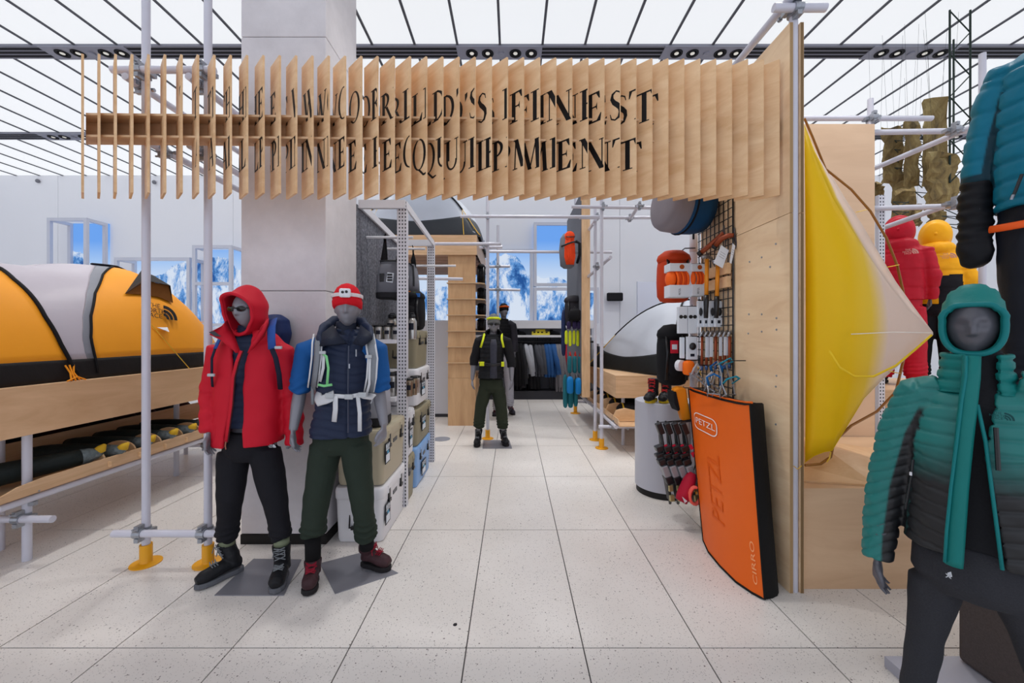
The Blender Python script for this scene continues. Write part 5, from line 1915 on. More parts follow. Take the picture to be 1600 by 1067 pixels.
MB().cbox(T(1423, 740, 0.146), (0.005, 0.005, 0.012)).build('zip_pull', WHITE, tjk)
m1 = MB()
logo3(m1, T(1565, 650, 0.137), RT, (0, 0, 1), 0.024)
m1.build('chest_logo', M('dark_teal_print', (16, 70, 72), 0.5), tjk)
# stand-up collar
mb = MB()
shell(mb, [(T(1524, y, -0.01), rx, ry, oL, oR) for y, rx, ry, oL, oR in ((612, 0.118, 0.098, -0.2, 0.42), (596, 0.098, 0.095, -0.2, 0.5), (575, 0.090, 0.092, -0.2, 0.55), (552, 0.088, 0.092, -0.2, 0.6))], F, 0.02)
solid(mb, 'collar', TEAL, teal, 0.006, 3, lambda co: -0.008 * groove(co[:, 2] / 0.036, 0.14) + 0.002 * wob(co, 60))
hd = J['head']
def puff(p, u, v):
    w_ = (p.z - hd.z) / 0.034
    k = -0.006 * math.exp(-((w_ - round(w_)) / 0.15) ** 2) if p.z > hd.z + 0.05 else -0.005 * math.exp(-((u * 6 - round(u * 6)) / 0.16) ** 2)
    if p.z > hd.z:
        t = min(1.0, u / 0.2)
        p = Vector((p.x, p.y, hd.z + (p.z - hd.z) * lerp(0.56, 1.0, t * t * (3 - 2 * t))))
    return p + (p - hd).normalized() * (0.003 + k)
hood(teal, T(1519.5, 506, -0.015), frame(-0.86, 0.04), (0.078, 0.20, 0.140), TEAL, 1.15, rim=TEALE, th=0.012, disp=puff, low=0.80, stretch=0.62, sq=0.6)

# ------------------------------------------------------------------ blue parka mannequin behind it, on a dark stand
B2, f2 = (2.42, 1.78, 0), Vector((-0.80, -0.60, 0))
T2 = lambda px, py, w=0.0: plane(px, py, B2, f2, w)
R2 = Vector((0.60, -0.80, 0))
F = frame(math.atan2(-0.80, 0.60))
st = MB().box((2.12, 1.62, 0.052), (2.75, 1.90, 1.18)).build('mannequin_stand', M('dark_brown_felt', (84, 76, 74), 0.95, vary=0.3, vscale=160), bevel=0.02)
tag(st, 'tall dark brown felt stand behind the teal jacket mannequin', 'stand')
lb = MB().box((1.79, 1.2, 0.0), (3.0, 1.917, 0.05)).build('stand_base', M('light_grey_base', (168, 168, 180), 0.45))
tag(lb, 'low light grey base panel on the floor behind the teal jacket mannequin', 'base')
park = thing('mannequin', 'mannequin in a thick blue parka with black mitts, cut by the right picture edge', 'mannequin', (2.42, 1.76, 1.18))
BPK = M('petrol_blue_down', (10, 112, 140), 0.5, vary=0.06, vscale=8, bump=0.1, bscale=50)
BPD = M('dark_petrol_panel', (14, 52, 66), 0.55, bump=0.1, bscale=50)
cx2 = 1668
J = dict(F=F, head=T2(cx2 + 6, 0), headR=frame(-0.93), neck=T2(cx2, 60), pelvis=T2(cx2 - 10, 320),
         shL=T2(1585, 112), shR=T2(1790, 112), elL=T2(1535, 230), elR=T2(1840, 230), wrL=T2(1524, 310), wrR=T2(1850, 310),
         hipL=T2(1612, 345), hipR=T2(1700, 345), knL=T2(1606, 500), knR=T2(1706, 500), anL=T2(1606, 640), anR=T2(1706, 640), hemL=T2(1606, 640), hemR=T2(1706, 640),
         handL=((0, 0, -1), tuple(R2), tuple(f2)), handR=((0, 0, -1), tuple(-R2), tuple(f2)), curl=0.5)
body(park, J, SKIND, 0.009, 0.95)
trousers(park, J, M('black_navy_trouser', (20, 24, 34), 0.55, bump=0.25, bscale=20), T2(cx2 - 12, 300), (0.17, 0.13), (0.108, 0.10, 0.085, 0.08, 0.06), (0.108, 0.10, 0.085, 0.08, 0.06), seed=6.0)
for a in ('anL', 'anR'):
    h = Vector((J[a].x, J[a].y, 1.181)) - f2 * 0.03
    boot(park, h, h + f2 * 0.15, 0.12, (BOOTB, BSOLE, LACEG), lace=False)
mb = MB()
shell(mb, [(T2(cx2, y, 0), rx, ry, None, None) for y, rx, ry in ((58, 0.10, 0.09), (70, 0.15, 0.12), (95, 0.195, 0.15), (150, 0.215, 0.17), (230, 0.215, 0.175), (300, 0.212, 0.175), (318, 0.205, 0.17))], F)
s2 = [T2(1600, 112), T2(1578, 118), T2(1556, 165), T2(1539, 225), T2(1530, 272), T2(1528, 290)]
s3 = [T2(1770, 112), T2(1795, 118), T2(1820, 165), T2(1835, 225), T2(1845, 272), T2(1850, 290)]
for a in (s2, s3):
    mb.path(a, [0.075, 0.085, 0.078, 0.072, 0.064, 0.058], 20)
def d2(co):
    out = -0.012 * groove(co[:, 2] / 0.085, 0.12)
    for a in (s2, s3):
        ds, t = seg_t(co, a)
        m = (ds < 0.09) & (t > 0.08)
        out[m] = (-0.006 * groove(t / 0.11, 0.1))[m]
    return out + 0.005 * wob(co, 17, 3.0) + 0.002 * wob(co, 50, 1.0)
def m2_(c):
    s = (c - np.array(B2)) @ np.array(R2)
    ds, t = seg_t(c, s2)
    ax = np.interp(-c[:, 2], [-p.z for p in s2], [(Vector(p) - Vector(B2)).dot(R2) for p in s2])
    m = np.clip((0.095 - ds) / 0.006, 0, 1) * np.clip((t - 0.05) / 0.01, 0, 1)
    return (m * np.maximum(np.clip((s - ax - 0.010) / 0.005, 0, 1), np.clip((t - 0.50) / 0.006, 0, 1)),)
panel_mix(BPK, 'dark_panel', (14, 52, 66))
pj = solid(mb, 'parka', BPK, park, 0.008, 3, d2, m2_, attrs=('dark_panel',))
mb = MB()
mb.path([T2(1529, 282), T2(1525, 312), T2(1524, 345), T2(1523, 372), T2(1523, 395), T2(1525, 412), T2(1528, 417)], [0.06, 0.062, 0.060, 0.060, 0.062, 0.05, 0.03], 18)
mb.path([T2(1531, 350, 0.02), T2(1541, 372, 0.03), T2(1543, 392, 0.03), T2(1541, 402, 0.03)], [0.025, 0.026, 0.024, 0.015], 12)
solid(mb, 'mitten', M('black_mitten', (20, 21, 26), 0.6), park, 0.008, 3, lambda co: wob(co, 40) * 0.005 + 0.004 * np.sin(co[:, 2] * 130) * (co[:, 2] > 2.05))
m1 = MB()
ribbon(m1, [T2(1546, 359, 0.12), T2(1570, 355, 0.15), T2(1620, 346, 0.16)], 0.034, 0.006, up=tuple(f2))
m1.build('orange_strap', M('bright_orange_webbing', (236, 92, 30), 0.5), park, True)
MB().path([T2(1597, 272, 0.185), T2(1586, 300, 0.18), T2(1581, 310, 0.178)], 0.006, 6).build('pocket_zip', BLKP, pj)
MB().path([T2(1583, 304, 0.19), T2(1580, 312, 0.188)], 0.005, 6).build('zip_pull', CLAMP, pj)
hood(park, T2(cx2 + 6, -6), frame(-0.93), (0.125, 0.13, 0.17), BPK, 1.1, th=0.03)

# ------------------------------------------------------------------ red and yellow suits seen from behind, on the plinth
def suit(px, D, label, main, hoodtop, legm, patch=None):
    X = (px - CX) / FPX * D
    B = (X, D, 0)
    f = Vector((-0.70, -0.714, 0))
    q = lambda a, b, w=0.0: plane(a, b, B, f, w)
    R = Vector((0.714, -0.70, 0))
    F = frame(math.atan2(-0.70, 0.714) + PI)
    zb = 1.05
    o = thing('mannequin', label, 'mannequin', (X, D, zb))
    H = lambda s, z, w=0.0: Vector((X, D, z)) + R * s + f * w
    t = hoodtop
    J = dict(F=F, head=H(0, t - 0.16, -0.03), headR=F, neck=H(0, t - 0.31), pelvis=H(0, t - 0.92), shL=H(-0.19, t - 0.40), shR=H(0.19, t - 0.40), elL=H(-0.25, t - 0.68), elR=H(0.25, t - 0.68),
             wrL=H(-0.24, t - 0.90, -0.08), wrR=H(0.24, t - 0.90, -0.08), hipL=H(-0.1, t - 1.0), hipR=H(0.1, t - 1.0), knL=H(-0.12, t - 1.4), knR=H(0.12, t - 1.4),
             anL=H(-0.13, zb + 0.08), anR=H(0.13, zb + 0.08), hemL=H(-0.13, zb + 0.07), hemR=H(0.13, zb + 0.07), handL=((0, 0, -1), tuple(R), tuple(-f)), handR=((0, 0, -1), tuple(-R), tuple(-f)), curl=0.5)
    body(o, J, SKIND, 0.01)
    trousers(o, J, legm, H(0, t - 0.86), (0.18, 0.14), (0.115, 0.11, 0.10, 0.095, 0.07), (0.115, 0.11, 0.10, 0.095, 0.07), 0.011, 3.0)
    for a in 'LR':
        h = Vector((J['an' + a].x, J['an' + a].y, zb + 0.001)) + f * 0.04
        boot(o, h, h - f * 0.26, 0.14, (BOOTB, BSOLE, LACEG), lace=False)
    mb = MB()
    shell(mb, [(H(0, t - z), rx, ry, None, None) for z, rx, ry in ((0.30, 0.10, 0.10), (0.34, 0.15, 0.13), (0.40, 0.20, 0.15), (0.55, 0.215, 0.165), (0.75, 0.21, 0.165), (0.92, 0.205, 0.16))], F)
    arms = ([H(-0.15, t - 0.41), J['shL'], J['elL'], J['wrL']], [H(0.15, t - 0.41), J['shR'], J['elR'], J['wrR']])
    for a in arms:
        mb.path(a, [0.08, 0.085, 0.078, 0.062], 16)
    mb.ell(H(0, t - 0.33, 0.03), (0.16, 0.13, 0.10), 20, 12, F)
    def mf(c):
        s = (c - np.array(B)) @ np.array(R)
        out = np.zeros(len(c))
        if patch:
            out[(s > 0.02) & (s < 0.20) & (c[:, 2] < t - 0.62 + 0.10 * (s - 0.1))] = 1
        return out
    jk = solid(mb, 'down_jacket', [main, BLKT], o, 0.010, 4, lambda co: -0.008 * groove(co[:, 2] / 0.19, 0.05) + 0.006 * wob(co, 15, 2.0) + 0.003 * wob(co, 36), mf)
    hood(o, H(0, t - 0.165, -0.02), F, (0.135, 0.14, 0.175), main, 1.1, th=0.03, disp=lambda p, u, v: p + Vector((0, 0, 0.006 * math.sin(u * 20))))
    m1 = MB()
    logo3(m1, H(0.09, t - 0.42, 0.172), R, (0, 0, 1), 0.055)
    m1.build('back_logo', M('faded_print', (210, 160, 150), 0.6), jk)
    return o
REDD = M('red_down', (186, 16, 40), 0.5, vary=0.08, vscale=9, bump=0.15, bscale=40)
YELD = M('yellow_down', (248, 176, 16), 0.5, vary=0.06, vscale=9, bump=0.15, bscale=40)
suit(1404, 4.35, 'mannequin in a red hooded down suit seen from behind, beside the yellow tent', REDD, 2.885, REDD)
suit(1461, 4.4, 'mannequin in a yellow down jacket with a black side panel, seen from behind', YELD, 2.85, BLKT, True)

sb = MB().box((3.55, 3.95, 0), (5.6, 5.0, 1.048)).build('suit_plinth', PLYH)
tag(sb, 'plywood plinth carrying the red and yellow suit mannequins', 'plinth')
# ------------------------------------------------------------------ scaffold and mossy rock boards on the right
s4 = thing('scaffold_frame', 'grey scaffold tubes crossing in front of the mossy rock boards', 'scaffold', (3.97, 3.55, 0))
def pt(a, b, r=TR):
    MB().tube(P(*a), P(*b), r, n=14).build('tube', STEEL, s4, autos=0.7)
pt((1240, 185, 3.86), (1456, 185, 3.86))
MB().tube(P(1360, 155, 3.83), Vector((P(1360, 155, 3.83).x, 3.83, 0)), TR, n=14).build('upright', STEEL, s4, autos=0.7)
pt((1350, 207, 3.90), (1535, 204, 3.55))
pt((1340, 274, 4.3), (1525, 196, 3.40))
pt((1350, 326, 3.90), (1535, 321, 3.55))
pt((1380, 356, 4.3), (1525, 305, 3.40))
xu = P(1535, 200, 3.55).x
MB().tube((xu, 3.55, 0), (xu, 3.55, 4.1), TR, n=14).build('upright', STEEL, s4, autos=0.7)
for a in ((1362, 185, 3.82), (1489, 203, 3.5), (1489, 318, 3.5)):
    clamp('clamp', s4, P(*a), (1, 0, 0), (0, 0, 1), 0.02)
pu = thing('perforated_upright', 'white perforated steel upright beside the red suit mannequin', 'upright', (P(1375, 400, 3.88).x, 3.88, 0))
PERF = None
def perf_mat():
    m, nt, b = newmat('perforated_white_steel')
    L = nt.links.new
    tc = N(nt, 'ShaderNodeTexCoord')
    sp = N(nt, 'ShaderNodeSeparateXYZ')
    L(tc.outputs['Object'], sp.inputs[0])
    fr_ = N(nt, 'ShaderNodeMath', operation='MULTIPLY', i_1=30.0)
    L(sp.outputs[2], fr_.inputs[0])
    fz = N(nt, 'ShaderNodeMath', operation='FRACT')
    L(fr_.outputs[0], fz.inputs[0])
    xa = N(nt, 'ShaderNodeMath', operation='MULTIPLY', i_1=36.0)
    L(sp.outputs[0], xa.inputs[0])
    xp = N(nt, 'ShaderNodeMath', operation='FRACT')
    L(xa.outputs[0], xp.inputs[0])
    g1 = N(nt, 'ShaderNodeMath', operation='COMPARE', i_1=0.5, i_2=0.24)
    L(fz.outputs[0], g1.inputs[0])
    g2_ = N(nt, 'ShaderNodeMath', operation='COMPARE', i_1=0.5, i_2=0.22)
    L(xp.outputs[0], g2_.inputs[0])
    mu = N(nt, 'ShaderNodeMath', operation='MULTIPLY')
    L(g1.outputs[0], mu.inputs[0])
    L(g2_.outputs[0], mu.inputs[1])
    mx = N(nt, 'ShaderNodeMix', data_type='RGBA')
    mx.inputs[6].default_value = lin((212, 212, 220))
    mx.inputs[7].default_value = lin((60, 62, 70))
    L(mu.outputs[0], mx.inputs[0])
    L(mx.outputs[2], b.inputs['Base Color'])
    b.inputs['Roughness'].default_value = 0.45
    return m
PERF = perf_mat()
x = P(1375, 400, 3.88).x
MB().box((x - 0.03, 3.86, 0), (x + 0.03, 3.90, 2.95)).build('upright_post', PERF, pu)

def rock_mat():
    m, nt, b = newmat('mossy_rock')
    L = nt.links.new
    tc = N(nt, 'ShaderNodeTexCoord')
    mp = N(nt, 'ShaderNodeMapping')
    mp.inputs['Scale'].default_value = (1.0, 1.0, 0.35)
    L(tc.outputs['Object'], mp.inputs['Vector'])
    n1 = N(nt, 'ShaderNodeTexNoise', i_Scale=5.0, i_Detail=8.0, i_Roughness=0.7, i_Distortion=0.6)
    L(mp.outputs[0], n1.inputs['Vector'])
    r = N(nt, 'ShaderNodeValToRGB')
    e = r.color_ramp.elements
    e[0].position, e[0].color = 0.30, lin((60, 50, 36))
    e[1].position, e[1].color = 0.72, lin((176, 160, 110))
    k = e.new(0.48)
    k.color = lin((128, 108, 66))
    L(n1.outputs['Fac'], r.inputs[0])
    L(r.outputs[0], b.inputs['Base Color'])
    b.inputs['Roughness'].default_value = 0.9
    bp = N(nt, 'ShaderNodeBump', i_Strength=0.8, i_Distance=0.03)
    L(n1.outputs['Fac'], bp.inputs['Height'])
    L(bp.outputs['Normal'], b.inputs['Normal'])
    return m
ROCK = rock_mat()
WIRE = M('dark_green_wire', (40, 52, 48), 0.5, 0.3)
def rock(x0, x1, y0, y1, D, where, lift=0.0, seed=0):
    rnd = random.Random(seed)
    a, b = P(x0, y1, D), P(x1, y0, D)
    w, h, t = b.x - a.x, b.z - a.z, 0.05
    rings = []
    n = 10
    for i in range(n + 1):
        z = a.z + h * i / n
        rg = []
        for cx, cy in ((0, 0), (0.33, -0.06), (0.66, 0.02), (1, 0), (1.02, 0.5), (1, 1), (0.5, 1.04), (0, 1), (-0.02, 0.5)):
            rg.append(Vector((a.x + w * cx + rnd.uniform(-0.035, 0.035) * w * 1.5, D + t * cy + rnd.uniform(-0.03, 0.03), z + (rnd.uniform(-0.05, 0.05) if i in (0, n) else 0))))
        rings.append(rg)
    o = MB().loft(rings).build('rock_board', ROCK)
    tag(o, 'mossy faux rock board ' + where, 'rock', 'mossy rock boards hung by wires')
    m1 = MB()
    top = Vector(((a.x + b.x) / 2, D + t / 2, b.z - 0.02))
    for s_ in (-0.3, 0.3):
        m1.tube(top + Vector((s_ * w, 0, 0)), Vector((top.x + s_ * w * 2, D + t / 2, CEIL - 0.02)), 0.0015, n=4)
    m1.build('hanging_wire', WIRE, o)
    return o
rock(1384, 1411, 199, 281, 5.4, 'just right of the tall plywood back panel, upper row', seed=1)
rock(1418, 1437, 187, 286, 5.2, 'narrow one between its two upper neighbours', seed=2)
rock(1449, 1480, 153, 290, 5.3, 'tallest, rising highest against the lit ceiling', seed=3)
rock(1398, 1430, 268, 346, 5.9, 'above the red and yellow hoods, lower row', seed=4)
rock(1453, 1497, 237, 322, 5.0, 'broad one beside the blue parka sleeve', seed=5)
rock(1362, 1380, 285, 320, 5.7, 'small one peeping out beside the plywood back panel edge', seed=6)
rock(1455, 1476, 318, 352, 5.7, 'lowest one, behind the yellow hood', seed=7)
rock(1418, 1440, 322, 350, 6.3, 'small dark one between the red and yellow hoods', seed=8)
tw = thing('wire_truss', 'thin dark wire truss hanging from the ceiling among the mossy rock boards', 'truss', (P(1500, 200, 5.0).x, 5.0, 1.9))
for k, (x, D) in enumerate(((1484, 5.0), (1516, 5.0), (1490, 5.5))):
    p = P(x, 250, D)
    MB().tube((p.x, D, 1.9 + 1.6), (p.x, D, CEIL - 0.02), 0.011, n=6).build('truss_rod', WIRE, tw)
m1 = MB()
a, b = P(1484, 250, 5.0), P(1516, 250, 5.0)
zz = [3.5 + 0.27 * i for i in range(9)]
for i in range(8):
    p, q = (a.x, b.x) if i % 2 == 0 else (b.x, a.x)
    m1.tube((p, 5.0, zz[i]), (q, 5.0, zz[i + 1]), 0.007, n=5)
m1.build('truss_web', WIRE, tw)
def wires(D, x0, x1, y0, y1, n, seed):
    rnd = random.Random(seed)
    m1 = MB()
    for i in range(n):
        y = lerp(y0, y1, i / (n - 1))
        m1.tube(P(x0, y, D), P(x1, y + 2, D + 0.1), 0.006, n=5)
        m1.tube(P(x0, y, D), P(lerp(x0, x1, 0.5), y + rnd.uniform(5, 14), D + 0.1), 0.006, n=5)
        m1.tube(P(x1, y, D + 0.1), P(lerp(x0, x1, 0.5), y + rnd.uniform(5, 14), D + 0.1), 0.006, n=5)
    return m1.build('truss_web', WIRE, tw)
wires(5.35, 1398, 1420, 205, 262, 5, 1)
wires(5.35, 1430, 1452, 200, 300, 7, 2)
wires(5.2, 1472, 1520, 300, 350, 5, 3)
wires(5.2, 1395, 1420, 315, 345, 3, 4)
# ------------------------------------------------------------------ back of the aisle: low partition, clothes rack
pw_ = struct(MB().box((-3.4, 7.70, 0), (-1.05, 7.78, 1.85)).build('wall_partition', M('pale_grey_panel', (196, 198, 206), 0.55)))
MB().box((-3.4, 7.69, 0), (-1.05, 7.70, 0.06)).build('baseboard', M('dark_plinth', (54, 54, 60), 0.6), pw_)
FELT = M('grey_felt', (112, 114, 122), 0.95, vary=0.35, vscale=90)
rk = thing('clothes_rack_unit', 'wide grey wall rack with a shoe shelf above hanging jackets, at the back', 'clothes rack', (0.9, 9.9, 0))
RX0, RX1 = P(690, 500, 9.75).x, P(930, 500, 9.75).x
def zat(py, d):
    return EYE - (py - CY) / FPX * d
MB().box((RX0, 9.75, 0), (RX1, 10.27, zat(611, 9.75))).build('plinth', M('dark_plinth', (54, 54, 60), 0.6), rk)
MB().box((RX0, 10.20, zat(611, 9.75)), (RX1, 10.27, zat(524, 9.9))).build('felt_back', FELT, rk)
MB().box((RX0, 9.75, zat(527, 9.75)), (RX1, 10.27, zat(523.5, 9.75))).build('shelf', WHITE, rk)
MB().box((RX0, 9.75, zat(513, 9.75)), (RX1, 10.27, zat(501, 9.75))).build('top_fascia', WHITE, rk)
MB().box((RX0, 10.20, zat(523.5, 9.75)), (RX1, 10.27, zat(513, 9.75))).build('shelf_back', M('shelf_back_grey', (140, 142, 152), 0.7), rk)
MB().tube((RX0, 9.95, zat(534, 9.95)), (RX1, 9.95, zat(534, 9.95)), 0.025, n=10).build('hanging_rail', BLKP, rk)
for px in (801, 822, 841, 861, 882, 903):
    x = P(px, 0, 9.85).x
    MB().box((x - 0.012, 10.14, zat(617, 9.85)), (x + 0.012, 10.20, zat(527, 9.85))).build('upright', BLKP, rk)
def garment(px, w, y0, y1, m, label, group, D=9.95, big=False):
    """a jacket on a hanger seen from its sleeve side"""
    c = P(px, y0, D)
    h = c.z - zat(y1, D)
    o = thing('hanging_jacket', label, 'jacket', (c.x, D, c.z - h), group)
    mb = MB()
    hw = w / 2 / FPX * D
    rings = []
    for i in range(9):
        t = i / 8
        k = (0.25, 0.7, 0.95, 1.0, 1.0, 1.0, 1.02, 1.04, 1.0)[i]
        dp = (0.07, 0.17, 0.22, 0.23, 0.23, 0.23, 0.23, 0.24, 0.23)[i]
        rings.append([Vector((c.x + hw * k * math.cos(a) * (1 + 0.10 * math.sin(3 * a + i)), D + dp * math.sin(a), c.z - h * t)) for a in [2 * PI * j / 14 for j in range(14)]])
    mb.loft(rings)
    bo = mb.build('body', m, o, True)
    m2 = MB()
    s0 = Vector((c.x, D - 0.21, c.z - 0.05))
    sw = 0.10 if big else 0.04
    m2.path([s0 + Vector((0, 0.06, 0.02)), s0 + Vector((sw * 0.2, -0.02, -0.10)), s0 + Vector((sw, -0.05, -0.35)), s0 + Vector((sw * 1.8, -0.06, -h * 0.86))], [0.05, 0.065, 0.06 if not big else 0.085, 0.05], 10)
    m2.build('sleeve', m, o, True)
    MB().path([c + Vector((0, 0, -0.01)), Vector((c.x, D, zat(534, D) + 0.02)), Vector((c.x + 0.02, D, zat(534, D) + 0.045))], 0.006, 5).build('hanger_hook', BLKP, o)
    return o
GST = M('light_grey_quilt', (168, 170, 178), 0.7, vary=0.15, vscale=30)
DGR = M('dark_grey_quilt', (74, 76, 84), 0.7, vary=0.15, vscale=20)
MBL = M('mid_blue_quilt', (40, 84, 140), 0.65, vary=0.12, vscale=20)
MGR = M('mid_grey_quilt', (120, 118, 124), 0.7, vary=0.12, vscale=20)
RDJ = M('deep_red_jacket', (170, 22, 44), 0.6, vary=0.08, vscale=10)
for i, px in enumerate((803, 808, 813)):
    garment(px, 7, 536, 607, BLACK, ('first', 'second', 'third')[i] + ' black jacket from the left end of the back clothes rack', 'black jackets on the back rack')
garment(817, 8, 538, 604, M('black_grey_mix', (40, 40, 44), 0.7), 'charcoal jacket hanging between the black ones and the light grey ones', None)
garment(821, 12, 537, 590, GST, 'light grey quilted jacket, the one with its sleeve hanging widest', None, big=True)
garment(828, 8, 538, 583, GST, 'light grey quilted jacket tucked behind the widest sleeve', None)
for i, px in enumerate((826, 831, 836)):
    garment(px, 6, 560, 609, BLACK, ('left', 'middle', 'right')[i] + ' short black jacket hanging under the light grey jackets', 'black jackets under the light grey ones', D=10.06)
for i, px in enumerate((837, 842, 847)):
    garment(px, 8, 538, 587, DGR, ('first', 'second', 'third')[i] + ' dark grey quilted jacket from the left on the back rack', 'dark grey jackets on the back rack', big=px == 837)
for i, px in enumerate((852, 857, 862, 866)):
    garment(px, 7, 537, 588, MBL, ('first', 'second', 'third', 'fourth')[i] + ' mid blue quilted jacket from the left on the back rack', 'blue jackets on the back rack', big=px == 862)
for i, px in enumerate((869, 873, 877)):
    garment(px, 6, 537, 610, MGR, ('first', 'second', 'third')[i] + ' of the grey jackets between the blue and red ones', 'grey jackets on the back rack')
for i, px in enumerate((880, 885)):
    garment(px, 9, 538, 588, RDJ, ('left', 'rightmost')[i] + ' deep red jacket at the right end of the back rack', 'red jackets on the back rack', big=px == 880)
def shoe_far(px, label):
    c = P(px, 523, 9.85)
    z = zat(523.5, 9.75) + 0.002
    o = thing('hiking_shoe', label, 'shoe', (c.x, 9.95, z))
    mb = MB()
    mb.path([Vector((c.x - 0.09, 9.95, z + 0.05)), Vector((c.x, 9.95, z + 0.055)), Vector((c.x + 0.10, 9.94, z + 0.04)), Vector((c.x + 0.15, 9.93, z + 0.03))], [0.04, 0.045, 0.04, 0.02], 10)
    mb.path([Vector((c.x - 0.06, 9.95, z + 0.05)), Vector((c.x - 0.06, 9.95, z + 0.13))], [0.042, 0.045], 10)
    mb.build('upper', BOOTB, o, True)
    MB().box((c.x - 0.12, 9.90, z), (c.x + 0.16, 9.99, z + 0.02)).build('sole', BSOLE, o, bevel=0.008)
shoe_far(812, 'dark hiking shoe on the back shelf left of the yellow sign')
shoe_far(866, 'dark hiking shoe on the back shelf right of the yellow sign')
YSG = M('yellow_sign_board', (232, 216, 72), 0.6)
z = zat(523.5, 9.75)
sg = thing('shelf_sign', 'small yellow sign card standing on the back shoe shelf', 'sign', (P(845, 520, 9.8).x, 9.8, z + 0.001))
a, b = P(831, 523, 9.8), P(859, 518, 9.8)
MB().box((a.x, 9.80, z + 0.001), (b.x, 9.83, b.z)).build('card', YSG, sg)
MB().box((P(837, 0, 9.84).x, 9.84, z + 0.001), (P(852, 0, 9.84).x, 9.87, zat(514.5, 9.84))).build('back_card', YSG, sg)
m1 = MB()
for px in (835, 841, 847, 854):
    x = P(px, 0, 9.8).x
    m1.cbox((x, 9.799, (a.z + b.z) / 2 + 0.02), (0.05, 0.002, 0.03))
m1.build('print', INK, sg)['kind'] = 'stuff'
spk = thing('wall_speaker', 'black wall speaker on the white back wall above the right tent', 'speaker', (P(961, 464, 10.1).x, 10.2, P(961, 470, 10.1).z))
a, b = P(949, 470, 10.1), P(974, 457, 10.1)
MB().box((a.x, 10.1, a.z), (b.x, 10.2, b.z)).build('cabinet', M('black_grille', (28, 28, 32), 0.7), spk, bevel=0.03)
MB().box(((a.x + b.x) / 2 - 0.05, 10.2, a.z + 0.05), ((a.x + b.x) / 2 + 0.05, 10.282, b.z - 0.04)).build('bracket', BLKP, spk)
pd = struct(MB().box((P(996, 0, 9.3).x, 9.3, 0), (P(1200, 0, 9.3).x, 9.36, zat(440, 9.3))).build('wall_screen', M('bluish_white_panel', (206, 212, 230), 0.4)))
ct = thing('back_counter', 'grey and black counter low along the back wall behind the right tent', 'counter', (4.2, 9.9, 0))
MB().box((P(936, 0, 9.7).x, 9.7, 0), (6.4, 10.27, 1.3)).build('body', M('counter_dark', (60, 62, 70), 0.7), ct)
MB().box((P(936, 0, 9.68).x, 9.68, 1.3), (6.4, 10.27, 1.36)).build('top', WHITE, ct)

# ------------------------------------------------------------------ plywood bridge with shelf column
br = thing('plywood_bridge', 'plywood bridge of column and beam with a grey tent on top', 'bridge', (-1.5, 7.0, 0))
PLYB = ply_mat('bridge_ply', (186, 146, 106), (214, 176, 134), (6.0, 1.0, 1.0))
BD = 6.96
x0, x1 = P(700, 0, BD).x, P(743, 0, BD).x
zb, zt = zat(398, 6.9), zat(367, 6.9)
MB().box((x0, BD, 0), (x1, BD + 1.5, zat(591, BD))).build('column_base', PLYB, br)
ys = [591, 567.5, 542.5, 518, 493, 468, 443, 398]
for a, b in zip(ys[:-1], ys[1:]):
    MB().box((x0, BD + 0.004, zat(a, BD) + 0.003), (x1, BD + 0.03, zat(b, BD) - 0.003)).build('column_panel', PLYB, br)
MB().box((x0, BD + 0.03, zat(591, BD)), (x0 + 0.03, BD + 1.5, zb)).build('column_side', PLYB, br)
for k, py in enumerate((567.5, 542.5, 518, 493, 468, 443)):
    z = zat(py, BD)
    pts = [(x0 - 0.02, BD - 0.03, z), (x1 + 0.06, BD - 0.03, z), (x1 + 0.16, BD + 0.06, z), (x1 + 0.16, BD + 1.4, z), (x0 - 0.02, BD + 1.4, z)]
    MB().prism(pts, (0, 0, 0.016)).build('shelf', M('pale_shelf_edge', (206, 176, 140), 0.5), br)
MB().box((-3.2, BD + 1.5, 0), (x1 + 0.0, BD + 1.53, zb)).build('back_sheet', M('ply_shadowed', (150, 112, 80), 0.6), br) if False else None
MB().box((-3.2, 6.9, zb), (P(745, 0, 6.9).x, 6.93, zt)).build('beam_front', PLYH, br)
for i in range(9):
    y = 6.94 + i * 0.26
    MB().box((-3.2, y, zb), (P(745, 0, 6.9).x, y + 0.22, zb + 0.02)).build('soffit_slat', M('soffit_ply', (170, 132, 98), 0.6), br)
MB().box((-3.2, 6.93, zt - 0.02), (P(745, 0, 6.9).x, 9.25, zt)).build('beam_top', PLYH, br)
MB().box((P(745, 0, 6.9).x - 0.03, 6.93, zb), (P(745, 0, 6.9).x, 9.25, zt - 0.02)).build('beam_side', PLYH, br)
MB().box((-3.2, 7.85, 0), (-3.1, 9.2, zb)).build('far_leg', PLYB, br)
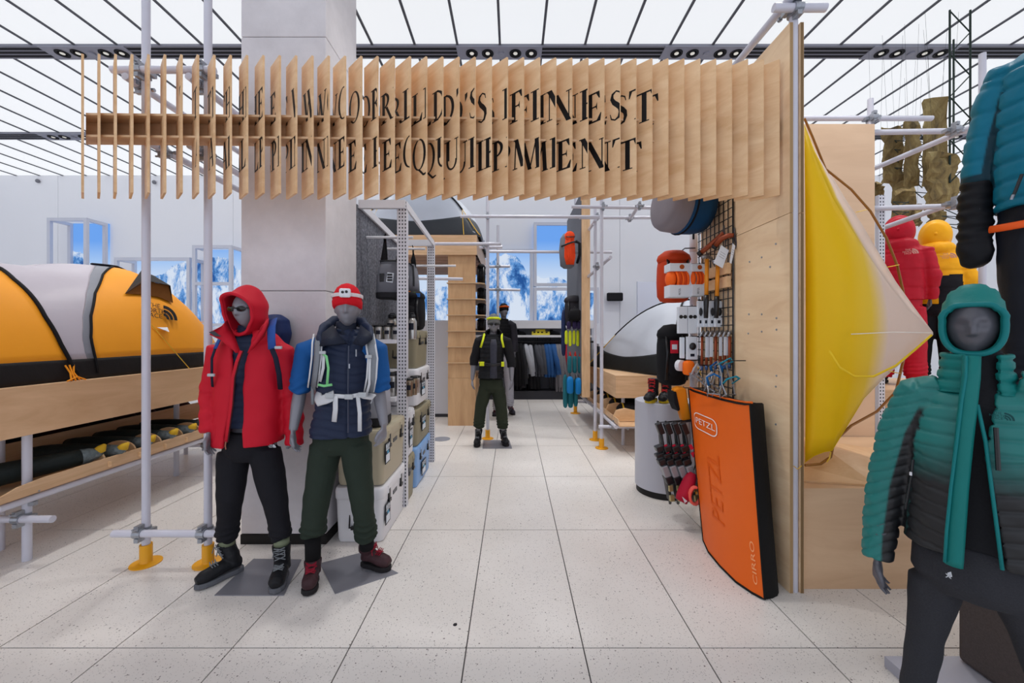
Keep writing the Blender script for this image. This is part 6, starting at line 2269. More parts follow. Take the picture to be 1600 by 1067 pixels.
def pack_simple(name, c, s, m, label, cat, parts=(), group=None, rot=None, lid=None):
    """rounded pack: bag, top lid, front pocket, two straps"""
    c = Vector(c)
    o = thing(name, label, cat, (c.x, c.y, c.z - s[2] / 2), group)
    R = (rot or Matrix.Identity(3))
    mb = MB()
    ring = []
    for z, k in ((-0.5, 0.55), (-0.47, 0.8), (-0.38, 0.96), (-0.1, 1.0), (0.2, 0.97), (0.36, 0.9), (0.44, 0.75), (0.5, 0.4)):
        ring.append([c + R @ Vector((s[0] / 2 * k * math.copysign(abs(math.cos(a)) ** 0.7, math.cos(a)), s[1] / 2 * k * math.copysign(abs(math.sin(a)) ** 0.7, math.sin(a)), z * s[2])) for a in [2 * PI * j / 22 for j in range(22)]])
    mb.loft(ring)
    mb.build('bag', m, o, True)
    l = MB()
    l.loft([[c + R @ Vector((s[0] / 2 * k * math.cos(a), s[1] / 2 * k * math.sin(a) - 0.01, z * s[2])) for a in [2 * PI * j / 22 for j in range(22)]] for z, k in ((0.30, 0.98), (0.36, 1.06), (0.44, 0.98), (0.53, 0.6), (0.55, 0.1))])
    l.build('lid', lid or m, o, True)
    p = MB()
    p.ell(c + R @ Vector((0, -s[1] * 0.46, -s[2] * 0.12)), (s[0] * 0.36, s[1] * 0.13, s[2] * 0.25), 16, 10, R)
    p.build('front_pocket', m, o, True)
    for q in (-1, 1):
        t = MB()
        ribbon(t, [c + R @ Vector((q * s[0] * 0.3, -s[1] * 0.40, s[2] * 0.36)), c + R @ Vector((q * s[0] * 0.33, -s[1] * 0.60, 0.05 * s[2])), c + R @ Vector((q * s[0] * 0.34, -s[1] * 0.46, -s[2] * 0.4))], 0.03, 0.004)
        t.build('strap', BLKP, o, True)
    return o
for k, (py, w) in enumerate(((442, 'topmost'), (467, 'second from the top'), (492, 'third from the top'))):
    z = zat((468, 493, 518)[k], BD) + 0.018
    pack_simple('black_pack', (x1 + 0.08, BD + 0.38, z + 0.11), (0.16, 0.36, 0.215), BLACK, 'black pack on the ply column shelves, ' + w, 'pack')
pk2 = pack_simple('black_pack', (x1 + 0.07, BD + 0.42, zat(443, BD) + 0.02 + 0.19), (0.15, 0.34, 0.36), BLACK, 'taller black pack above the ply column shelves under the beam', 'pack')

def small_tent(name, label, C0, L_, W_, H_, zb, skirt, cloth, yaw=0.0, poles=(), sk=0.26, lite=None):
    """two-pole dome tent on a rectangular floor"""
    R = Matrix.Rotation(yaw, 3, 'Z')
    o = thing(name, label, 'tent', (C0[0], C0[1], zb))
    c = Vector((C0[0], C0[1], zb))
    def q(u, v, off=0.0):
        x, y = u * L_ / 2, v * W_ / 2
        h = H_ * max(0.0, (1 - abs(u) ** 2.2)) ** 0.62 * max(0.0, (1 - abs(v) ** 2.2)) ** 0.62
        d = Vector((u, v, 0.8)).normalized()
        return c + R @ (Vector((x, y, h)) + d * off)
    def edge(u):
        return math.copysign(abs(u) ** 0.6, u)
    n = 34
    MB().grid([[q(edge(-1 + 2 * i / n), edge(-1 + 2 * j / n)) for i in range(n + 1)] for j in range(n + 1)]).build('canopy', cloth, o, True, solid=0.003)
    rows = [[] for _ in range(9)]
    for i in range(97):
        a = 2 * PI * i / 96
        ca, sa = math.cos(a), math.sin(a)
        m_ = max(abs(ca), abs(sa))
        ca, sa = ca / m_, sa / m_
        zt_ = H_ * sk * (0.80 + 0.45 * abs(ca * sa) ** 1.5)
        lo, hi = 0.0, 1.0
        for _ in range(24):
            r_ = (lo + hi) / 2
            if q(ca * r_, sa * r_).z - zb > zt_:
                lo = r_
            else:
                hi = r_
        for j in range(9):
            r_ = lerp(1.0, hi, (j / 8) ** 1.5)
            rows[j].append(q(ca * r_, sa * r_, 0.008))
    MB().grid(rows).build('skirt', skirt, o, True, solid=0.003)
    ylw, blk = M('yellow_pole_joint', (222, 176, 40), 0.5), M('black_pole_sleeve', (22, 22, 26), 0.5)
    for du, dv in ((1, 1), (1, -1)):
        pp = [q(edge(-1 + 2 * i / 40) * du * 0.995, edge(-1 + 2 * i / 40) * dv * 0.995, 0.02) for i in range(41)]
        MB().path(pp[9:32], 0.016, 8).build('pole_sleeve', blk, o, True)
        MB().path(pp[:10], 0.007, 6).build('pole_end', ylw, o, True)
        MB().path(pp[31:], 0.007, 6).build('pole_end', ylw, o, True)
        for i in (3, 6, 34, 37):
            MB().path([pp[i], pp[i] - (pp[i] - c).normalized() * 0.03], 0.009, 6).build('clip', ylw, o)
    for du, dv in ((-0.6, -1), (0.7, -1)):
        p0 = q(du * 0.8, dv * 0.9, 0.0)
        MB().path([q(du, dv * 0.72, 0.01), c + R @ Vector((du * L_ * 0.55, dv * W_ * 0.56, 0.004))], 0.006, 6).build('guy_line', ylw, o)
    return o
GT = M('pale_grey_tent_cloth', (186, 192, 204), 0.5, vary=0.06, vscale=5, bump=0.2, bscale=8)
GS_ = M('charcoal_tent_skirt', (52, 56, 62), 0.6, bump=0.3, bscale=14)
small_tent('dome_tent', 'pale grey dome tent with charcoal skirt on top of the plywood bridge', (-1.75, 8.0, 0), 2.35, 2.0, 1.15, zt + 0.001, GS_, GT, 0.0, sk=0.30)
small_tent('dome_tent', 'pale grey dome tent with black skirt on the low plywood platform, right of the aisle', (2.95, 6.75, 0), 2.6, 2.1, 1.15, 1.018, M('black_tent_skirt2', (30, 32, 34), 0.65, bump=0.3, bscale=14), GT, 0.35, sk=0.24)

# ------------------------------------------------------------------ scaffolding in the middle
s5 = thing('scaffold_frame', 'slender scaffold pole with cross tubes in a yellow foot behind the black vest mannequin', 'scaffold', (-0.36, 6.1, 0))
xp = P(762, 0, 6.1).x
MB().tube((xp, 6.1, 0.012), (xp, 6.1, CEIL - 0.02), TR, n=14).build('pole', STEEL, s5, autos=0.7)
base_foot(s5, xp, 6.1)
def st5(a, b, par=None):
    MB().tube(P(*a), P(*b), TR, n=12).build('tube', STEEL, par or s5, autos=0.7)
st5((720, 338, 6.15), (936, 339, 5.66))
st5((615, 381, 6.05), (783, 381, 6.05))
st5((749, 387, 6.35), (785, 386, 6.35))
st5((760, 393, 6.78), (956, 394, 6.78))
st5((755, 417, 7.4), (797, 416, 7.4))
st5((752, 452, 7.4), (813, 453, 7.4))
x8 = P(778, 0, 7.35).x
MB().tube((x8, 7.35, 0.0), (x8, 7.35, zat(352, 7.35)), TR, n=12).build('pole', STEEL, s5, autos=0.7)
for a in ((762, 338, 6.1), (756, 382, 6.08), (778, 416, 7.36), (778, 452, 7.36)):
    clamp('clamp', s5, P(*a), (1, 0, 0), (0, 0, 1), 0.015)
st5((617, 434.5, 6.2), (723, 436, 6.2))
s6 = thing('scaffold_frame', 'pair of grey scaffold poles in yellow feet beside the hanging gear panel', 'scaffold', (1.25, 5.8, 0))
for px, d, tp in ((940, 5.59, 318), (930, 6.03, 333)):
    x = P(px, 0, d).x
    MB().tube((x, d, 0.012), (x, d, zat(tp, d) + 0.06), TR, n=14).build('pole', STEEL, s6, autos=0.7)
    base_foot(s6, x, d)
st5((893, 323, 5.55), (1040, 325, 5.55), s6)
st5((905, 340, 5.98), (1027, 340, 5.98), s6)
st5((997, 322, 5.5), (983, 345, 6.05), s6)
st5((954, 402, 5.5), (917, 434, 6.7), s6)
st5((931, 343, 5.9), (917, 364, 6.9), s6)
for a in ((942, 323, 5.57), (933, 339, 6.0), (999, 322, 5.52), (984, 341, 6.0), (933, 416, 6.0)):
    clamp('clamp', s6, P(*a), (1, 0, 0), (0, 0, 1), 0.015)
# gear panel hanging between them, seen from its end
gp = thing('gear_panel', 'tall plywood gear panel seen end on, gear hanging on its left face', 'display panel', (1.25, 7.2, zat(621, 6.6)))
gx0, gx1 = P(909, 0, 6.6).x, P(922, 0, 6.6).x
zb2, zt2 = zat(621, 6.6), zat(300, 6.6)
MB().box((gx0, 6.6, zb2), (gx1, 6.63, zt2)).build('end_board', PLY, gp)
MB().box((gx0 + 0.01, 6.63, zb2), (gx1 - 0.01, 8.3, zt2)).build('core', PLYE, gp)
MB().box((gx0 - 0.012, 6.63, zb2 + 0.1), (gx0 + 0.01, 8.3, zt2)).build('felt_face', FELT, gp)
x9 = P(899, 0, 8.05).x
MB().tube((x9 + 0.0, 8.05, 0.012), (x9, 8.05, zt2 + 0.5), TR, n=12).build('pole', STEEL, gp, autos=0.7)
base_foot(gp, x9, 8.05, 0.1, 0.16)
MB().tube((gx0 + 0.08, 6.9, zt2 - 0.1), (gx0 + 0.08, 6.9, CEIL - 0.01), 0.02, n=10).build('hanger_tube', STEEL, gp)

# goods on that panel
def hang(px0, px1, py0, py1, D, m, name, label, cat, group=None, th=0.10, kind='pad'):
    a, b = P(px0, py1, D), P(px1, py0, D)
    o = thing(name, label, cat, ((a.x + b.x) / 2, D, a.z), group)
    w, h = b.x - a.x, b.z - a.z
    c = Vector(((a.x + b.x) / 2, D, (a.z + b.z) / 2))
    mb = MB()
    mb.loft([[c + Vector((w / 2 * k * math.copysign(abs(math.cos(t)) ** 0.6, math.cos(t)), th / 2 * k * math.sin(t), z * h)) for t in [2 * PI * j / 14 for j in range(14)]] for z, k in ((-0.5, 0.35), (-0.46, 0.8), (-0.35, 1), (0.3, 1), (0.43, 0.8), (0.5, 0.3))])
    mb.build('body', m, o, True)
    MB().path([c + Vector((0, 0, h * 0.45)), c + Vector((0, 0.01, h * 0.5 + 0.03)), c + Vector((0, 0.05, h * 0.5 + 0.045))], 0.006, 6).build('loop', BLKP, o)
    return o
LIME = M('lime_yellow', (214, 226, 40), 0.6)
TLB = M('teal_blue_cloth', (30, 104, 116), 0.65, vary=0.12, vscale=12)
SKB = M('sky_blue_cloth', (20, 120, 190), 0.6)
for i, px in enumerate((885, 891, 897, 903)):
    hang(px - 2.6, px + 2.2, 516, 541 if i % 2 else 538, 6.7 + i * 0.02, LIME, 'lime_sling', ('first', 'second', 'third', 'fourth')[i] + ' lime yellow sling from the left on the gear panel', 'sling', 'lime slings on the gear panel', th=0.03)
hang(879.5, 887, 585, 637, 6.75, TLB, 'stuff_bag', 'long teal bag hanging lowest left on the gear panel', 'bag')
hang(887, 896, 590, 637, 6.76, TLB, 'stuff_bag', 'long teal bag hanging lowest in the middle on the gear panel', 'bag')
hang(896, 903, 590, 635, 6.77, TLB, 'stuff_bag', 'long teal bag hanging lowest right beside the ply panel end', 'bag')
hang(885.5, 896, 588, 615, 6.62, SKB, 'blue_pouch', 'left bright blue pouch hanging before the long teal bags', 'pouch')
hang(899, 908, 590, 616, 6.60, SKB, 'blue_pouch', 'right bright blue pouch hanging before the long teal bags', 'pouch')
for i, px in enumerate((890, 898, 906)):
    o = hang(px - 3.5, px + 3.2, 556, 583, 6.70 + i * 0.01, TLB, 'chalk_bag', ('left', 'middle', 'right')[i] + ' teal bag with red loop above the bright blue pouches', 'bag', 'teal bags with red loops')
    MB().path([P(px, 557, 6.70), P(px + 1, 550, 6.72), P(px + 2, 556, 6.72)], 0.012, 6).build('red_loop', M('red_loop', (200, 50, 40), 0.6), o)
hang(889, 908, 483, 501, 6.68, BLACK, 'black_case', 'black buckled case hanging under the round black pack on the gear panel', 'case', th=0.16)
for i, px in enumerate((889, 898, 905)):
    hang(px - 3.5, px + 3.0, 502, 514, 6.7, M('navy_red_harness', (50, 40, 80), 0.7, vary=0.5, vscale=25), 'climbing_harness', ('left', 'middle', 'right')[i] + ' small navy and red harness above the lime slings', 'harness', 'harnesses on the gear panel', th=0.05)
pack_simple('black_pack', P(897, 487, 6.95), (0.34, 0.26, 0.52), M('charcoal_pack', (50, 48, 54), 0.65), 'round topped charcoal pack high on the gear panel', 'pack')
hang(877, 884, 484, 556, 6.95, M('dark_blue_red_cloth', (40, 52, 92), 0.7, vary=0.5, vscale=9), 'rope_bag', 'slim dark blue bag at the left edge of the gear panel', 'bag')
# orange rope strapped on a grey pack
rp = thing('rope_pack', 'orange climbing rope coil strapped on a grey pack, hanging high on the gear panel', 'rope', tuple(P(890, 418, 6.6)))
c = P(890, 390, 6.62)
mb = MB()
mb.loft([[c + Vector((0.13 * k * math.cos(t) - 0.03, 0.10 * k * math.sin(t) + 0.08, z)) for t in [2 * PI * j / 16 for j in range(16)]] for z, k in ((-0.30, 0.5), (-0.26, 0.9), (0.0, 1.05), (0.2, 0.9), (0.28, 0.5))])
mb.build('grey_pack', M('grey_pack_shell', (112, 114, 122), 0.6, bump=0.2, bscale=30), rp, True)
ORP = M('orange_rope', (238, 76, 30), 0.65)
for k in range(9):
    dx = -0.075 + 0.019 * k
    MB().path([c + Vector((dx * 0.75, -0.03 - 0.02 * math.cos(k * 0.8 - 3), 0.20)), c + Vector((dx, -0.06 + 0.05 * abs(dx) / 0.08, 0.05)), c + Vector((dx * 1.08, -0.065 + 0.05 * abs(dx) / 0.08, -0.12)), c + Vector((dx * 0.7, -0.04, -0.255))], 0.012, 7).build('rope_strand', ORP, rp, True)
mb = MB()
mb.ell(c + Vector((0, -0.01, 0.22)), (0.085, 0.07, 0.085), 16, 10)
mb.build('rope_wrap', ORP, rp, True)
m1 = MB()
ribbon(m1, [c + Vector((-0.14, 0.0, 0.05)), c + Vector((-0.04, -0.085, 0.08)), c + Vector((0.05, -0.085, 0.11)), c + Vector((0.12, 0.0, 0.12))], 0.03, 0.004)
ribbon(m1, [c + Vector((-0.07, -0.06, 0.20)), c + Vector((0.0, -0.09, 0.19)), c + Vector((0.08, -0.06, 0.20))], 0.016, 0.004)
m1.build('strap', BLKP, rp, True)
m1 = MB()
m1.path([c + Vector((0.12, 0.05, 0.15)), c + Vector((0.16, -0.02, 0.1)), c + Vector((0.16, -0.02, -0.1)), c + Vector((0.13, 0.04, -0.22))], 0.022, 8)
m1.build('shoulder_strap', BLACK, rp, True)

# ------------------------------------------------------------------ low platform with trough, right of the aisle
p2 = thing('display_platform', 'short birch plywood platform on grey tubes with a trough, right of the aisle', 'display table', (2.3, 6.8, 0))
QX, QY0, QY1, QZ0, QZ1 = 1.45, 5.6, 8.1, 0.70, 1.015
MB().box((QX, QY0, QZ0), (3.9, QY1, QZ1)).build('deck', PLYH, p2)
for x, y in ((1.60, 5.77), (3.5, 5.77), (1.60, 7.8), (3.5, 7.8)):
    MB().tube((x, y, 0), (x, y, QZ0), TR, n=12).build('leg', STEEL, p2, autos=0.7)
MB().tube((1.38, 5.3, 0.36), (1.38, 8.0, 0.36), TR, n=12).build('long_tube', STEEL, p2, autos=0.7)
for y in (5.55, 7.6):
    MB().tube((1.2, y, 0.31), (2.0, y, 0.31), TR, n=12).build('cross_tube', STEEL, p2, autos=0.7)
    clamp('clamp', p2, (1.40, y, 0.33), (1, 0, 0), (0, 1, 0), 0.02)
    clamp('clamp', p2, (1.60, y + 0.05, 0.33), (1, 0, 0), (0, 0, 1), 0.02)
MB().prism([(1.40, 5.25, 0.39), (1.40, 8.0, 0.39), (1.40, 8.0, 0.465), (1.40, 5.3, 0.465)], (0.014, 0, 0)).build('trough_front', PLYH, p2)
MB().box((1.414, 5.25, 0.375), (2.3, 8.0, 0.388)).build('trough_floor', PLYH, p2)
for y in (5.5, 5.95, 6.4, 6.85, 7.3):
    MB().prism([(1.39, y, 0.40), (1.39, y, 0.47), (1.43, y, 0.55), (1.55, y, 0.58), (1.68, y, 0.55), (2.25, y, 0.50), (2.25, y, 0.39)], (0, 0.014, 0)).build('divider', PLYF, p2)
for i, y in enumerate((5.72, 6.17, 6.62, 7.07)):
    o = thing('sleeping_bag', 'black rolled bag in the right trough, ' + ('nearest the cylinder plinth', 'second from the cylinder plinth', 'third from the cylinder plinth', 'farthest from the cylinder plinth')[i], 'sleeping bag', (1.8, y, 0.40), 'rolled bags in the right trough')
    MB().path([(1.50, y, 0.51), (1.55, y, 0.51), (1.9, y, 0.51), (2.2, y, 0.51)], [0.05, 0.10, 0.11, 0.10], 12).build('shell', BLACK, o, True)
    MB().path([(1.56, y, 0.51), (1.58, y, 0.51)], 0.106, 14).build('strap', MUST, o, True)

# black vest mannequin at the end of the aisle, and the pale trousered one behind it
def far_mannequin(label, D, pts, vest, sleeve, trs, beanie_m, sleeve_to, lime=None, k=1.0, yaw=0.05, glass=True):
    q = lambda a, b, w=0.0: P(a, b, D + w)
    c, f = pts['c'], frame(yaw)
    o = thing('mannequin', label, 'mannequin', (q(*c).x, D, 0))
    J = dict(F=f, head=q(*pts['head'], -0.02), headR=f, neck=q(*pts['neck']), pelvis=q(*pts['pelvis']), shL=q(*pts['shL']), shR=q(*pts['shR']), elL=q(*pts['elL']), elR=q(*pts['elR']), wrL=q(*pts['wrL'], -0.06), wrR=q(*pts['wrR'], -0.06),
             hipL=q(*pts['hipL']), hipR=q(*pts['hipR']), knL=q(*pts['knL']), knR=q(*pts['knR']), anL=q(*pts['hemL']), anR=q(*pts['hemR']), hemL=q(*pts['hemL']), hemR=q(*pts['hemR']), handL=((0, -0.1, -1), (1, 0, 0), (0, -1, 0)), handR=((0, -0.1, -1), (-1, 0, 0), (0, -1, 0)), curl=0.5)
    body(o, J, SKIN, 0.007)
    trousers(o, J, trs, q(pts['pelvis'][0], pts['pelvis'][1] - 6), (0.165, 0.12), (0.10, 0.095, 0.085, 0.08, 0.06), (0.10, 0.095, 0.085, 0.08, 0.06), 0.012, 8.0, 0.012)
    mb = MB()
    hx = pts['pelvis'][0]
    yy = [pts['neck'][1] + t * (pts['hem'] - pts['neck'][1]) for t in (-0.08, 0.02, 0.1, 0.22, 0.5, 0.8, 1.0)]
    shell(mb, [(q(lerp(pts['neck'][0], hx, i / 6), y), rx, ry, None, None) for i, (y, rx, ry) in enumerate(zip(yy, (0.085, 0.12, 0.17, 0.185, 0.175, 0.18, 0.185), (0.08, 0.1, 0.12, 0.145, 0.14, 0.145, 0.15)))], f)
    solid(mb, 'vest', vest, o, 0.011, 3, lambda co: -0.006 * groove(co[:, 2] / 0.06) + wob(co, 30) * 0.003)
    mb = MB()
    for s_ in 'LR':
        mb.path([J['neck'].lerp(J['sh' + s_], 0.5), J['sh' + s_], J['el' + s_], J['el' + s_].lerp(J['wr' + s_], sleeve_to)], [0.075, 0.078, 0.068, 0.06], 14)
    solid(mb, 'sleeves', sleeve, o, 0.011, 3, lambda co: wob(co, 24) * 0.004)
    if beanie_m:
        beanie(o, J['head'], f, beanie_m[0])
        r = [J['head'] + f @ Vector((0.089 * math.sin(a), -0.108 * math.cos(a), 0.098 - 0.01 * (1 - math.cos(a)))) for a in [2 * PI * i / 30 for i in range(30)]]
        MB().path(r, 0.016, 6, closed=True).build('beanie_stripe', beanie_m[1], o, True)
    if glass:
        glasses(o, J['head'], f, None)
    return o, J
BV = M('black_vest', (22, 24, 28), 0.6, bump=0.2, bscale=40)
o, J = far_mannequin('grey mannequin in black vest and dark green trousers at the end of the aisle', 5.69, dict(c=(768, 0), head=(771.5, 508), neck=(770, 527), pelvis=(767, 597), shL=(749, 533), shR=(791, 533), elL=(741, 562), elR=(799, 566), wrL=(738, 593), wrR=(799.5, 594), hipL=(759, 606), hipR=(778, 606), knL=(751, 636), knR=(783, 637), hemL=(748, 668), hemR=(786, 669), hem=591), BV, M('black_sleeve', (26, 26, 30), 0.8), M('olive_dark_trouser', (42, 48, 36), 0.8, vary=0.1, vscale=14), (M('grey_knit', (110, 112, 112), 0.85), LIME), 0.3)
mb = MB()
mb.loft([[P(771, y, 5.52) + Vector((rx * math.sin(t), -0.03 * math.cos(t) + 0.03, 0)) for t in [-1.2 + 2.4 * i / 8 for i in range(9)]] for y, rx in ((530, 0.035), (540, 0.055), (565, 0.05), (591, 0.055))], closed=False)
mb.build('inner_jacket', M('slate_quilt', (60, 62, 74), 0.6, vary=0.3, vscale=30), o, True, solid=0.008)
for sx, pts in (('L', [(757, 521, 5.66), (755, 530, 5.55), (751, 543, 5.53)]), ('R', [(784, 521, 5.66), (784, 530, 5.55), (787, 543, 5.53)])):
    m1 = MB()
    ribbon(m1, [P(*a) for a in pts], 0.03, 0.005)
    m1.build('lime_piping', LIME, o, True)
for a, b in (((749, 565), (757, 572)), ((783, 565), (788, 573))):
    MB().box(P(a[0], b[1], 5.52), P(b[0], a[1], 5.56)).build('lime_belt_pad', LIME, o, bevel=0.008)
m1 = MB()
ribbon(m1, [P(754, 568, 5.53), P(770, 571, 5.51), P(786, 568, 5.53)], 0.04, 0.005)
m1.build('hip_belt', BLKP, o, True)
hood(o, P(771, 520, 5.66), frame(0), (0.12, 0.10, 0.07), BV, 1.3, 'lowered_hood', 0.02)
for (hx, hy), (tx, ty), sh in (((748, 692), (744, 700), (748, 670)), ((786, 690), (792, 699), (786, 671))):
    boot(o, fl_(hx, hy) + (0.006,), fl_(tx, ty) + (0.006,), 0.17, (BOOTB, BSOLE, LACEG), shaft=P(sh[0], sh[1], 5.72))
plate([fl_(754, 701), fl_(800, 701), fl_(796, 688), fl_(755, 688)], 'grey steel plate on the floor under the black vest mannequin')
far_mannequin('mannequin in a black hood and pale grey trousers, half hidden behind the black vest mannequin', 7.75, dict(c=(785, 0), head=(787, 487), neck=(787, 502), pelvis=(785, 560), shL=(771, 508), shR=(801, 508), elL=(769, 532), elR=(804, 532), wrL=(770, 552), wrR=(804, 552), hipL=(778, 566), hipR=(793, 566), knL=(776, 600), knR=(796, 600), hemL=(776, 640), hemR=(797, 634), hem=552), BLACK, M('dark_grey_sleeve', (46, 44, 52), 0.7), M('pale_grey_trouser', (172, 172, 182), 0.8), (BLACK, M('orange_patch', (222, 96, 24), 0.6)), 0.9, yaw=0.5, glass=False)[0]
fm = [x for x in C.objects if x.type == 'EMPTY' and x.get('label', '').startswith('mannequin in a black hood')][0]
for (hx, hy), (tx, ty), sh in (((775, 648), (772, 651), (776, 640)), ((797, 645), (803, 649), (797, 634))):
    boot(fm, fl_(hx, hy) + (0.0,), fl_(tx, ty) + (0.0,), 0.16, (M('dark_shoe', (58, 56, 66), 0.6), BSOLE, MARL), shaft=P(sh[0], sh[1], 7.78))
# ------------------------------------------------------------------ speckled panel, perforated rack and coolers beside the column
def granite():
    m, nt, b = newmat('speckled_grey_panel')
    L = nt.links.new
    tc = N(nt, 'ShaderNodeTexCoord')
    n1 = N(nt, 'ShaderNodeTexNoise', i_Scale=38.0, i_Detail=6.0, i_Roughness=0.8)
    L(tc.outputs['Object'], n1.inputs['Vector'])
    r = N(nt, 'ShaderNodeValToRGB')
    r.color_ramp.elements[0].position, r.color_ramp.elements[1].position = 0.42, 0.62
    r.color_ramp.elements[0].color = lin((74, 76, 86))
    r.color_ramp.elements[1].color = lin((134, 136, 146))
    L(n1.outputs['Fac'], r.inputs[0])
    L(r.outputs[0], b.inputs['Base Color'])
    b.inputs['Roughness'].default_value = 0.7
    return m
GRN = granite()
wp = struct(MB().box((-1.452, 3.64, 0), (-1.44, 4.98, 2.79)).build('wall_speckled', M('panel_seam', (40, 42, 48), 0.8)))
for k in range(5):
    MB().box((-1.44, 3.642 + k * 0.268, 0), (-1.425, 3.642 + k * 0.268 + 0.262, 2.79)).build('panel', GRN, wp)
rack = thing('steel_rack', 'white perforated steel rack beside the concrete column, loaded with coolers and bottles', 'rack', (-1.2, 4.3, 0))
RK0, RK1 = 3.69, 4.98
for y, zt_, sgn in ((RK0, 2.83, 1), (RK1, 2.76, 1)):
    for x in ((-0.985,) if sgn > 0 and y < 4 else (-0.985, -1.35)):
        MB().box((x - 0.085, y - 0.008, 0), (x, y, zt_)).build('post', PERF, rack)
        MB().box((x - 0.008, y, 0), (x, y + 0.07, zt_)).build('post_flange', PERF, rack)
for y, z in ((RK0 - 0.01, 2.76), (RK1 - 0.01, 2.70)):
    MB().box((-1.42, y - 0.02, z), (-0.99, y + 0.02, z + 0.075)).build('rail', WHITE, rack)
MB().prism([(-1.0, RK0, 2.765), (-1.0, RK1, 2.70), (-1.0, RK1, 2.765), (-1.0, RK0, 2.835)], (0.02, 0, 0)).build('side_rail', WHITE, rack)
MB().prism([(-1.42, RK0, 2.765), (-1.42, RK1, 2.70), (-1.42, RK1, 2.765), (-1.42, RK0, 2.835)], (0.02, 0, 0)).build('side_rail', WHITE, rack)
for z in (1.515, 0.985):
    MB().box((-1.42, 3.62, z), (-1.07, 4.03, z + 0.035)).build('shelf', WHITE, rack)
MB().box((-1.42, 4.08, 0.815), (-1.07, 4.95, 0.845)).build('shelf', WHITE, rack)
for y, z, xe in ((3.87, 2.54, -0.97), (4.48, 2.56, -0.985), (4.9, 2.44, -0.7)):
    MB().tube((-1.42, y, z), (xe, y, z), 0.014, n=10).build('hook_rod', WHITE, rack)

TAN = M('tan_cooler_plastic', (186, 176, 152), 0.5)
TAN2 = M('olive_tan_cooler_plastic', (150, 142, 118), 0.5)
CWH = M('white_cooler_plastic', (228, 228, 232), 0.42)
CBL = M('light_blue_cooler_plastic', (128, 170, 222), 0.45)
LBL = M('dark_blue_label', (22, 26, 40), 0.5)
LBW = M('white_label', (222, 228, 236), 0.5)
LBC = M('cyan_label', (80, 170, 214), 0.5)
def cooler(x0, x1, y0, y1, z0, h, m, label, tagpos=None):
    o = thing('cooler', label, 'cooler', ((x0 + x1) / 2, (y0 + y1) / 2, z0))
    cx, cy = (x0 + x1) / 2, (y0 + y1) / 2
    w, d = x1 - x0, y1 - y0
    def rg(k, z, r=0.045):
        return [Vector((cx + a * k, cy + b * k, z0 + z)) for a, b in rr(w, d, r, 4)]
    hl = h * 0.79
    bd = MB()
    bd.loft([rg(0.90, 0.002), rg(0.925, 0.02), rg(0.965, hl - 0.012), rg(0.965, hl - 0.004)])
    bd.build('body', m, o, autos=0.6)
    ld = MB()
    ld.loft([rg(0.985, hl), rg(1.0, hl + 0.01), rg(1.0, h - 0.022), rg(0.985, h - 0.008), rg(0.96, h)])
    lo = ld.build('lid', m, o, autos=0.6)
    MB().box((cx - w * 0.36, cy - d * 0.40, z0 + h - 0.002), (cx + w * 0.36, cy + d * 0.40, z0 + h + 0.004)).build('lid_panel', m, lo)
    for k in (0.24, 0.76):
        y = y0 + d * k
        l = MB()
        l.cbox((x1 - 0.006, y, z0 + hl - 0.01), (0.022, 0.036, 0.085))
        l.cbox((x1 - 0.003, y, z0 + hl - 0.06), (0.026, 0.052, 0.024))
        l.build('latch', BLKP, o)
        MB().cbox((x1 - 0.002, y, z0 + hl + 0.035), (0.012, 0.075, 0.06)).build('latch_seat', m, o)
    MB().cbox((x1 - 0.008, y0 + d * 0.5, z0 + hl - 0.05), (0.012, 0.10, 0.03)).build('name_plate', M('dark_plate', (90, 92, 96), 0.4, 0.4), o)
    hd_ = MB()
    ya = y0 + 0.012
    hd_.path([(cx - w * 0.19, ya + 0.015, z0 + hl * 0.72), (cx - w * 0.19, ya - 0.004, z0 + hl * 0.36), (cx + w * 0.19, ya - 0.004, z0 + hl * 0.36), (cx + w * 0.19, ya + 0.015, z0 + hl * 0.72)], 0.008, 6)
    hd_.build('rope_handle', BLKP, o)
    MB().cbox((cx, ya - 0.006, z0 + hl * 0.36), (w * 0.30, 0.024, 0.024)).build('grip', BLKP, o)
    if tagpos is not None:
        ty, tz, tw, th = tagpos
        tg = MB().box((x1 + 0.002, y0 + ty - tw / 2, z0 + tz - th / 2), (x1 + 0.006, y0 + ty + tw / 2, z0 + tz + th / 2)).build('hang_tag', LBL, o)
        q = MB()
        xx = x1 + 0.0068
        for a, b, c, e in ((-0.40, 0.40, 0.13, 0.44), (-0.40, 0.40, -0.44, -0.06)):
            q.box((xx - 0.0005, y0 + ty + tw * a, z0 + tz + th * c), (xx, y0 + ty + tw * b, z0 + tz + th * e))
        q.build('tag_paper', LBW, tg)
        q = MB()
        text(q, 'YETI', tw * 0.30, (xx + 0.0006, y0 + ty, z0 + tz + th * 0.36), (0, 1, 0), (0, 0, 1))
        text(q, 'TUNDRA', tw * 0.24, (xx + 0.0006, y0 + ty, z0 + tz + th * 0.22), (0, 1, 0), (0, 0, 1))
        q.build('tag_print', INK, tg)
        MB().box((xx, y0 + ty - tw * 0.16, z0 + tz - th * 0.03), (xx + 0.0006, y0 + ty + tw * 0.16, z0 + tz + th * 0.10)).build('tag_badge', LBC, tg)
    return o
cooler(-1.365, -0.985, 3.03, 3.67, 0.001, 0.425, CWH, 'large white cooler on the floor at the foot of the concrete column', (0.10, 0.20, 0.115, 0.16))
cooler(-1.365, -0.985, 3.04, 3.67, 0.433, 0.425, TAN, 'large tan cooler stacked on the front white cooler', (0.085, 0.24, 0.115, 0.16))
cooler(-1.37, -0.985, 3.71, 4.03, 0.001, 0.42, TAN2, 'olive tan cooler on the floor behind the front white cooler', None)
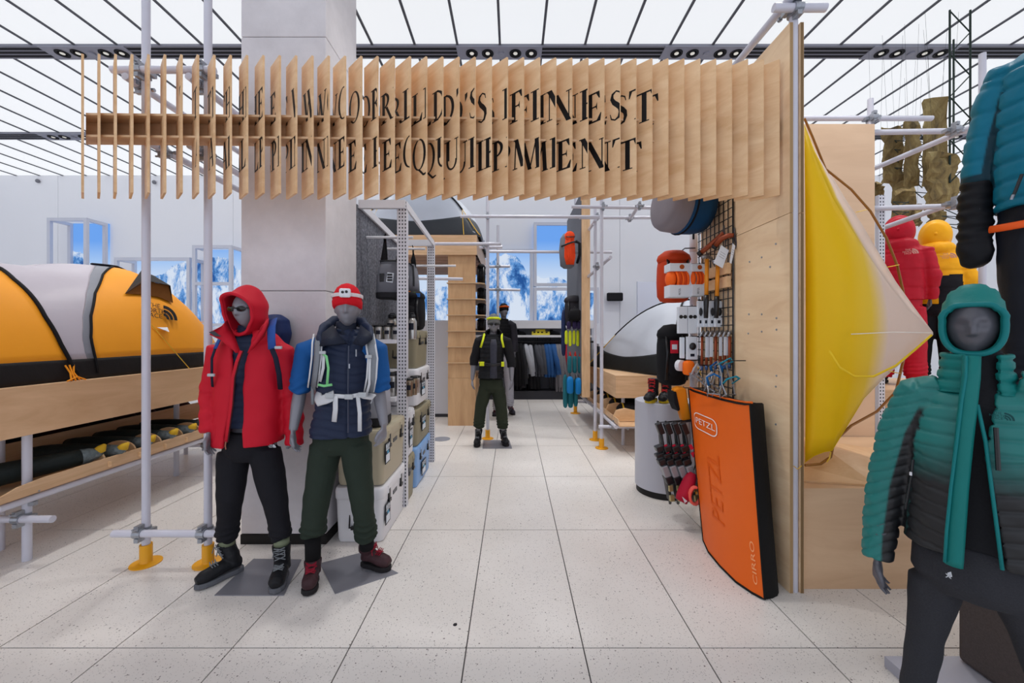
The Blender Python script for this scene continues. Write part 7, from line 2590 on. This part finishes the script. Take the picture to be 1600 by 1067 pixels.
cooler(-1.37, -0.985, 3.70, 4.03, 0.425, 0.44, CWH, 'white cooler in the middle stack under the steel cup shelf', (0.14, 0.18, 0.11, 0.17))
cooler(-1.37, -0.985, 4.10, 4.80, 0.001, 0.42, CBL, 'light blue cooler on the floor at the far end of the rack', (0.30, 0.14, 0.20, 0.15))
cooler(-1.37, -0.985, 4.12, 4.82, 0.425, 0.385, TAN2, 'olive tan cooler stacked on the light blue cooler', (0.28, 0.20, 0.19, 0.15))
cooler(-1.37, -0.985, 4.13, 4.75, 0.85, 0.385, CWH, 'white cooler in the upper half of the far stack', (0.24, 0.16, 0.18, 0.15))
cooler(-1.37, -1.0, 4.16, 4.72, 1.24, 0.40, TAN2, 'olive tan cooler topping the far stack under the black bag', None)
SFT = M('light_grey_soft_cooler', (164, 166, 176), 0.6, bump=0.1, bscale=40)
SFD = M('mid_grey_soft_cooler', (116, 118, 126), 0.6, bump=0.1, bscale=40)
def soft_cooler(c, s, m, label, straps=None):
    c = Vector(c)
    o = thing('soft_cooler_bag', label, 'cooler bag', (c.x, c.y, c.z - s[2] / 2))
    def rg(k, kz, z):
        return [c + Vector((a * k, b * kz, z * s[2])) for a, b in rr(s[0], s[1], min(s[0], s[1]) * 0.3, 4)]
    MB().loft([rg(0.97, 0.97, -0.5), rg(1.0, 1.0, -0.47), rg(1.0, 1.0, -0.36), rg(1.0, 1.0, -0.355)]).build('base', M('black_bag_base', (34, 34, 38), 0.6), o, True)
    MB().loft([rg(0.985, 0.985, -0.36), rg(0.95, 0.92, 0.0), rg(0.86, 0.72, 0.30), rg(0.74, 0.42, 0.46), rg(0.70, 0.30, 0.5)]).build('shell', m, o, True)
    MB().path([c + Vector((x * s[0], -s[1] * y, z * s[2])) for x, y, z in ((-0.36, 0.18, 0.5), (-0.2, 0.24, 0.5), (0.2, 0.24, 0.5), (0.34, 0.3, 0.42), (0.40, 0.46, 0.1), (0.41, 0.5, -0.15))], 0.009, 6).build('zip_trim', BLKP, o)
    b = MB()
    b.cbox(c + Vector((0.02, -s[1] * 0.47, 0.03 * s[2])), (s[0] * 0.24, 0.02, s[2] * 0.26), rot=Matrix.Rotation(0.15, 4, 'Y'))
    bo = b.build('front_plate', LBW, o, bevel=0.005)
    for k in (-0.07, 0.0, 0.07):
        MB().cbox(c + Vector((0.02, -s[1] * 0.47 - 0.012, (0.03 + k) * s[2])), (s[0] * 0.17, 0.006, s[2] * 0.05)).build('slot', BLKP, bo)
    MB().cbox(c + Vector((-s[0] * 0.22, -s[1] * 0.44, 0.03 * s[2])), (s[0] * 0.16, 0.02, s[2] * 0.22)).build('patch', BLKP, o, bevel=0.006)
    if straps:
        for sx in (-0.3, 0.32):
            t = MB()
            ribbon(t, [c + Vector((sx * s[0], -0.02, 0.38 * s[2])), c + Vector((sx * s[0] * 0.9, -0.01, 0.62 * s[2])), Vector((c.x + sx * s[0] * 0.85, c.y, straps)), c + Vector((sx * s[0] * 0.8, 0.04, 0.6 * s[2])), c + Vector((sx * s[0], 0.03, 0.38 * s[2]))], 0.055, 0.006)
            t.build('strap', BLACK, o, True)
    return o
soft_cooler(P(612, 438, 3.87), (0.27, 0.24, 0.36), SFD, 'mid grey soft cooler bag hanging nearest on the rack rod', 2.56)
soft_cooler(P(634, 441, 4.48), (0.30, 0.24, 0.40), SFD, 'mid grey soft cooler bag hanging behind, farther along the rack', 2.58)
soft_cooler((-1.15, 3.26, 0.865 + 0.24), (0.27, 0.28, 0.47), SFT, 'light grey soft cooler bag standing on the large tan cooler')
bb = pack_simple('black_bag', (-1.10, 4.42, 1.655 + 0.20), (0.24, 0.34, 0.42), BLACK, 'black bag with a rainbow striped lid on top of the far cooler stack', 'bag')
for k, c_ in enumerate(((200, 40, 40), (230, 120, 30), (120, 170, 60), (50, 110, 190))):
    MB().box((-1.20 + k * 0.05, 4.27, 2.035 - k * 0.012), (-1.15 + k * 0.05, 4.30, 2.075 - k * 0.012)).build('rainbow_stripe', M('stripe_%d' % k, c_, 0.7), bb)
SST = M('brushed_steel', (178, 176, 172), 0.28, 0.9)
BRZ = M('bronze_steel', (140, 124, 104), 0.3, 0.8)
def cup(x, y, z, r, h, m, label, name='tumbler', group=None, jug=False):
    o = thing(name, label, 'bottle' if jug else 'cup', (x, y, z), group)
    if jug:
        MB().lathe([(r * 0.96, 0), (r, 0.01), (r, h * 0.68), (r * 0.72, h * 0.78), (r * 0.55, h * 0.82)], (x, y, z), 20).build('body', m, o, True)
        MB().lathe([(r * 0.6, h * 0.82), (r * 0.64, h * 0.84), (r * 0.64, h * 0.94), (r * 0.5, h * 0.95)], (x, y, z), 16).build('lid', BLKP, o, True)
        MB().path([(x - r * 0.5, y, z + h * 0.93), (x - r * 0.3, y, z + h), (x + r * 0.3, y, z + h), (x + r * 0.5, y, z + h * 0.93)], 0.007, 6).build('handle', BLKP, o)
    else:
        MB().lathe([(r * 0.80, 0), (r * 0.84, 0.008), (r, h * 0.75), (r, h * 0.9)], (x, y, z), 20).build('body', m, o, True)
        MB().lathe([(r * 1.04, h * 0.88), (r * 1.04, h * 0.97), (r * 0.9, h), (0, h)], (x, y, z), 20).build('lid', BLKP, o, True)
    b = MB()
    vs, fs = [], []
    for i in range(7):
        a = -PI / 2 - 0.55 + 1.1 * i / 6
        for zz_ in (0.36, 0.62):
            vs.append((x + (r + 0.002) * math.cos(a), y + (r + 0.002) * math.sin(a), z + h * zz_))
    for i in range(6):
        fs.append((2 * i, 2 * i + 2, 2 * i + 3, 2 * i + 1))
    b.add(vs, fs)
    b.build('label_band', LBL, o)
    return o
for k, px in enumerate((580, 592.5, 606, 619)):
    x = P(px, 0, 3.72).x
    cup(x, 3.72, 1.551, 0.036, 0.135, SST, 'small steel tumbler with black lid on the rack shelf, ' + ('first', 'second', 'third', 'fourth')[k] + ' from the column', group='steel tumblers on the rack shelf')
cup(P(613, 0, 3.9).x, 3.90, 1.551, 0.062, 0.25, SST, 'steel jug with black handle lid behind the small tumblers', 'jug', jug=True)
cup(P(630, 0, 3.93).x, 3.93, 1.551, 0.05, 0.26, BRZ, 'bronze jug behind the perforated rack post', 'jug', jug=True)
cup(P(644, 0, 3.86).x, 3.86, 1.551, 0.045, 0.25, SST, 'tall steel bottle at the aisle end of the upper rack shelf', 'bottle', jug=True)
for k, (px, y, r, h, m) in enumerate(((614, 3.74, 0.05, 0.22, SST), (624, 3.95, 0.05, 0.21, SST), (640, 3.72, 0.034, 0.17, BRZ), (647, 3.80, 0.034, 0.18, BRZ), (651, 3.93, 0.034, 0.17, SST))):
    cup(P(px, 0, y).x, y, 1.021, r, h, m, ('wide steel cup', 'second wide steel cup', 'bronze cup', 'second bronze cup', 'narrow steel cup')[k] + ' on the lower rack shelf', 'cup')
fdr = tag(MB().lathe([(0.13, 0), (0.13, 0.004), (0, 0.005)], fl_(690, 686) + (0.0005,), 24).build('floor_outlet', M('outlet_grey', (140, 142, 152), 0.5)), 'round grey outlet cover in the floor beside the cooler rack', 'outlet')
stn = tag(MB().lathe([(0.012, 0), (0.009, 0.003), (0, 0.004)], fl_(711, 976) + (0.0005,), 8).build('floor_speck', M('dark_speck', (40, 38, 42), 0.8)), 'tiny dark scrap lying on the bare floor tiles in the foreground', 'scrap')

# ------------------------------------------------------------------ cylinder plinth with boots
cyl = thing('cylinder_plinth', 'light grey cylinder plinth with black base ring beside the crash pad', 'plinth', (1.54, 4.08, 0))
MB().lathe([(0.275, 0.065), (0.275, 0.920), (0.270, 0.926), (0, 0.926)], (1.54, 4.08, 0), 64).build('drum', M('light_grey_lacquer', (186, 186, 196), 0.4), cyl, autos=0.5)
MB().lathe([(0.262, 0), (0.262, 0.066), (0, 0.066)], (1.54, 4.08, 0), 64).build('base_ring', M('black_base', (30, 28, 28), 0.5), cyl, autos=0.5)
for k, (h, t) in enumerate((((1.445, 4.04, 0.927), (1.31, 3.86, 0.927)), ((1.575, 4.05, 0.927), (1.45, 3.855, 0.927)))):
    o = thing('mountain_boot', ('black boot with red laces and yellow sole on the grey cylinder, ' + ('nearer the aisle', 'nearer the crash pad')[k]), 'boot', h, 'mountain boots on the cylinder plinth')
    boot(o, h, t, 0.23, (BOOTB, M('yellow_black_sole', (196, 168, 30), 0.6), M('red_lace', (190, 40, 40), 0.6)), w=0.05, name='upper')
    mb = MB()
    d = (Vector(t) - Vector(h)).normalized()
    mb.ell(Vector(t) - d * 0.01 + Vector((0, 0, 0.05)), (0.045, 0.045, 0.03), 12, 8)
    mb.build('toe_cap', M('black_rubber', (24, 24, 26), 0.5), o, True)
gpole = thing('grey_pole', 'grey pole at the far end of the plywood wall, gear hung beside it', 'pole', (1.765, 3.88, 0))
MB().tube((1.765, 3.88, 0.012), (1.765, 3.88, 2.66), 0.036, n=16).build('tube', STEEL, gpole, autos=0.7)
base_foot(gpole, 1.765, 3.88)
MB().lathe([(0.038, 2.40), (0.038, 2.62)], (1.765, 3.88, 0), 16).build('white_sleeve', WHITE, gpole, True)
mb = MB()
mb.cbox((1.745, 3.842, 2.56), (0.018, 0.006, 0.09))
mb.build('navy_mark', LBL, gpole)

# ------------------------------------------------------------------ wire grid and the gear on the plywood wall
gr = thing('wire_grid', 'black wire grid panel fixed on the plywood wall, full of gear', 'grid', (1.70, 3.35, 0.75))
m1 = MB()
for i in range(9):
    y = 3.07 + i * 0.07
    m1.tube((1.70, y, 0.95), (1.70, y, 2.82), 0.0045 if i else 0.007, n=5)
for i in range(27):
    z = 0.97 + i * 0.07
    m1.tube((1.696, 3.06, z), (1.696, 3.64, z), 0.004, n=5)
m1.build('wires', BLKP, gr)['kind'] = 'stuff'
for z in (1.965, 2.07):
    MB().box((1.66, 3.08, z), (1.69, 3.60, z + 0.085)).build('ply_batten', PLYF, gr)
def hookwire(o, c, back=1.70):
    MB().path([Vector((back, c.y, c.z)), c, c + Vector((0, 0, 0.015))], 0.004, 5).build('hook', BLKP, o)
# rolled grey and blue bag at the top
dz = thing('duffel_bag', 'grey and blue rounded bag hanging high under the right end of the fin sign', 'bag', tuple(P(1080, 358, 3.35)))
a, b = Vector((1.25, 3.36, 2.70)), Vector((1.66, 3.44, 2.68))
ax = (b - a)
def dring(t, k):
    c = a + ax * t
    q = rot_to(ax)
    return [c + q @ Vector((0.225 * k * math.cos(u), 0.225 * k * math.sin(u), 0)) for u in [2 * PI * i / 28 for i in range(28)]]
MB().loft([dring(t, k) for t, k in ((0.0, 0.35), (0.015, 0.75), (0.06, 0.93), (0.15, 1.0), (0.45, 1.02), (0.48, 0.98), (0.85, 0.93), (0.95, 0.8), (1.0, 0.4))]).build('grey_body', M('mauve_grey_bag', (134, 128, 136), 0.6, vary=0.05, bump=0.15, bscale=14), dz, True)
q = rot_to(ax)
rows = []
for t, k in ((0.40, 1.035), (0.55, 1.03), (0.75, 1.0), (0.93, 0.92)):
    rows.append([a + ax * t + q @ Vector((0.225 * k * math.cos(u), 0.225 * k * math.sin(u), 0)) for u in [PI * 0.02 + PI * 1.4 * i / 20 - 0.9 + PI * 0.5 for i in range(21)]])
MB().grid(rows).build('blue_panel', M('petrol_blue_panel', (16, 66, 108), 0.6, bump=0.2, bscale=20), dz, True, solid=0.006)
mb = MB()
mb.path([a + ax * 0.47 + q @ Vector((0.236 * math.cos(u), 0.236 * math.sin(u), 0)) for u in [2 * PI * i / 30 for i in range(30)]], 0.008, 6, closed=True)
mb.build('strap', BLACK, dz, True)
MB().path([b, b + Vector((0.04, 0, 0.05))], 0.006, 6).build('hook', BLKP, dz)
BOR = M('burnt_orange_pack', (196, 62, 22), 0.6, vary=0.06, vscale=8, bump=0.2, bscale=22)
op = pack_simple('orange_pack', P(1052, 434, 3.72), (0.29, 0.24, 0.46), BOR, 'burnt orange pack hanging behind the boxed orange ropes', 'pack')
MB().path([P(1060, 396, 3.72), P(1070, 388, 3.75), (1.70, 3.70, 2.40)], 0.006, 6).build('haul_loop', BLKP, op)
bkp = pack_simple('black_pack', P(1050, 556, 3.72), (0.27, 0.22, 0.54), BLACK, 'black pack with a red paper tag hanging above the cylinder plinth', 'pack')
a, b = P(1048, 552, 3.57), P(1060, 532, 3.57)
tg = MB().box((a.x, 3.572, a.z), (b.x, 3.578, b.z)).build('red_tag', M('red_tag_paper', (206, 36, 56), 0.6), bkp)
MB().box((a.x + 0.012, 3.568, a.z + 0.035), (b.x - 0.012, 3.572, b.z - 0.035)).build('white_field', LBW, tg)
MB().path([P(1056, 507, 3.72), (1.70, 3.64, 1.70)], 0.006, 6).build('haul_loop', BLKP, bkp)
# boxed ropes
def rope_box(px0, px1, py0, py1, D, label):
    a, b = P(px0, py1, D), P(px1, py0, D)
    o = thing('rope_box', label, 'boxed rope', ((a.x + b.x) / 2, D + 0.06, a.z), 'boxed ropes on the wire grid')
    w, h = b.x - a.x, b.z - a.z
    MB().box((a.x, D, a.z), (b.x, D + 0.13, a.z + h * 0.36)).build('carton_foot', LBW, o, bevel=0.004)
    MB().box((a.x, D, b.z - h * 0.24), (b.x, D + 0.13, b.z)).build('carton_top', LBW, o, bevel=0.004)
    MB().box((b.x - w * 0.2, D, a.z + h * 0.36), (b.x, D + 0.13, b.z - h * 0.24)).build('carton_side', LBW, o)
    OR2 = M('bright_orange_rope', (250, 104, 30), 0.6)
    c = Vector(((a.x + b.x) / 2 - w * 0.08, D + 0.055, (a.z + b.z) / 2 + h * 0.05))
    MB().ell(c - Vector((w * 0.26, 0, 0)), (w * 0.24, 0.065, h * 0.25), 14, 10).build('coil_end', OR2, o, True)
    for k in range(5):
        x = -w * 0.12 + k * w * 0.11
        pts = [c + Vector((x + w * 0.10 * math.sin(t * 0.5), -0.066 * math.sin(t), h * 0.235 * math.cos(t))) for t in [PI * i / 10 for i in range(11)]]
        MB().path(pts, w * 0.062, 8).build('rope_strand', OR2 if k % 2 == 0 else M('orange_dark_rope', (214, 72, 18), 0.6), o, True)
    dsk = MB()
    dsk.lathe([(h * 0.07, 0), (h * 0.07, 0.002), (0, 0.002)], Vector((a.x + w * 0.55, D - 0.001, b.z - h * 0.11)), 16, axis=(0, -1, 0))
    dsk.build('brand_dot', M('brown_orange_dot', (176, 84, 30), 0.5), o)
    q = MB()
    text(q, 'PETZL', h * 0.075, Vector((a.x + w * 0.45, D - 0.002, a.z + h * 0.16)), (0, 0, 1), (-1, 0, 0))
    q.build('print', LBL, o)
    hookwire(o, Vector(((a.x + b.x) / 2 + w * 0.3, D + 0.06, b.z + 0.004)))
    return o
rope_box(1046.5, 1081, 411, 464, 3.42, 'boxed orange rope with round end nearer the aisle, before the orange pack')
rope_box(1081.5, 1103, 412, 462, 3.40, 'boxed orange rope partly behind the left orange ice axe')
def card(px0, px1, py0, py1, D, name, label, group, icon=True):
    a, b = P(px0, py1, D), P(px1, py0, D)
    o = thing(name, label, 'boxed gear', ((a.x + b.x) / 2, D, a.z), group)
    w, h = b.x - a.x, b.z - a.z
    MB().box((a.x, D, a.z), (b.x, D + 0.035, b.z)).build('card', LBW, o, bevel=0.004)
    if icon:
        mb = MB()
        mb.ell(((a.x + b.x) / 2, D - 0.006, a.z + h * 0.58), (w * 0.34, 0.016, h * 0.16), 12, 8)
        mb.build('product', BLKP, o, True)
        MB().box((a.x + w * 0.3, D - 0.001, a.z + h * 0.14), (a.x + w * 0.7, D + 0.001, a.z + h * 0.26)).build('print_block', LBL, o)
    hookwire(o, Vector(((a.x + b.x) / 2, D + 0.015, b.z + 0.003)))
    return o
def spex(px0, px1, D, label):
    o = card(px0, px1, 479, 521, D, 'goggle_box', label, 'white goggle boxes on the wire grid', False)
    a, b = P(px0, 521, D), P(px1, 479, D)
    m1 = MB()
    for k in (-0.22, 0.22):
        m1.lathe([(0.016, 0), (0.016, 0.003), (0, 0.003)], Vector(((a.x + b.x) / 2 + k * (b.x - a.x), D - 0.001, a.z + 0.62 * (b.z - a.z))), 12, axis=(0, -1, 0))
    m1.tube(Vector((a.x + 0.01, D - 0.002, a.z + 0.62 * (b.z - a.z))), Vector((b.x - 0.01, D - 0.002, a.z + 0.62 * (b.z - a.z))), 0.004, n=5)
    m1.build('goggle_print', BLKP, o)
spex(1060, 1074.5, 3.36, 'white goggle box nearer the aisle, above the black pack')
spex(1075, 1090, 3.36, 'white goggle box beside the headlamp cards')
for k, (a, b, D) in enumerate(((1091, 1098, 3.34), (1099.5, 1107, 3.32), (1108.5, 1117, 3.28), (1118, 1129, 3.24))):
    card(a, b, 470, 511, D, 'headlamp_card', ('white headlamp card beside the white goggle boxes', 'white headlamp card behind the left ice axe grip', 'white headlamp card between the two ice axe grips', 'white headlamp card behind the right ice axe grip')[k], 'headlamp cards on the wire grid')
AMB = M('amber_shaft', (226, 140, 24), 0.35, 0.2)
BRN = M('copper_brown_shaft', (150, 66, 30), 0.4, 0.2)
STL = M('dull_steel', (150, 152, 158), 0.3, 0.85)
def axe(px0, py0, px1, py1, py2, D, label):
    t, m, e = P(px0, py0, D), P(lerp(px0, px1, 0.6), py1, D), P(px1, py2, D)
    o = thing('ice_axe', label, 'ice axe', tuple(e), None)
    MB().tube(t, m, 0.016, n=10).build('shaft', AMB, o, True)
    MB().path([m, m.lerp(e, 0.3), m.lerp(e, 0.6), e], [0.019, 0.021, 0.018, 0.017], 10).build('grip', BLKP, o, True)
    h = MB()
    h.path([t + Vector((0.09, 0.05, -0.05)), t + Vector((0.05, 0.03, 0.015)), t + Vector((0, 0, 0.025)), t + Vector((-0.05, -0.03, 0.01))], [0.005, 0.012, 0.016, 0.012], 8)
    h.build('head', STL, o, True)
    hookwire(o, t + Vector((0.0, 0.0, 0.04)))
    return o
axe(1104.5, 405, 1103, 461, 497, 3.20, 'ice axe with amber shaft and black grip nearer the boxed ropes')
axe(1121.5, 412, 1119, 463, 497, 3.16, 'ice axe with amber shaft behind the large white paper tag')
for k, (pts, lab_) in enumerate((([(1096, 394, 3.28), (1110, 383, 3.22), (1122, 372, 3.18), (1131, 364, 3.14)], 'copper brown ice tool nearer the aisle, high on the wire grid'), ([(1118, 384, 3.16), (1127, 373, 3.12), (1138, 368, 3.09), (1147, 368, 3.06)], 'copper brown ice tool beside the bare plywood, high on the wire grid'))):
    w3 = [P(*p) for p in pts]
    o = thing('ice_tool', lab_, 'ice tool', tuple(w3[0]))
    MB().path(w3, [0.02, 0.022, 0.02, 0.018], 10).build('shaft', BRN, o, True)
    MB().path([w3[0] - (w3[1] - w3[0]) * 0.35, w3[0]], [0.022, 0.024], 10).build('grip', BLKP, o, True)
    e = w3[-1]
    MB().path([e + Vector((0, 0, 0.06)), e, e + Vector((0.01, -0.01, -0.06)), e + Vector((0.0, -0.02, -0.11))], [0.01, 0.018, 0.012, 0.004], 8, flat=0.4).build('pick', M('dark_steel', (84, 80, 82), 0.35, 0.8), o, True)
    hookwire(o, w3[2] + Vector((0, 0, 0.012)))
def ptag(quad, D, label):
    p = [P(x, y, D) for x, y in quad]
    o = thing('paper_tag', label, 'tag', tuple(p[2]))
    MB().prism(p, (0, 0.003, 0)).build('paper', LBW, o)
    c = (p[0] + p[1]) / 2
    MB().path([c, c + Vector((0.01, 0.02, 0.06)), Vector((1.70, D + 0.03, c.z + 0.09))], 0.002, 5).build('string', BLKP, o)
    ln = MB()
    for t in (0.3, 0.42, 0.54):
        a, b = p[0].lerp(p[3], t).lerp(p[1].lerp(p[2], t), 0.2), p[0].lerp(p[3], t).lerp(p[1].lerp(p[2], t), 0.8)
        ln.tube(a - Vector((0, 0.001, 0)), b - Vector((0, 0.001, 0)), 0.0014, n=4)
    ln.build('print', M('grey_print', (150, 150, 154), 0.6), o)['kind'] = 'stuff'
ptag([(1127, 383), (1139, 391), (1129, 419), (1115, 411)], 3.02, 'large tilted white paper tag hanging from the ice tools')
ptag([(1145, 380), (1149, 384), (1143, 412), (1140, 410)], 2.98, 'narrow white paper tag hanging against the bare plywood')
for k in range(7):
    px = 1097 + k * 7.2
    D = 3.30 - k * 0.035
    t, e = P(px, 526, D), P(px - 0.5, 572 - k * 0.6, D)
    o = thing('small_axe', 'small axe with copper brown shaft, ' + ('first', 'second', 'third', 'fourth', 'fifth', 'sixth', 'last')[k] + ' in the hanging row', 'small axe', tuple(e), 'small axes in a row on the wire grid')
    MB().tube(t, e, 0.011, n=8).build('shaft', BRN, o, True)
    MB().path([t + Vector((-0.03, -0.02, 0.0)), t + Vector((0, 0, 0.03)), t + Vector((0.02, 0.01, 0.045))], [0.007, 0.014, 0.008], 7).build('head', STL, o, True)
    MB().tube(e, e - Vector((0, 0, 0.035)), 0.012, n=8).build('tip', M('steel_blue_tip', (60, 90, 140), 0.4, 0.4), o, True)
    if k in (1, 2, 4, 5):
        MB().box((t.x - 0.018, D - 0.016, e.z + 0.07), (t.x + (0.022 if k in (1, 5) else 0.006), D - 0.012, t.z)).build('price_tag', LBW, o)
    MB().path([t + Vector((0, 0, 0.03)), Vector((1.70, D, t.z + 0.03))], 0.004, 5).build('hook', BLKP, o)
BLUW = M('blue_webbing', (30, 110, 180), 0.6)
CYN = M('turquoise_strap', (40, 160, 190), 0.6)
def crampon(c, yaw, tilt, strap, label):
    o = thing('crampon', label, 'crampon', (c[0], c[1], c[2]))
    R = Matrix.Rotation(yaw, 3, 'Z') @ Matrix.Rotation(tilt, 3, 'X')
    q = lambda x, y, z: Vector(c) + R @ Vector((x, y, z)) + Vector((0, 0, 0.05))
    f = MB()
    f.path([q(-0.035, -0.13, 0), q(-0.048, -0.05, 0), q(-0.03, 0.02, 0), q(-0.032, 0.12, 0), q(0.032, 0.12, 0), q(0.03, 0.02, 0), q(0.048, -0.05, 0), q(0.035, -0.13, 0)], 0.006, 6, closed=True)
    f.build('frame', STL, o)
    for x, y in ((-0.04, -0.13), (0.04, -0.13), (-0.05, -0.06), (0.05, -0.06), (-0.032, 0.03), (0.032, 0.03), (-0.032, 0.11), (0.032, 0.11)):
        MB().path([q(x, y, 0.003), q(x * 1.1, y - 0.006, -0.045)], [0.008, 0.001], 5).build('spike', STL, o)
    s = MB()
    ribbon(s, [q(-0.04, -0.05, 0), q(-0.05, -0.03, 0.07), q(0.0, -0.02, 0.10), q(0.05, -0.03, 0.07), q(0.04, -0.05, 0)], 0.02, 0.003)
    ribbon(s, [q(-0.032, 0.10, 0), q(-0.04, 0.10, 0.06), q(0, 0.12, 0.09), q(0.04, 0.10, 0.06), q(0.032, 0.10, 0)], 0.02, 0.003)
    s.build('strap', strap, o, True)
    hookwire(o, q(0, 0.1, 0.09))
crampon(P(1100, 606, 3.14), 0.5, 0.5, M('pale_webbing', (190, 190, 196), 0.6), 'steel crampon with pale straps lying over the top edge of the crash pad')
crampon(P(1118, 606, 3.05), -0.6, 0.7, BLUW, 'steel crampon with blue straps behind the top edge of the crash pad')
crampon(P(1134, 600, 2.95), 0.2, 1.2, CYN, 'steel crampon with turquoise straps close to the plywood wall')
# white roll, orange pouch, card beside the pole
wr_ = thing('tape_roll', 'white round tape roll hanging beside the small orange pouch', 'roll', tuple(P(1063, 577, 3.42)))
MB().lathe([(0.02, -0.02), (0.048, -0.02), (0.048, 0.02), (0.02, 0.02)], P(1063, 571, 3.42), 20, axis=(0.5, -1, 0)).build('roll', WHITE, wr_, autos=0.6)
hookwire(wr_, P(1063, 563, 3.42))
po = hang(1067.5, 1084, 563, 586, 3.38, M('vivid_orange_pouch', (250, 116, 24), 0.6, bump=0.2, bscale=20), 'orange_pouch', 'small vivid orange pouch hanging beside the grey pole', 'pouch', th=0.09)
hookwire(po, P(1076, 562, 3.40))
card(1074, 1090, 526, 562, 3.36, 'boxed_item', 'white and orange card pack hanging just above the orange pouch', None)
card(1064, 1070, 527, 560, 3.40, 'boxed_item', 'slim white card pack left of the grey pole', None, False)
ap = thing('amber_pad', 'amber folded pad with black side hanging beside the crash pad top corner', 'pad', tuple(P(1064, 660, 3.50)))
mb = MB()
mb.prism([P(1053, 610, 3.45), P(1061, 606, 3.45), P(1072, 607, 3.45), P(1080, 655, 3.45), P(1067, 660, 3.45)], (0.03, 0.14, 0))
mb.build('cloth', M('amber_cloth', (232, 140, 24), 0.6, bump=0.15, bscale=15), ap, bevel=0.012)
mb = MB()
mb.prism([P(1052.5, 612, 3.44), P(1057, 612, 3.44), P(1063, 640, 3.44), P(1060, 643, 3.44), P(1054, 630, 3.44)], (-0.006, 0.13, 0))
mb.build('black_side', BLACK, ap, bevel=0.006)
hookwire(ap, P(1068, 606, 3.5))
GLD = M('pale_gold_metal', (190, 180, 130), 0.3, 0.7)
RDM = M('crimson_plastic', (196, 30, 60), 0.5)
SLV = M('silver_grey_plastic', (150, 152, 158), 0.4, 0.3)
for k in range(4):
    top_ = P(1031 + k * 12.5, 660, 3.46 - 0.03 * k)
    bt_ = P(1047 + k * 12.5, 786, 3.46 - 0.03 * k)
    D = top_.y
    o = thing('snowshoe', 'black snowshoe hanging before the grey cylinder, ' + ('nearest the aisle', 'second from the aisle', 'third from the aisle', 'closest to the crash pad')[k], 'snowshoe', tuple(bt_), 'snowshoes before the cylinder')
    ax_ = bt_ - top_
    q = lambda t, w=0.0, d=0.0: top_ + ax_ * t + Vector((w, d, 0))
    m1 = MB()
    m1.path([q(0, -0.01, 0.02), q(0.1, -0.012, -0.03), q(0.3, -0.015, -0.05), q(0.6, -0.015, -0.055), q(0.9, -0.01, -0.05), q(1.0, 0.0, 0.0), q(0.92, 0.015, 0.05), q(0.6, 0.015, 0.055), q(0.3, 0.015, 0.05), q(0.1, 0.012, 0.05)], 0.012, 6, closed=True)
    m1.build('frame', BLKP, o, True)
    m1 = MB()
    m1.prism([q(0.08, -0.01, -0.02), q(0.5, -0.02, -0.05), q(0.96, -0.01, -0.03), q(0.96, -0.01, 0.04), q(0.5, -0.02, 0.05), q(0.08, -0.01, 0.04)], (0.012, 0, 0))
    m1.build('deck', M('black_deck', (30, 30, 34), 0.45), o)
    for t, w, s_, m_ in ((0.06, -0.02, (0.05, 0.05, 0.10), BLKP), (0.30, -0.045, (0.07, 0.07, 0.05), BLKP), (0.38, -0.05, (0.08, 0.06, 0.035), BLKP), (0.46, -0.04, (0.07, 0.07, 0.05), BLKP), (0.58, -0.02, (0.055, 0.08, 0.11), SLV), (0.68, -0.005, (0.06, 0.09, 0.07), BLKP)):
        MB().cbox(q(t, w, -0.04), s_, rot=Matrix.Rotation(-0.35, 4, 'Y')).build('binding_piece', m_, o, bevel=0.008)
    for t, w in ((0.27, 0.0), (0.36, 0.01)):
        MB().cbox(q(t, w, -0.085), (0.025, 0.012, 0.04), rot=Matrix.Rotation(-0.5, 4, 'Y')).build('red_buckle', RDM, o)
    for t in (0.78, 0.90):
        MB().cbox(q(t, 0.0, -0.06), (0.04, 0.03, 0.055), rot=Matrix.Rotation(-0.1, 4, 'Y')).build('steel_crampon', GLD, o, bevel=0.006)
    MB().path([top_, Vector((1.70, D, top_.z + 0.04))], 0.004, 5).build('hook', BLKP, o)
rd = thing('red_sleeve', 'crimson roll top sleeve hanging under the snowshoes beside the crash pad', 'sleeve', tuple(P(1073, 790, 3.28)))
mb = MB()
a, b = P(1083, 740, 3.3), P(1064, 783, 3.25)
mb.path([a, a.lerp(b, 0.3), a.lerp(b, 0.8), b], [0.04, 0.055, 0.055, 0.045], 14)
mb.build('cloth', M('crimson_cloth', (176, 20, 50), 0.55, bump=0.15, bscale=20), rd, True)
MB().prism([P(1066, 776, 3.18), P(1070, 786, 3.18), P(1074, 783, 3.18)], (0, 0.003, 0)).build('white_mark', LBW, rd)
MB().path([a, a + Vector((0.03, 0.02, 0.08)), Vector((1.70, 3.34, a.z + 0.12))], 0.005, 6).build('hanging_cord', BLKP, rd)
sr_ = thing('salmon_roll', 'salmon pink rolled strap half hidden behind the crash pad edge', 'roll', tuple(P(1087, 790, 3.22)))
MB().path([P(1087, 775, 3.2) + Vector((0.045 * math.cos(t), 0.01 * t / 6, 0.07 * math.sin(t))) for t in [0.4 * i for i in range(32)]], 0.012, 7).build('strap', M('salmon_webbing', (246, 104, 92), 0.6), sr_, True)
MB().path([P(1087, 758, 3.2), Vector((1.70, 3.3, 1.0))], 0.004, 5).build('hanging_cord', BLKP, sr_)
